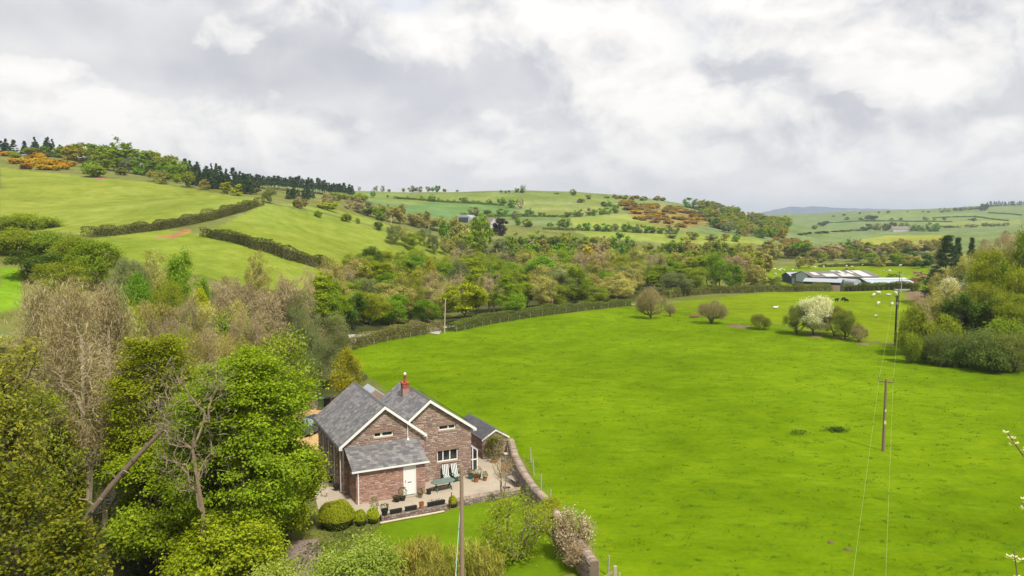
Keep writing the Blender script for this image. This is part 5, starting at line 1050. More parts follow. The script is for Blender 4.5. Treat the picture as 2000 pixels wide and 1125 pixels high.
for k_, s_ in (('bush', 'olive'), ('twigbush', 'bare'), ('greenbush', 'green'), ('darkbush', 'dark'), ('willowbush', 'willow')): KC[k_] = KC[s_]
PROTO = {}; CL = []
def proto(kind, lod, variant):
    key = (kind, lod, variant)
    if key not in PROTO:
        nm, cat, kw, H, R = SPEC[kind]; kw = dict(kw); sz = kw.pop('size', 1.); lf = kw.pop('leaves', 1.); a = kw.get('aspect', .6)
        if lod == 0: n, s0, wk = int(15000*lf), .19*sz, 4
        elif lod == 1: n, s0, wk = int(12500*lf), .30*sz, 4
        else:
            n, s0, wk = int(2600*lf), .66*sz, 3; kw['tips'] = min(60, kw['tips']//2); kw['base'] = kw['base'] if kind in ('pine', 'conifer') else .03; kw['aspect'] = min(.8, a*1.7)
        if R < 3: s0 *= .72; n = int(n*.8)
        kw.setdefault('form', 'round')
        PROTO[key] = (tree_meshes(nm, hash_(kind)+variant*17+lod, kind, H, R, merged=(lod == 2), leaves=n, size=s0, wood_k=wk, leafmat=TWIG if kind in ('tan', 'bare', 'twigbush', 'conifer', 'pine') else LEAF, **kw), H, R)
    return PROTO[key]
def hash_(s): return sum((i+1)*ord(c) for i, c in enumerate(s)) % 9973
PR_ = random.Random(42); COUNT = {}
def plant(kind, loc, H, Wd, label, group=None, lod=None, sink=.1):
    d = math.hypot(loc[0], loc[1]); lod = lod if lod is not None else (0 if d < 95 else 1 if d < 260 else 2); nv = (3 if lod else 2); ms, ph, pr = proto(kind, lod, PR_.randrange(nv)); nm, cat = SPEC[kind][:2]
    if lod == 2: o = link(nm, ms[0]); put(o, label, cat, group)
    else: o = empty(nm, (0, 0, 0), 0, label, cat, group); link('trunk', ms[0], o); link('crown', ms[1], o)
    o.location = (loc[0], loc[1], loc[2]-sink); o.rotation_euler = (0, 0, PR_.uniform(0, 6.28)); s = Wd/(2*pr); o.scale = (s*PR_.uniform(.93, 1.07), s*PR_.uniform(.93, 1.07), H/ph); return o
def N(kind, u, top, wpx, d, label, group=None, hmin=3., hmax=22., **kw):
    """a plant whose foot is hidden: column u, crown top row, crown width in pixels, forward distance"""
    p = aty(u, top, d); g = Z(p[0], d); d0 = d
    while p[2]-g < hmin+1 and d > d0*.62:
        q = aty(u, top, d*.975)
        if d0 > 100 and any(in_poly(np.array([q[0]*1.02]), np.array([q[1]*.975]), f_)[0] for f_ in (NEAR_FIELD, SHEEP_FIELD)): break
        d *= .975; p = q; g = Z(p[0], d)
    H = min(max(p[2]-g, hmin), hmax)
    if p[2]-g < hmin: CL.append((kind, u, top, d, round(p[2]-g, 1)))
    H *= 1.13 if 125 < d < 430 and u < 1500 else 1.
    return plant(kind, (p[0], d, g), H, wpx*d/FPX, label, group, **kw)
def B(kind, u, base, top, wpx, label, group=None, **kw):
    """a plant whose foot is seen at photo row base"""
    g = on_crest(u, base); p = aty(u, top, g[1]); return plant(kind, tuple(g), max(p[2]-g[2], .8), wpx*g[1]/FPX, label, group, **kw)
def scatter(poly, n, kinds, top, wpx, labels, group, seed, base=None, spread=6):
    """fill an outlined photo area with plants standing on the ground there"""
    r = random.Random(seed); xs = [p[0] for p in poly]; ys = [p[1] for p in poly]; k = 0; tries = 0
    while k < n and tries < n*40:
        tries += 1; u = r.uniform(min(xs), max(xs)); v = r.uniform(min(ys), max(ys))
        if not in_poly(np.array([u]), np.array([v]), poly)[0]: continue
        kd = r.choices([q[0] for q in kinds], [q[1] for q in kinds])[0]; h = r.uniform(*top); B(kd, u, v, v-h, r.uniform(*wpx), labels[kd] if isinstance(labels, dict) else labels, group if isinstance(group, str) else group[kd]); k += 1

# --- the near trees on the left, each grown for itself
def near_tree(name, cat, kind, u, top, wpx, d, label, seed, lean_to=None, leafmat=None, H=None, **kw):
    p = aty(u, top, d); g = Z(p[0], d); H = H or p[2]-g; R = wpx*d/FPX/2
    ms = tree_meshes(name, seed, kind, H, R, leafmat=leafmat, **kw); o = empty(name, (p[0], d, g-.1), 0, label, cat); link('trunk', ms[0], o); link('crown', ms[1], o); return o
SY = dict(base=.08, form='round', tips=560, leaves=98000, size=.155, aspect=.8, sig=.42, flat=.3, up=1.3, rtip=.012, wood_k=6)
near_tree('sycamore_tree', 'tree', 'sycamore', 468, 676, 335, 43.5, 'big bright green sycamore in full leaf beside the left end of the cottage', 501, **SY)
near_tree('sycamore_tree', 'tree', 'sycamore', 300, 640, 200, 47.5, 'tall bright green sycamore behind the bare twigs of the half-dead tree', 502, **{**SY, 'tips': 340, 'leaves': 50000})
near_tree('sycamore_tree', 'tree', 'sycamore', 300, 860, 260, 43.5, 'lower spreading green sycamore at the bottom left of the big sycamore', 503, **{**SY, 'tips': 360, 'leaves': 52000})
near_tree('sycamore_tree', 'tree', 'sycamore', 440, 985, 230, 38, 'low leafy green sycamore boughs at the bottom under the half-dead tree', 508, **{**SY, 'tips': 240, 'leaves': 34000})
near_tree('sycamore_tree', 'tree', 'sycamore', 372, 760, 150, 46.5, 'green sycamore crown filling the space behind the half-dead tree', 509, **{**SY, 'tips': 220, 'leaves': 26000})
near_tree('sycamore_tree', 'tree', 'sycamore', 558, 835, 125, 45.5, 'young green sycamore whose leaves touch the cottage corner and dome bush', 504, **{**SY, 'tips': 200, 'leaves': 26000})
DE = dict(form='round', sig=.55, along=1.5, aspect=.05, size=.55, rtip=.0095, wood_k=5, up=.3)
near_tree('dead_tree', 'tree', 'ash', 392, 668, 190, 38.5, 'half-dead tree with brown trunk and bare grey twigs before the big sycamore', 505, leafmat=TWIG, lean=(-.8, 0), base=.42, tips=170, leaves=1500, wcol=(.24, .175, .125), trunk_top=.62, cols=[(.25, .2, .14), (.2, .16, .12), (.2, .2, .08)], **DE)
near_tree('budding_tree', 'tree', 'olive', 505, 626, 120, 49, 'arching olive-budded tree with windswept branches above the big sycamore', 506, leafmat=TWIG, lean=(1.6, 0), base=.3, tips=240, leaves=5200, size=.26, aspect=.3, sig=.5, along=1.2, rtip=.012, wcol=(.33, .25, .15), form='round')
for i, (u, tp, w, d, seed, lab) in enumerate(((78, 508, 120, 50, 510, 'tallest bare ash with pale forked trunk, leftmost of the bare trees'), (150, 548, 170, 47, 511, 'broad bare ash with whitish trunk in the middle of the bare trees'), (205, 545, 150, 53, 512, 'bare ash with fine tan twigs behind the broad bare ash'), (225, 596, 130, 55, 513, 'smaller bare ash at the right of the bare trees beside bright leaves'))):
    near_tree('ash_tree', 'tree', 'ash', u, tp, w, d, lab, seed, leafmat=TWIG, base=.28, tips=620, leaves=20000, trunk_top=.8, cols=[(.48, .39, .25), (.42, .35, .19), (.37, .33, .13), (.32, .31, .11)], **{**DE, 'form': 'upright', 'size': .5, 'aspect': .05})
near_tree('oak_tree', 'tree', 'oak', 8, 610, 170, 40, 'yellow-olive budding oak with crooked dark limbs at the left edge', 520, base=.22, tips=260, leaves=6500, size=.24, aspect=.5, sig=.42, wcol=(.09, .07, .05), form='round', wood_k=6, rtip=.016)
IV = dict(form='round', base=.03, tips=240, leaves=15000, size=.2, aspect=.7, sig=.38, up=.8)
near_tree('ivy_clad_tree', 'tree', 'ivy', 40, 872, 230, 36, 'low mass of yellow-olive ivy covered tree in the bottom left corner', 521, **IV)
near_tree('ivy_clad_tree', 'tree', 'ivy', 118, 795, 70, 45, 'narrow ivy clad trunk, yellow-green, below the bare ashes', 522, **{**IV, 'form': 'upright', 'tips': 110, 'leaves': 7000})
near_tree('ivy_clad_tree', 'tree', 'ivy', 130, 1000, 150, 33.5, 'dense yellowish ivy bush along the bottom edge, left of the leaning trunk', 523, **{**IV, 'tips': 140, 'leaves': 9000})
near_tree('ivy_clad_tree', 'tree', 'olive', 60, 720, 150, 43, 'dull olive undergrowth tree under the bare ashes', 524, **{**IV, 'leaves': 9000, 'size': .24, 'aspect': .35})
near_tree('ivy_clad_tree', 'tree', 'olive', 190, 720, 130, 49, 'dull olive ivied tree between the white ash trunks', 525, **{**IV, 'leaves': 8000, 'size': .24, 'aspect': .35})
near_tree('evergreen_tree', 'tree', 'dark', 235, 800, 150, 58, 'dark green tree in the shade behind the footbridge', 526, **{**IV, 'leaves': 9000, 'size': .26})
# leaning dead trunk
a_ = aty(338, 822, 37.6); b_ = aty(88, 1126, 34.2); pts_ = [b_+(a_-b_)*k+np.array([.0, 0, .5*math.sin(k*3.1)]) for k in np.linspace(0, 1, 9)]
lt = empty('leaning_dead_trunk', tuple(b_), 0, 'long bare dead trunk leaning diagonally across the trees at lower left', 'fallen tree'); m = MB(); m.tube([tuple(p-b_) for p in pts_], [.15, .155, .15, .145, .14, .135, .12, .1, .08], 9, (.14, .105, .075)); m.build('trunk', BARK, lt, True)
rb = random.Random(9)
for i in range(12):
    k = rb.uniform(.15, 1); p = b_+(a_-b_)*k+np.array([0, 0, .5*math.sin(k*3.1)])-b_; d = np.array([rb.uniform(-1, 1), rb.uniform(-1, .3), rb.uniform(-.3, .9)])*rb.uniform(.7, 1.5); m = MB(); m.tube([tuple(p), tuple(p+d*.5+np.array([0, 0, .15])), tuple(p+d)], [.045, .03, .012], 6, (.36, .3, .23)); m.build('branch', BARK, lt)
# --- shrubs and clipped bushes of the garden
near_tree('elder_shrub', 'shrub', 'elder', 690, 1028, 190, 36.5, 'pale green feathery shrub at the bottom, left of the willow shoots', 530, base=.03, form='bush', stems=6, tips=260, leaves=17000, size=.16, aspect=.45, sig=.3, up=.9)
near_tree('elder_shrub', 'shrub', 'elder', 545, 1082, 190, 34.5, 'lower pale green shrub at the bottom edge beside the pinkish path', 531, base=.03, form='bush', stems=6, tips=220, leaves=14000, size=.16, aspect=.45, sig=.3, up=.9)
near_tree('young_tree', 'tree', 'young', 1005, 958, 170, 42.5, 'airy yellow-green young tree at the bottom, left of the field wall end', 532, base=.05, form='round', tips=200, leaves=5200, size=.18, aspect=.35, sig=.34, up=.6, stems=2)
near_tree('young_shrub', 'shrub', 'young', 1075, 968, 60, 47, 'yellow-green shrub growing against the field wall top', 533, base=.03, form='bush', stems=4, tips=120, leaves=5000, size=.15, aspect=.5, sig=.2)
near_tree('blossom_shrub', 'shrub', 'blossom', 1118, 985, 85, 42.5, 'pinkish-white blossoming shrub growing over the field wall', 534, base=.05, form='bush', stems=6, tips=200, leaves=4200, size=.13, aspect=.5, sig=.26, wcol=(.2, .14, .1))
near_tree('blossom_shrub', 'shrub', 'bare', 1130, 1052, 60, 41, 'brown twiggy shrub below the blossoms at the wall end', 535, base=.03, form='bush', stems=6, tips=200, leaves=3500, size=.3, aspect=.08, sig=.2, along=1.4, leafmat=TWIG)
near_tree('bare_sapling', 'tree', 'ash', 980, 812, 60, 51.2, 'slim two-stemmed bare sapling at the edge of the gravel', 536, base=.3, form='upright', stems=2, tips=90, leaves=500, size=.25, aspect=.06, sig=.22, along=1.5, wcol=(.24, .18, .13), leafmat=TWIG, H=5.6, rtip=.008)
near_tree('climbing_shrub', 'shrub', 'heath', 968, 845, 45, 61.3, 'leggy climbing shrub on the gable of the stone outhouse', 537, base=.1, form='round', stems=3, tips=80, leaves=1500, size=.16, aspect=.4, sig=.2)
near_tree('climbing_shrub', 'shrub', 'bare', 1005, 905, 60, 57.2, 'untidy brown climber on the inner face of the field wall', 538, base=.05, form='bush', stems=5, tips=120, leaves=1500, size=.25, aspect=.08, along=1.2, sig=.25, H=1.9)
def topiary(u, v, wpx, hpx, label, seed, cols=None):
    g = atz(u, v, 0); k = g[1]/FPX; R = wpx*k/2; H = hpx*k*1.05; rr = np.random.RandomState(seed); o = empty('clipped_bush', (g[0], g[1], 0), 0, label, 'bush', 'clipped bushes by the gravel')
    n = int(3500*R*R/.7)+900; d = rr.normal(size=(n, 3)); d /= np.linalg.norm(d, axis=1)[:, None]; d[:, 2] = np.abs(d[:, 2])*1.0; c = d*np.array([R, R, H*.62])*rr.uniform(.93, 1.02, (n, 1))*(1+.04*np.sin(d[:, :1]*7)+.03*np.sin(d[:, 1:2]*9+2))+np.array([0, 0, H*.38]); V, C = leaf_quads(rr, c, d*2, .075, .6, cols or KC['box'], .3); low = rr.uniform(0, 1, n) < .25
    link('foliage', foliage_mesh('foliage', V, C, LEAF), o); m = MB(); m.lathe([(R*.75, 0), (R*.93, H*.3), (R*.85, H*.62), (R*.5, H*.88), (.02, H*.95)], 14); m.build('stems', plain('inner_twigs', (.05, .06, .012), .95, .1), o, True)
topiary(658, 1028, 74, 50, 'largest clipped yellow-green dome bush left of the two balls', 1); topiary(704, 1025, 27, 30, 'left one of the two small clipped balls by the gravel corner', 2); topiary(729, 1021, 25, 30, 'right one of the two small clipped balls, next to the leafy black pot', 3); topiary(884, 990, 17, 22, 'small clipped bush standing alone left of the stout garden pole', 4)
# willow shoots (upright whips) and a weedy bed
rr = np.random.RandomState(77)
for i, (u, v, d, lab) in enumerate(((790, 1060, 39.5, 'upright olive willow shoots beside the pale feathery shrub'), (830, 1050, 40, 'upright olive willow shoots in the middle of the thicket at the bottom edge'), (868, 1062, 38.5, 'upright olive willow shoots just left of the green stay cable'), (925, 1052, 39, 'upright olive willow shoots right of the stout garden pole'), (845, 1090, 37, 'short olive willow shoots at the bottom edge of the picture'), (955, 1075, 38, 'yellowish willow shoots under the young tree'))):
    p = aty(u, v, d); g = Z(p[0], d); H = max(1.4, p[2]-g); n = 1500; a = rr.uniform(0, 2*np.pi, n); q = .85*np.sqrt(rr.uniform(0, 1, n)); b0 = np.stack([q*np.cos(a), q*np.sin(a), rr.uniform(0, H*.8, n)], 1); al = np.stack([np.cos(a)*.18*q, np.sin(a)*.18*q, np.ones(n)], 1)
    V, C = leaf_quads(rr, b0+al*.3, np.zeros((n, 3)), .5, .07, KC['whip'], 0., .3, 0., al*5); o = empty('willow_shoots', (p[0], d, g), 0, lab, 'shrub'); link('shoots', foliage_mesh('shoots', V, C, TWIG), o)
    s = MB()
    for k in range(45): x, y = rr.uniform(-.8, .8, 2); s.tube([(x*.8, y*.8, 0), (x, y, H*rr.uniform(.6, 1.))], [.016, .004], 3, (.2, .16, .07))
    s.build('stems', BARK, o)
# --- golden conifer and things near the cottage
near_tree('golden_conifer', 'tree', 'gold', 670, 669, 66, 79, 'golden-yellow conifer at the near end of the field hedge', 540, base=.02, form='round', tips=260, leaves=13000, size=.17, aspect=.4, sig=.24, up=.6, along=.8)
near_tree('willow_tree', 'tree', 'willow', 612, 552, 128, 93, 'large pale green willow dome behind the golden conifer', 541, base=.05, form='round', tips=320, leaves=30000, size=.2, aspect=.28, sig=.4, up=.6, along=.6)
# --- middle wood left of the field
for a in (('willow', 575, 590, 110, 88, 'pale green willow left of the large willow dome'), ('willowbush', 580, 668, 96, 73, 'green rounded willow bush above the ochre drive'), ('willowbush', 545, 690, 90, 66, 'small green willow bush behind the big sycamore'), ('bare', 545, 520, 125, 92, 'bare grey-brown tree with upright limbs left of the pale willow'), ('bare', 490, 532, 120, 95, 'bare tan tree standing in front of the hill field'), ('bare', 585, 540, 100, 97, 'bare brown tree just behind the pale willow'),
          ('tan', 430, 560, 110, 86, 'tan budding tree above the arching olive-budded tree'), ('bare', 365, 575, 110, 82, 'purplish bare tree left of the tan budding tree'), ('tan', 305, 560, 120, 84, 'tan budding tree behind the tall bright sycamore'), ('bare', 470, 590, 110, 74, 'low bare tree behind the windswept branches'), ('tan', 410, 620, 110, 66, 'fuzzy tan tree between the two bright sycamores'), ('olive', 350, 610, 90, 70, 'olive budding tree right of the tall bright sycamore'), ('maple', 255, 565, 44, 62, 'small lime-green leafing tree beside the bare ashes'),
          ('green', 362, 488, 82, 112, 'round bright green tree standing alone before the hill field'), ('tan', 298, 484, 80, 116, 'pale tan tree left of the round bright green tree'), ('willow', 245, 498, 90, 112, 'grey-green willow left of the pale tan tree'), ('green', 270, 530, 80, 100, 'dark leafy tree under the grey-green willow'), ('olive', 325, 540, 70, 98, 'olive tree below the round bright green tree'), ('maple', 385, 545, 40, 100, 'small yellow-green tree below the round bright green tree'),
          ('bush', 150, 466, 90, 134, 'rounded olive thicket below the left end of the long hill hedge'), ('bush', 95, 455, 90, 140, 'rounded olive thicket second from the left edge below the hill hedge'), ('bush', 30, 448, 100, 142, 'wide olive thicket below the upper hill field at the left edge'), ('green', 185, 478, 100, 126, 'green thicket at the foot of the upper hill field'), ('dark', 60, 490, 120, 124, 'dark green thicket above the small bright field'), ('olive', 120, 505, 110, 112, 'mossy olive tree behind the tallest bare ash'), ('bush', 55, 418, 110, 192, 'long low bush on the upper hill field edge at far left'), ('bush', 10, 422, 70, 190, 'low bush in the corner of the upper hill field'),
          ('bare', 440, 525, 70, 118, 'thin bare tree in front of the lower hill field'), ('tan', 505, 500, 60, 128, 'feathery tan tree in front of the lower hill field'), ('bare', 575, 505, 80, 122, 'bare tree with tall fine top below the hill hedge'), ('tan', 640, 512, 70, 132, 'tan tree at the lower end of the second hill hedge'), ('sycamore', 635, 540, 70, 126, 'fresh green tree at the left end of the valley wood'), ('green', 655, 560, 70, 126, 'leafy green tree right of the pale willow dome'), ('dark', 688, 582, 76, 130, 'dark holly-like tree above the near end of the lane hedge'), ('olive', 722, 574, 84, 136, 'brownish olive bush-like tree above the lane hedge'), ('green', 762, 580, 76, 143, 'green leafy tree left of the lane bridge parapet')):
    N(*a)
r = random.Random(17)
for i in range(26):
    u = r.uniform(-20, 540); d = r.uniform(62, 100); k = r.choices(['tan', 'bare', 'olive', 'green'], [4, 3, 3, 1])[0]; N(k, u, r.uniform(600, 665)-(100-d)*-.3, r.uniform(80, 130), d, {'tan': 'tan budding tree crowded into the stream-side wood behind the near sycamores', 'bare': 'bare brown tree crowded into the stream-side wood behind the near sycamores', 'olive': 'olive budding tree crowded into the stream-side wood behind the near sycamores', 'green': 'green leafy tree crowded into the stream-side wood behind the near sycamores'}[k], 'stream-side wood: '+k, hmin=4, hmax=11)
# --- valley wood behind the lane hedge
for a in (('sycamore', 735, 518, 105, 168, 'large fresh green tree, tallest above the lane bridge'), ('sycamore', 770, 560, 80, 160, 'dense green tree right below the large fresh green tree'), ('green', 722, 585, 70, 150, 'green tree over the bend of the lane'), ('olive', 690, 545, 80, 158, 'olive brown tree left of the large fresh green tree'), ('yellow', 828, 510, 45, 190, 'pale yellow slender tree in the valley wood'), ('tan', 800, 550, 80, 172, 'tan tree between the fresh green tree and the pale yellow tree'), ('tan', 845, 560, 70, 165, 'brown budding tree above the lane bridge parapet'), ('green', 835, 588, 60, 158, 'green tree right above the lane bridge parapet'), ('bare', 872, 528, 85, 185, 'bare tree with spreading branches behind the pale leaning pole'), ('maple', 908, 552, 88, 163, 'vivid lime-green maple beside the pale leaning pole'), ('bare', 955, 535, 70, 182, 'grey bare tree right of the vivid lime-green maple'), ('sycamore', 992, 540, 62, 172, 'fresh green tree midway along the lane hedge'), ('green', 1000, 575, 60, 168, 'lower green tree under the fresh green tree by the lane hedge'), ('tan', 1055, 545, 80, 180, 'tan tree behind the short brown pole'), ('green', 1125, 528, 75, 190, 'dark green leafy tree right of the short brown pole'), ('olive', 1090, 560, 70, 182, 'olive tree over the lane hedge by the short brown pole'), ('olive', 1160, 560, 70, 188, 'greyish olive tree over the far end of the lane hedge'), ('tan', 1205, 548, 80, 196, 'tan tree at the far end of the lane hedge'),
          ('green', 1246, 512, 44, 240, 'round green tree standing out in the brown valley wood'), ('green', 1400, 498, 52, 235, 'tall green tree at the right end of the valley wood'), ('green', 1430, 520, 50, 225, 'green tree beside the field at the right end of the valley wood'), ('olive', 1365, 525, 60, 222, 'olive tree above the second field hedge'), ('willow', 1320, 535, 70, 212, 'grey-green tree at the start of the second field hedge'), ('tan', 1290, 500, 60, 250, 'brown tree behind the grey-green tree'), ('yellow', 1155, 486, 50, 262, 'pale cream-topped tree in the middle of the valley wood'), ('sycamore', 1092, 478, 52, 285, 'bright green tree beside the valley cottage'), ('willow', 1020, 496, 56, 262, 'pale grey-green domed tree left of the valley cottage'), ('green', 940, 418, 46, 330, 'deep green rounded tree below the farmhouse'), ('tan', 900, 428, 50, 318, 'pinkish bare tree below the arched metal barn'), ('olive', 918, 452, 75, 295, 'yellowish-green cone-shaped tree at the tip of the sloping hill field'), ('green', 880, 430, 50, 335, 'green tree at the right end of the sloping hill field'), ('purple', 978, 425, 36, 455, 'dark copper-leaved round tree right of the white farmhouse'), ('green', 740, 404, 30, 395, 'round fresh green tree on the edge above the sloping hill field'), ('willow', 718, 392, 46, 430, 'pale willow above the sloping hill field'), ('bare', 690, 384, 40, 400, 'rounded bare tree in the hollow above the sloping hill field'), ('bare', 640, 376, 30, 380, 'pinkish bare tree in the hollow below the pines'), ('maple', 640, 392, 40, 375, 'bright green tree in the hollow below the pines')):
    N(*a)
WKS = [('tan', 3.2), ('bare', 1.6), ('olive', 4.2), ('green', 2.2), ('dark', .5), ('willow', 1.5), ('sycamore', .9)]
WN = {'tan': 'tan budding', 'bare': 'bare brown', 'olive': 'olive budding', 'green': 'green leafy', 'dark': 'dark evergreen', 'willow': 'pale grey-green', 'sycamore': 'fresh green', 'conifer': 'dark conifer'}
LM = {'valley': ((690, 'left of the tall fresh green tree'), (760, 'behind the bridge parapet'), (828, 'by the pale yellow tree'), (905, 'near the lime-green maple'), (955, 'by the grey bare tree'), (1000, 'near the fresh green hedge tree'), (1066, 'by the valley cottage'), (1125, 'near the dark leafy tree'), (1160, 'by the cream-topped tree'), (1246, 'near the round green tree'), (1320, 'by the grey-green tree'), (1400, 'near the wood end'), (1460, 'at the field corner')),
      'brown belt': ((1520, 'above the barns\' left end'), (1590, 'left of the yellow field'), (1650, 'above the largest barn'), (1700, 'below the yellow field'), (1753, 'behind the dark round tree'), (1800, 'left of the dark conifers'), (1850, 'behind the dark conifers')),
      'sloping': ((715, 'near its left end'), (770, 'left of its middle'), (820, 'at its middle'), (860, 'right of its middle'), (895, 'at its tip'))}
def rowfill(u0, u1, step, tops, d0, d1, w, zone, seed, kinds=WKS, hmax=17.):
    r = random.Random(seed); u = u0
    while u < u1:
        k = r.choices([q[0] for q in kinds], [q[1] for q in kinds])[0]; f_ = (u-u0)/(u1-u0); tp = np.interp(u, [q[0] for q in tops], [q[1] for q in tops])+r.uniform(-7, 9)
        N(k, u, tp, w*r.uniform(.8, 1.3), d0+(d1-d0)*f_+r.uniform(-9, 9), lab_(k, zone, u), f'{zone}: {k}', hmin=5, hmax=hmax); u += step*r.uniform(.75, 1.25)
def lab_(k, zone, u):
    key = [q for q in LM if q in zone]; s = f'{WN[k]} tree {zone}'
    return s if not key else (s+', '+min(LM[key[0]], key=lambda q: abs(q[0]-u))[1])
rowfill(650, 880, 34, [(650, 548), (880, 548)], 140, 175, 74, 'in the valley wood front', 1)
rowfill(930, 1240, 30, [(930, 532), (1240, 528)], 180, 208, 68, 'in the valley wood front', 2)
rowfill(660, 1300, 33, [(660, 516), (900, 508), (1300, 516)], 195, 225, 68, 'in the valley wood second rank', 3)
rowfill(905, 1480, 27, [(905, 492), (1100, 488), (1300, 500), (1480, 508)], 250, 240, 58, 'in the valley wood middle ranks', 4)
rowfill(930, 1490, 23, [(930, 475), (1100, 478), (1300, 492), (1490, 492)], 320, 300, 50, 'in the valley wood rear ranks', 5)
rowfill(990, 1500, 20, [(990, 458), (1150, 462), (1300, 472), (1400, 474), (1500, 482)], 400, 395, 36, 'along the valley wood rear edge', 6)
rowfill(1500, 1860, 17, [(1500, 472), (1600, 474), (1700, 471), (1800, 468), (1860, 470)], 440, 460, 34, 'in the far brown belt', 7, [('tan', 6), ('bare', 4), ('olive', 3), ('dark', .8), ('green', .8)])
rowfill(1560, 1850, 25, [(1560, 490), (1850, 486)], 415, 435, 28, 'low in the far brown belt', 8, [('tan', 3), ('olive', 4), ('dark', 2), ('green', 1)], 8.)
rowfill(740, 860, 15, [(740, 402), (800, 405), (860, 424)], 420, 440, 34, 'in the brown spinney above the sloping hill field', 9, [('tan', 5), ('bare', 4), ('olive', 1)])
rowfill(770, 900, 18, [(770, 438), (830, 448), (900, 470)], 318, 300, 32, 'in the overgrown hedge by the sloping hill field', 10, [('olive', 4), ('willow', 2), ('tan', 2)], 6.)
rowfill(700, 900, 22, [(700, 490), (900, 500)], 225, 235, 52, 'at the foot of the sloping hill field', 11, [('olive', 5), ('dark', 2), ('tan', 2)], 10.)
for a in (('green', 1753, 496, 26, 345, 'dark round tree standing in the pale field behind the barns'), ('tan', 1768, 494, 30, 350, 'brown tree touching the dark round tree behind the barns'), ('yellow', 1792, 502, 26, 372, 'yellow-green low tree behind the pale field'), ('bare', 1795, 528, 42, 262, 'dark twiggy tree right of the barns'), ('bush', 1745, 533, 30, 290, 'low olive bush behind the long barn'), ('bush', 1660, 522, 36, 300, 'low olive bush behind the largest barn'), ('greenbush', 1512, 555, 20, 236, 'small green bush left of the barns')): N(*a)
# --- bushes between the two fields
for a in (('twigbush', 1272, 622, 552, 66, 'tallest twiggy olive bush at the field corner by the lane'), ('twigbush', 1309, 618, 588, 26, 'small thin twiggy bush beside the tallest twiggy bush'), ('twigbush', 1390, 632, 580, 66, 'round bare brown bush between the two fields'), ('hawgreen', 1484, 643, 610, 44, 'small leaning olive bush on a patch of bare earth'), ('hawgreen', 1556, 653, 588, 56, 'olive hawthorn at the left of the blossoming clump'), ('haw', 1588, 654, 572, 84, 'hawthorn covered in white blossom in the middle of the clump'), ('hawgreen', 1630, 656, 592, 70, 'olive hawthorn right of the white blossoming one'), ('hawgreen', 1650, 662, 600, 56, 'drooping olive hawthorn in the right half of the clump'), ('twigbush', 1678, 668, 628, 36, 'scruffy brown bush at the right end of the hawthorn clump')): B(*a, lod=0)
# --- the wood on the right
for a in (('bush', 1788, 592, 62, 113, 'olive bush with a ragged edge beside the thick black pole'), ('bush', 1776, 640, 50, 108, 'low olive scrub at the foot of the thick black pole'), ('bare', 1800, 568, 60, 117, 'bare upright tree with dark stems right of the thick black pole'), ('willowbush', 1850, 640, 90, 106, 'pale green willow bush along the field edge, left of three'), ('willowbush', 1915, 634, 100, 103, 'pale green willow bush along the field edge, middle of three'), ('willowbush', 1985, 640, 100, 100, 'pale green willow bush along the field edge at the right border'), ('greenbush', 1940, 672, 80, 100, 'low green bush in front of the willow bushes'), ('greenbush', 1870, 668, 70, 105, 'low green bush at the field edge below the leftmost willow bush'), ('greenbush', 1820, 655, 60, 109, 'dark green low bush at the field corner'), ('tan', 1860, 548, 100, 122, 'tangled olive-brown tree in the middle of the right-hand wood'), ('olive', 1925, 545, 100, 120, 'tangled olive tree with dark hollows in the right-hand wood'), ('haw', 1868, 532, 62, 134, 'white-flowering hawthorn leaning out of the right-hand wood'), ('dark', 1950, 580, 80, 116, 'dark ivied tree low in the right-hand wood'), ('dark', 1880, 575, 80, 118, 'dark hollow evergreen behind the willow bushes'), ('olive', 1990, 560, 90, 112, 'olive tree at the right border above the willow bushes'), ('olive', 1955, 470, 100, 130, 'tall brownish olive tree crowning the right-hand wood'), ('green', 1925, 492, 70, 138, 'fresh green tree high in the right-hand wood'), ('green', 2000, 450, 90, 126, 'tallest green tree at the right border'), ('olive', 1990, 510, 90, 120, 'olive tree halfway up the right border'), ('tan', 1885, 496, 70, 150, 'tan tree in front of the dark conifers'), ('bare', 1935, 452, 70, 165, 'pinkish bare tree on the skyline of the right-hand wood'), ('bare', 1975, 436, 70, 175, 'pinkish bare tree at the top of the right border'), ('conifer', 1852, 460, 86, 176, 'broad dark cedar-like conifer beyond the right-hand wood'), ('conifer', 1872, 464, 44, 180, 'ragged dark conifer close behind the broad one'), ('conifer', 1899, 464, 36, 186, 'narrow dark conifer right of the broad one'), ('bush', 1845, 610, 70, 115, 'olive scrub under the tangled olive-brown tree'), ('olive', 1830, 570, 70, 128, 'olive tree between the bare upright tree and the white hawthorn'), ('bush', 1960, 610, 90, 108, 'olive scrub above the middle willow bush'), ('tan', 1840, 520, 50, 165, 'tan tree under the broad dark conifer')):
    N(*a, hmin=2.2)
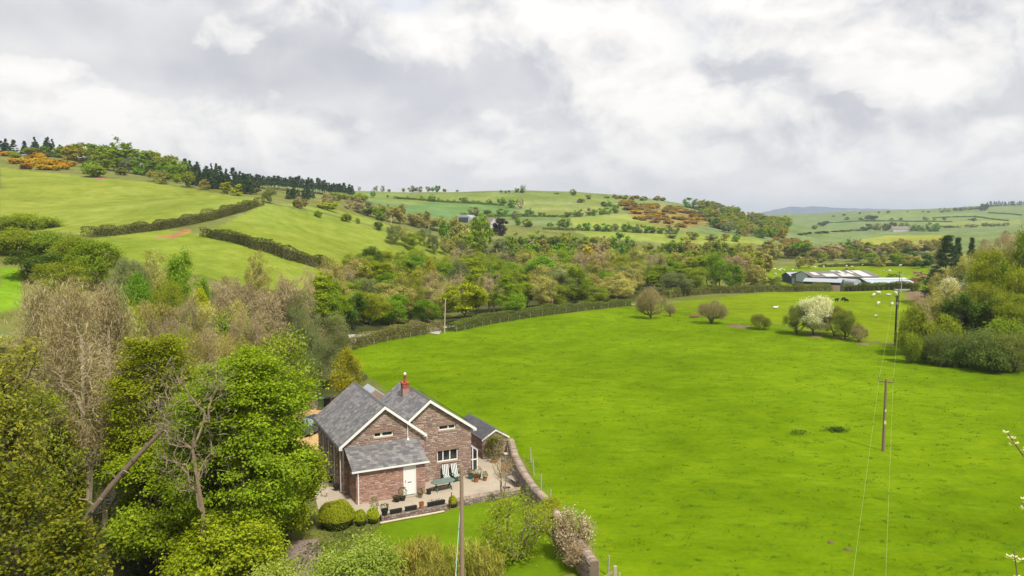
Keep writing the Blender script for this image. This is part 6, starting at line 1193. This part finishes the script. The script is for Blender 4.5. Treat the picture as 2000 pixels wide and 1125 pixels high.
# --- left hill
for a in (('olive', 95, 306, 300, 40, 'low olive tree above the orange gorse patch'), ('bush', 185, 346, 318, 44, 'pale twiggy bush right of the orange gorse'), ('bush', 180, 340, 312, 34, 'olive bush behind the pale twiggy bush'), ('hawgreen', 236, 342, 325, 22, 'small olive tree above the hill field, right of the twiggy bush'), ('tan', 300, 355, 330, 28, 'left one of two bare orchard-like trees above the hill field'), ('tan', 320, 360, 332, 30, 'right one of two bare orchard-like trees above the hill field'), ('maple', 348, 358, 337, 16, 'small bright tree below the hill wood'), ('olive', 368, 366, 331, 30, 'olive round tree at the lower corner of the hill wood'), ('tan', 400, 371, 348, 22, 'pale bare round tree before the dark plantation'), ('maple', 441, 378, 353, 22, 'left one of two bright yellow-green trees before the dark plantation'), ('maple', 463, 382, 358, 26, 'right one of two bright yellow-green trees before the dark plantation'), ('willow', 527, 397, 366, 34, 'grey-green bushy tree at the top junction of the hill hedges'), ('twigbush', 590, 408, 380, 30, 'brown bushy tree on the upper edge of the sloping hill field'), ('greenbush', 579, 405, 390, 14, 'green bush beside the brown bushy tree on the sloping field edge'), ('bush', 622, 424, 410, 16, 'small bush alone on the upper edge of the sloping field'), ('bush', 676, 433, 415, 20, 'bush midway down the upper edge of the sloping field'), ('bush', 699, 437, 424, 8, 'tiny bush beside the bush midway down the sloping field edge'), ('greenbush', 738, 449, 432, 20, 'green bush near the lower end of the sloping field edge')): B(*a)
scatter([(22, 318), (30, 310), (70, 306), (110, 311), (145, 322), (146, 328), (110, 334), (90, 337), (50, 330)], 34, [('gorse', 1)], (8, 11), (15, 22), 'orange-flowering gorse bush in the big patch on the left hill', 'gorse patch on the left hill', 21)
scatter([(115, 306), (142, 308), (146, 314), (120, 310)], 5, [('gorse', 1)], (6, 8), (12, 16), 'orange-flowering gorse bush in the small patch beside the hill wood', 'small gorse patch by the hill wood', 22)
scatter([(2, 302), (28, 302), (32, 308), (6, 308)], 5, [('gorse', 1), ('bush', 2)], (8, 14), (14, 22), 'scrubby bush at the left edge above the orange gorse', 'scrub above the gorse', 23)
HW = {'sycamore': 'fresh green tree in the wood on the left hill', 'green': 'mid-green tree in the wood on the left hill', 'olive': 'olive tree in the wood on the left hill', 'willow': 'pale green tree in the wood on the left hill', 'haw': 'x'}
for (u, b, tp, w, k, lab) in ((150, 318, 284, 32, 'yellow', 'pale yellow-green tree at the left end of the wood on the left hill'), (172, 316, 275, 34, 'sycamore', None), (195, 318, 278, 30, 'green', None), (215, 326, 283, 34, 'sycamore', None), (234, 326, 271, 34, 'green', 'tallest round green tree topping the wood on the left hill'), (250, 330, 284, 34, 'sycamore', None), (270, 334, 284, 34, 'sycamore', None), (290, 338, 291, 32, 'olive', None), (310, 340, 297, 32, 'green', None), (330, 346, 302, 30, 'olive', None), (348, 350, 308, 28, 'green', None), (222, 334, 306, 26, 'sycamore', None), (252, 338, 306, 24, 'willow', None), (200, 330, 300, 26, 'olive', None), (275, 342, 310, 26, 'green', None), (300, 346, 315, 24, 'sycamore', None), (325, 352, 318, 26, 'green', None), (345, 355, 322, 22, 'olive', None), (180, 322, 292, 28, 'olive', None), (160, 310, 280, 30, 'green', None), (356, 352, 318, 22, 'green', None)):
    B(k, u, b, tp-2, w*1.5, lab or HW[k]+', '+('at its left end' if u < 190 else 'left of its tallest' if u < 225 else 'beside its tallest' if u < 262 else 'right of its tallest' if u < 305 else 'at its lower right end')+(', front row' if b-tp < 32 else ''), None if lab else 'wood on the left hill: '+k)
scatter([(-5, 299), (130, 302), (130, 306), (-5, 303)], 15, [('conifer', 1)], (22, 36), (14, 26), 'dark spruce on the skyline above the orange gorse', 'skyline spruces above the gorse', 24)
scatter([(40, 303), (135, 308), (135, 311), (40, 306)], 7, [('olive', 1)], (18, 26), (22, 30), 'dull olive tree in front of the skyline spruces', 'dull trees before the skyline spruces', 25)
scatter([(350, 340), (400, 350), (500, 374), (505, 384), (420, 372), (360, 358)], 62, [('conifer', 1)], (24, 38), (14, 26), 'dark plantation conifer left of the ridge pines', 'dark conifer plantation', 26)
r = random.Random(31)
for i in range(64):
    u = 478+i*3.35+r.uniform(-1.5, 1.5); b = np.interp(u, [478, 560, 640, 695], [362, 370, 378, 384])+r.uniform(-2, 2); tp = np.interp(u, [478, 560, 640, 690], [338, 345, 354, 362])+r.uniform(-3, 5)
    B('pine', u, b+2, tp+r.uniform(-3, 3), r.uniform(8, 15), 'tall pine with a bare trunk in the row along the ridge', 'pines along the ridge')
scatter([(545, 382), (610, 386), (616, 394), (550, 392)], 16, [('conifer', 1)], (18, 24), (10, 14), 'dark conifer in the hollow below the ridge pines', 'dark conifers below the ridge', 27)
scatter([(630, 384), (700, 386), (720, 396), (660, 394)], 10, [('green', 1), ('bush', 2), ('olive', 2)], (10, 18), (14, 24), 'scrubby tree on the slope below the end of the ridge pines', 'scrub below the ridge pines', 28)
# --- central hill: skyline trees, hedgerow trees, spinneys
CH = ((702, 372, 363, 8, 'bare', 'tiny bare skyline tree next to the last ridge pine'), (734, 372, 362, 9, 'olive', 'left one of two round skyline trees near the ridge pines'), (747, 372, 362, 9, 'olive', 'right one of two round skyline trees near the ridge pines'), (760, 373, 369, 8, 'bush', 'low skyline bush right of the two round trees'), (788, 373, 367, 8, 'bush', 'small pointed skyline bush'), (805, 373, 362, 18, 'willow', 'pale bushy skyline clump, left part'), (818, 373, 363, 18, 'olive', 'bushy skyline clump, right part'), (836, 373, 363, 12, 'olive', 'skyline tree left of the tallest one at the field top'), (854, 373, 360, 13, 'green', 'tall round green skyline tree'), (845, 374, 364, 8, 'green', 'small green skyline tree by the tall round one'), (868, 374, 368, 7, 'bush', 'small skyline bush right of the tall round tree'), (893, 374, 370, 5, 'bush', 'tiny lone skyline bush'), (978, 376, 371, 6, 'greenbush', 'small dark bush left of the pink skyline tree'), (988, 377, 372, 6, 'bush', 'small brown bush left of the pink skyline tree'), (994, 376, 371, 5, 'greenbush', 'second dark bush left of the pink skyline tree'), (1010, 376, 366, 10, 'green', 'green skyline tree under the pink one'), (1022, 376, 358, 12, 'bare', 'tall pinkish bare tree on the hilltop skyline'), (1020, 377, 368, 10, 'dark', 'dark tree at the foot of the pink skyline tree'), (1120, 381, 369, 14, 'green', 'round green tree alone on the hilltop right of centre'), (1087, 379, 376, 10, 'bush', 'low bush on the hilltop left of the round green tree'), (1149, 389, 379, 12, 'green', 'small green tree on the hill shoulder'),
      (728, 386, 370, 10, 'green', 'upright green tree at the left of the central hill'), (757, 386, 380, 4, 'dark', 'tiny dark tree in the hill hedge at left'), (797, 389, 382, 7, 'green', 'small green tree in the upper hill hedge'), (823, 391, 381, 7, 'olive', 'thin tree in the upper hill hedge'), (844, 394, 379, 15, 'green', 'largest round tree in the upper hill hedge'), (856, 394, 385, 6, 'olive', 'small tree right of the largest upper hedge tree'), (874, 395, 388, 6, 'olive', 'small upper hedge tree before the dark round one'), (888, 395, 389, 6, 'olive', 'second small upper hedge tree before the dark round one'), (906, 397, 383, 18, 'green', 'dark round tree in the upper hill hedge'), (925, 398, 390, 8, 'green', 'left one of a small pair in the upper hill hedge'), (934, 398, 390, 8, 'green', 'right one of a small pair in the upper hill hedge'), (956, 399, 389, 13, 'green', 'round tree alone in the middle of the upper hill hedge'), (980, 401, 385, 19, 'green', 'big tree where the upper hill hedge ends'), (1001, 406, 387, 22, 'green', 'big tree right beside the one where the hedge ends'), (1016, 408, 384, 14, 'bare', 'pinkish tree right of the big hedge-end trees'), (925, 421, 403, 26, 'willow', 'big grey-green tree below the upper hill hedge'), (952, 418, 410, 16, 'greenbush', 'low hedge bush right of the big grey-green tree'), (982, 422, 407, 24, 'green', 'broad green tree in the lower hill hedge'), (1008, 428, 411, 20, 'willow', 'upright grey-green tree in the lower hill hedge'), (1012, 440, 422, 14, 'green', 'green tree under the upright grey-green tree'), (1034, 422, 406, 18, 'green', 'green tree in the lower hill hedge, right of middle'), (1054, 422, 413, 10, 'green', 'left one of two small hedge trees on the slope'), (1064, 423, 414, 10, 'green', 'right one of two small hedge trees on the slope'), (1080, 424, 419, 6, 'greenbush', 'tiny bush in the lower hill hedge'), (1031, 443, 427, 24, 'green', 'broad green tree above the valley wood'), (1075, 444, 433, 14, 'green', 'small green tree on the pale slope'), (1102, 447, 423, 30, 'green', 'largest tree on the lower slope of the central hill'), (1130, 448, 437, 12, 'green', 'small tree right of the largest lower slope tree'), (958, 428, 418, 24, 'olive', 'olive tree above the farmhouse'), (1135, 396, 388, 14, 'rustgorse', 'rusty scrub patch on the hill shoulder'))
for (u, b, tp, w, k, lab) in CH: B(k, u, b, tp, w, lab)
def line_of(pix, step, kinds, h, w, label, group, seed):
    r = random.Random(seed); P_ = [np.array(p, float) for p in pix]
    for a, b in zip(P_[:-1], P_[1:]):
        n = max(1, int(np.linalg.norm(b-a)/step))
        for i in range(n): p = a+(b-a)*(i+r.uniform(0, .8))/n; hh = r.uniform(*h); B(r.choice(kinds), p[0], p[1]+r.uniform(-1, 1), p[1]-hh, r.uniform(*w), label, group)
line_of([(1105, 424), (1140, 422), (1180, 420), (1210, 416)], 11, ['green', 'green', 'willow'], (10, 17), (13, 20), 'green tree in the thick hedgerow climbing to the gorse on the central hill', 'hedgerow climbing to the gorse', 41)
line_of([(1175, 402), (1200, 410), (1212, 414)], 9, ['green', 'dark'], (11, 17), (14, 20), 'green tree in the clump left of the central gorse slope', 'clump left of the central gorse', 42)
line_of([(1145, 450), (1200, 452), (1260, 455), (1320, 457)], 12, ['green', 'willow', 'green'], (13, 20), (15, 21), 'green tree in the straight hedgerow above the lowest hill field', 'straight hedgerow above the lowest field', 43)
scatter([(1215, 396), (1300, 404), (1360, 414), (1385, 432), (1330, 446), (1250, 432), (1220, 414)], 80, [('rustgorse', 5), ('gorse', 1)], (4, 8), (14, 24), 'rust-brown and orange gorse bush on the central slope', 'gorse on the central slope', 44)
scatter([(1170, 386), (1240, 384), (1290, 390), (1300, 394), (1240, 392)], 22, [('rustgorse', 2), ('greenbush', 2), ('bush', 2)], (4, 8), (7, 13), 'scrub bush on the crest above the central gorse slope', 'scrub on the crest', 45)
SPK = {'olive': 'olive tree in the hanging wood right of the central gorse', 'green': 'green tree in the hanging wood right of the central gorse', 'yellow': 'yellowish tree in the hanging wood right of the central gorse', 'tan': 'tan tree in the hanging wood right of the central gorse', 'willow': 'grey-green tree in the hanging wood right of the central gorse'}
scatter([(1335, 404), (1400, 412), (1480, 430), (1535, 446), (1530, 466), (1480, 466), (1430, 460), (1400, 446), (1385, 430)], 84, [('olive', 5), ('willow', 2), ('green', 2), ('yellow', .7), ('tan', 1)], (17, 25), (21, 31), SPK, {k: 'hanging wood: '+k for k in SPK}, 46)
scatter([(1510, 466), (1575, 472), (1580, 480), (1520, 476)], 14, [('rustgorse', 1)], (5, 9), (12, 20), 'dark rusty scrub at the foot of the hanging wood', 'rusty scrub at the foot of the hanging wood', 47)
line_of([(1290, 462), (1340, 468), (1400, 470), (1470, 472)], 26, ['green', 'olive', 'willow'], (12, 20), (18, 30), 'tree in the broken row across the lowest field of the central hill', 'broken row across the lowest field', 48)
line_of([(1590, 448), (1612, 440), (1620, 434)], 7, ['green', 'dark'], (7, 11), (9, 14), 'bluish green tree in the oblique spinney on the far right hill', 'oblique spinney', 49)
line_of([(1560, 459), (1590, 456), (1640, 453), (1690, 451)], 10, ['greenbush', 'dark'], (3, 5), (10, 16), 'dark hedge bush along the lower edge of the far right hill', 'low hedge of the far right hill', 50)
line_of([(1690, 451), (1730, 450), (1780, 450), (1830, 453)], 9, ['green', 'dark', 'willow', 'green'], (10, 19), (13, 20), 'green tree around the far hillside farmhouse', 'trees round the far farmhouse', 51)
line_of([(1835, 446), (1900, 444), (1970, 442)], 14, ['green', 'willow', 'dark'], (5, 10), (12, 20), 'tree in the long hedgerow on the far right hillside', 'long hedgerow on the far right hillside', 52)
line_of([(1640, 430), (1720, 429), (1790, 430), (1870, 430), (1930, 432)], 24, ['green', 'dark'], (3, 7), (6, 12), 'small dark tree scattered on the upper far right hill', 'scattered trees of the far right hill', 53)
B('dark', 1702, 432, 420, 24, 'broad dark tree on the far right hill'); B('green', 1806, 430, 422, 9, 'upright tree on the far right hill left of the skyline trees')
line_of([(1600, 427), (1675, 417), (1760, 415), (1840, 415)], 26, ['dark', 'greenbush'], (2.5, 4.5), (4, 7), 'tiny bush on the skyline of the far right hill', 'skyline bushes of the far right hill', 54)
line_of([(1840, 414), (1900, 410), (1930, 409)], 10, ['willow', 'green'], (6, 9), (12, 18), 'pale green tree on the far right skyline', 'pale skyline trees at far right', 55)
line_of([(1912, 412), (1932, 412)], 5, ['dark'], (13, 15), (8, 10), 'dark tree in the compact clump on the far right skyline', 'compact dark skyline clump', 56)
line_of([(1928, 404), (1960, 402), (2005, 400)], 4, ['conifer'], (7, 11), (5, 7), 'dark conifer of the far right skyline plantation', 'far right skyline plantation', 57)
# --- clipped hedges
def hedge(pix, h, w, cols, label, seed, leaf=.2, dens=150, posts=0, world=False, side=-1):
    P_ = [np.array(p, float) if world else np.array(at(*p)[:2]) for p in pix]; rr = np.random.RandomState(seed); o = empty('hedge', (0, 0, 0), 0, label, 'hedge'); core = MB(); C_ = []; O_ = []; Ltot = 0
    pts = []
    for a, b in zip(P_[:-1], P_[1:]):
        n = max(1, int(np.linalg.norm(b-a)/3)); pts += [a+(b-a)*i/n for i in range(n)]
    pts.append(P_[-1]); pts = np.array(pts); zz = Zs(pts[:, 0], pts[:, 1]); tg = np.gradient(pts, axis=0); tg /= np.linalg.norm(tg, axis=1)[:, None]; nr_ = np.stack([tg[:, 1], -tg[:, 0]], 1)
    hv = h*(1+rr.normal(size=len(pts))*.06+.09*np.sin(np.arange(len(pts))*.7+seed)+.07*np.sin(np.arange(len(pts))*.27+seed*2)); V_ = []; F_ = []
    for i, p in enumerate(pts):
        for (s, z) in ((-.3, -.3), (-.3, .84), (.3, .84), (.3, -.3)): q = p+nr_[i]*s*w; V_.append((q[0], q[1], zz[i]+z*hv[i]))
    for i in (range(1, len(pts)-2) if len(pts) > 4 else range(len(pts)-1)): j = i*4; F_ += [(j, j+1, j+5, j+4), (j+1, j+2, j+6, j+5), (j+2, j+3, j+7, j+6)]
    core.add(V_, F_, (.10, .09, .045)); core.build('stems', BARK, o)
    seg = np.linalg.norm(np.diff(pts, axis=0), axis=1); n = int(seg.sum()*dens*2.6); k = rr.choice(len(seg), n, p=seg/seg.sum()); f_ = rr.uniform(0, 1, n); p = pts[k]+(pts[k+1]-pts[k])*f_[:, None]; z0 = zz[k]+(zz[k+1]-zz[k])*f_; hh = hv[k]+(hv[k+1]-hv[k])*f_
    t_ = rr.uniform(0, 2*h+w, n); s_ = np.where(t_ < h, -.5, np.where(t_ < h+w, (t_-h)/w-.5, .5)); zf = np.where(t_ < h, t_/h, np.where(t_ < h+w, 1., (t_-h-w)/h)); on = np.where(t_ < h, -1., np.where(t_ < h+w, 0., 1.))
    lump = 1+.13*np.sin(p[:, 0]*.9+p[:, 1]*.5)+.10*np.sin(p[:, 0]*2.3-p[:, 1]*1.9)+.08*np.sin(p[:, 0]*.31-p[:, 1]*.23); jit = rr.normal(size=n)*.09
    c = np.stack([p[:, 0]+nr_[k, 0]*(s_*w*lump+on*jit), p[:, 1]+nr_[k, 1]*(s_*w*lump+on*jit), z0+np.clip(zf*hh*lump+(on == 0)*np.abs(jit)*.8, .05, None)], 1); out_ = np.stack([nr_[k, 0]*on, nr_[k, 1]*on, (on == 0)*1.], 1)
    V, C = leaf_quads(rr, c, out_*1.5, leaf, .6, cols, .3, .3); patch = 1+.25*np.sin(c[:, 0]*.35+c[:, 1]*.21)*np.sin(c[:, 1]*.5); C = C*np.repeat(patch, 4)[:, None]; link('foliage', foliage_mesh('foliage', V, C, LEAF), o)
    if posts:
        fence('post_fence', [tuple(p+nr_[i]*w*.8*side*-1) for i, p in enumerate(pts) if i % 2 == 0], label.replace('hedge', 'hedge fence', 1) if False else posts, 3.4, 1.0, .045, (.36, .31, .24), wires=())
    return o
HC = [(0.154, 0.187, 0.028), (0.196, 0.226, 0.035), (0.119, 0.156, 0.025), (0.182, 0.187, 0.049)]; HB = [(0.175, 0.187, 0.042), (0.21, 0.218, 0.056), (0.224, 0.211, 0.077), (0.14, 0.164, 0.035)]
hedge([(676, 684), (700, 677), (720, 671), (770, 660), (830, 650), (858, 645)], 1.75, 1.6, HB, 'clipped olive hedge along the lane from the golden conifer to the pale leaning pole', 61, posts='row of pale posts in front of the lane hedge, nearer the golden conifer')
hedge([(880, 648), (930, 637), (985, 627), (1050, 617), (1120, 609), (1180, 602), (1232, 597)], 1.75, 1.6, HC, 'clipped green hedge along the lane from the pale leaning pole to the field corner', 62, dens=130, leaf=.23, posts='row of pale posts in front of the lane hedge, farther part')
hedge([(1300, 584), (1340, 577), (1400, 573), (1470, 571), (1560, 569.5), (1650, 569), (1800, 569)], 2.1, 1.8, HC, 'long dark clipped hedge between the second field and the barns', 63, dens=80, leaf=.32, posts='row of small posts in front of the long hedge by the barns')
hedge([(1232, 597), (1200, 596)], 1.4, 1.4, HC, 'short hedge end at the lane gateway', 64, dens=80, leaf=.3)
hedge([(165, 463), (230, 458), (300, 450), (360, 440), (420, 427), (470, 413), (511, 399)], 2.2, 2.0, HB+[(.2, .21, .05)], 'long clipped hedge curving up between the two left hill fields', 65, dens=90, leaf=.3)
hedge([(396, 461), (450, 471), (500, 486), (560, 505), (610, 519), (650, 528)], 2.2, 2.0, HC+[(.08, .1, .025)], 'clipped hedge sloping down across the lower left hill field', 66, dens=90, leaf=.3)
hedge([(1480, 560), (1495, 553), (1525, 551)], 1.6, 1.6, HC, 'short hedge piece left of the barns', 67, dens=60, leaf=.35)
hedge([(1600, 522), (1680, 519), (1730, 520), (1812, 519)], 1.2, 1.6, HB, 'low broken hedge behind the barns', 68, dens=40, leaf=.5)
for i, (pix, h, lab) in enumerate((([(770, 388), (850, 394), (930, 398), (985, 402)], 1.6, 'thin upper hedge crossing the central hill'), ([(900, 420), (985, 423), (1080, 424), (1105, 424)], 1.6, 'thin lower hedge crossing the central hill'), ([(1820, 426), (1870, 424), (1905, 424), (1970, 432)], 2., 'thin dark hedge line across the upper far right hill'), ([(1600, 437), (1690, 432), (1780, 433), (1860, 434)], 1.8, 'faint hedge line across the middle of the far right hill'), ([(1930, 416), (1995, 421)], 2, 'dark hedge line at the right border of the far hill'), ([(1060, 448), (1140, 450)], 1.6, 'short thin hedge above the valley wood'))): hedge(pix, h, 2.5, KC['dark']+KC['green'], lab, 70+i, dens=14, leaf=.9)
# --- ground plants nobody could count
rr = np.random.RandomState(5)
def strew(name, poly, n, size, aspect, cols, hmax, seed, per=9, spread=.3):
    rr = np.random.RandomState(seed); P_ = np.array(poly); c = np.empty((0, 2))
    while len(c) < n: q = rr.uniform(P_.min(0), P_.max(0), (n*2, 2)); c = np.concatenate([c, q[in_poly(q[:, 0], q[:, 1], poly)]])
    c = c[:n]; z = Zs(c[:, 0], c[:, 1]); sc_ = rr.uniform(.5, 1.4, n)**1.5; k = np.repeat(np.arange(n), per); p = np.stack([c[k, 0]+rr.normal(size=n*per)*spread*sc_[k]*1.3, c[k, 1]+rr.normal(size=n*per)*spread*sc_[k]*.7, z[k]+rr.uniform(.02, hmax, n*per)*sc_[k]], 1)
    V, C = leaf_quads(rr, p, np.zeros((len(p), 3)), size, aspect, cols, 1., .3); put(link(name, foliage_mesh(name, V, C, LEAF)), kind='stuff')
strew('grass', [(6, 36), (3.4, 44), (1.6, 61), (-3.5, 71), (-14, 85), (-25, 118), (-12, 133), (29, 177), (45, 166), (60, 127), (66, 112), (72, 94), (60, 36)], 4200, .17, .3, [(.07, .15, .004), (.085, .165, .004), (.11, .19, .004)], .11, 3, 9, .26)
strew('undergrowth', [(-16, 30), (-14.5, 46), (-17.5, 60), (-24, 72), (-28, 84), (-26, 116), (-60, 120), (-60, 30)], 3600, .32, .6, [(.06, .09, .015), (.09, .12, .02), (.12, .12, .03), (.05, .07, .012)], .7, 4, 9, .5)
strew('weeds', [(-13.5, 36), (-12.9, 47.4), (-9.5, 48.2), (-8.9, 47.5), (-8.9, 45), (-4, 40), (-3, 34)], 500, .16, .5, [(.12, .17, .03), (.17, .2, .05), (.08, .12, .02)], .45, 6, 10, .3)
# --- odd marks in the field
for (u, v, lab) in ((1655, 1074, 'bare earth molehill in the field near the overhead wires'), (1622, 1060, 'small molehill left of the one near the overhead wires')):
    g = at(u, v); m = MB(); m.lathe([(.26, -.03), (.22, .04), (.12, .09), (.04, .11)], 11, col=(.13, .1, .05)); o = m.build('molehill', STONE, None, True); o.location = g; o.rotation_euler = (0, 0, u); o.scale = (1., .8, 1.); put(o, lab, 'molehill')
for (u, v, n, lab) in ((1634, 842, 500, 'dark green nettle patch alone in the middle of the big field'), (1560, 848, 120, 'small dark weed tuft left of the nettle patch')):
    g = at(u, v); rr = np.random.RandomState(n); c = np.stack([g[0]+rr.normal(size=n)*.5, g[1]+rr.normal(size=n)*.3, g[2]+rr.uniform(.02, .35, n)], 1); V, C = leaf_quads(rr, c, np.zeros((n, 3)), .2, .5, [(.075, .15, .008), (.095, .17, .01)], .8); put(link('nettle_bush', foliage_mesh('nettle_bush', V, C, LEAF)), lab, 'weeds')
# --- blossoming twigs reaching in at the right, on a tall tree beside the viewpoint
bt = empty('blossom_tree', (8.6, 6.4, Z(8.6, 6.4)-.1), 0, 'cream-blossomed branch tips at the right border, nearest to the viewer', 'tree'); o_ = np.array([8.6, 6.4, Z(8.6, 6.4)-.1]); m = MB(); m.tube([(0, 0, 0), (.1, .1, 6), (-.1, .1, 11), (0, 0, 17.4)], [.22, .17, .12, .04], 8, (.16, .12, .09))
fl = MB(); rb = random.Random(4)
for (u, v, d, ub, vb) in ((1968, 846, 8., 2060, 980), (1994, 982, 8.2, 2080, 1040), (1980, 1075, 7.6, 2010, 1290)):
    tip = aty(u, v, d)-o_; bs = aty(ub, vb, d)-o_; root = np.array([0, 0, min(bs[2]-.6, 16.6)]); m.tube([tuple(root), tuple(bs*.5+root*.5+np.array([0, 0, .2])), tuple(bs), tuple(tip)], [.04, .025, .012, .006], 6, (.15, .11, .08))
    for i in range(14 if u != 1994 else 4):
        k = rb.uniform(0, .62) if u != 1994 else rb.uniform(0, .1); p = tip+(bs-tip)*k+np.array([rb.uniform(-.05, .05), rb.uniform(-.05, .05), rb.uniform(-.03, .05)])
        for j in range(5):
            a = j*1.257+rb.uniform(0, .5); q = p+np.array([math.cos(a)*.022, math.sin(a)*.022, rb.uniform(-.01, .015)]); e1 = np.array([math.cos(a), math.sin(a), .5])*.02; e2 = np.array([-math.sin(a), math.cos(a), .1])*.015; fl.add([q-e1, q+e2, q+e1, q-e2], [(0, 1, 2, 3)], (.72, .66, .5) if rb.random() < .75 else (.35, .36, .08))
m.build('trunk', BARK, bt); fl.build('blossom', LEAF, bt)
# --- haze
def haze():
    m = bpy.data.materials.new('haze_air'); m.use_nodes = True; n = NT(m.node_tree); n.n.clear(); v = n.new('ShaderNodeVolumePrincipled'); v.inputs['Color'].default_value = (.72, .84, 1., 1); v.inputs['Density'].default_value = HAZE_D; v.inputs['Anisotropy'].default_value = .2
    o = n.new('ShaderNodeOutputMaterial'); n.link(v.outputs[0], o.inputs['Volume']); b = MB(); b.box((-9600, -9600, -14), (9600, 9600, 230)); put(b.build('haze', m), kind='stuff')
HAZE_D = .00014
haze()
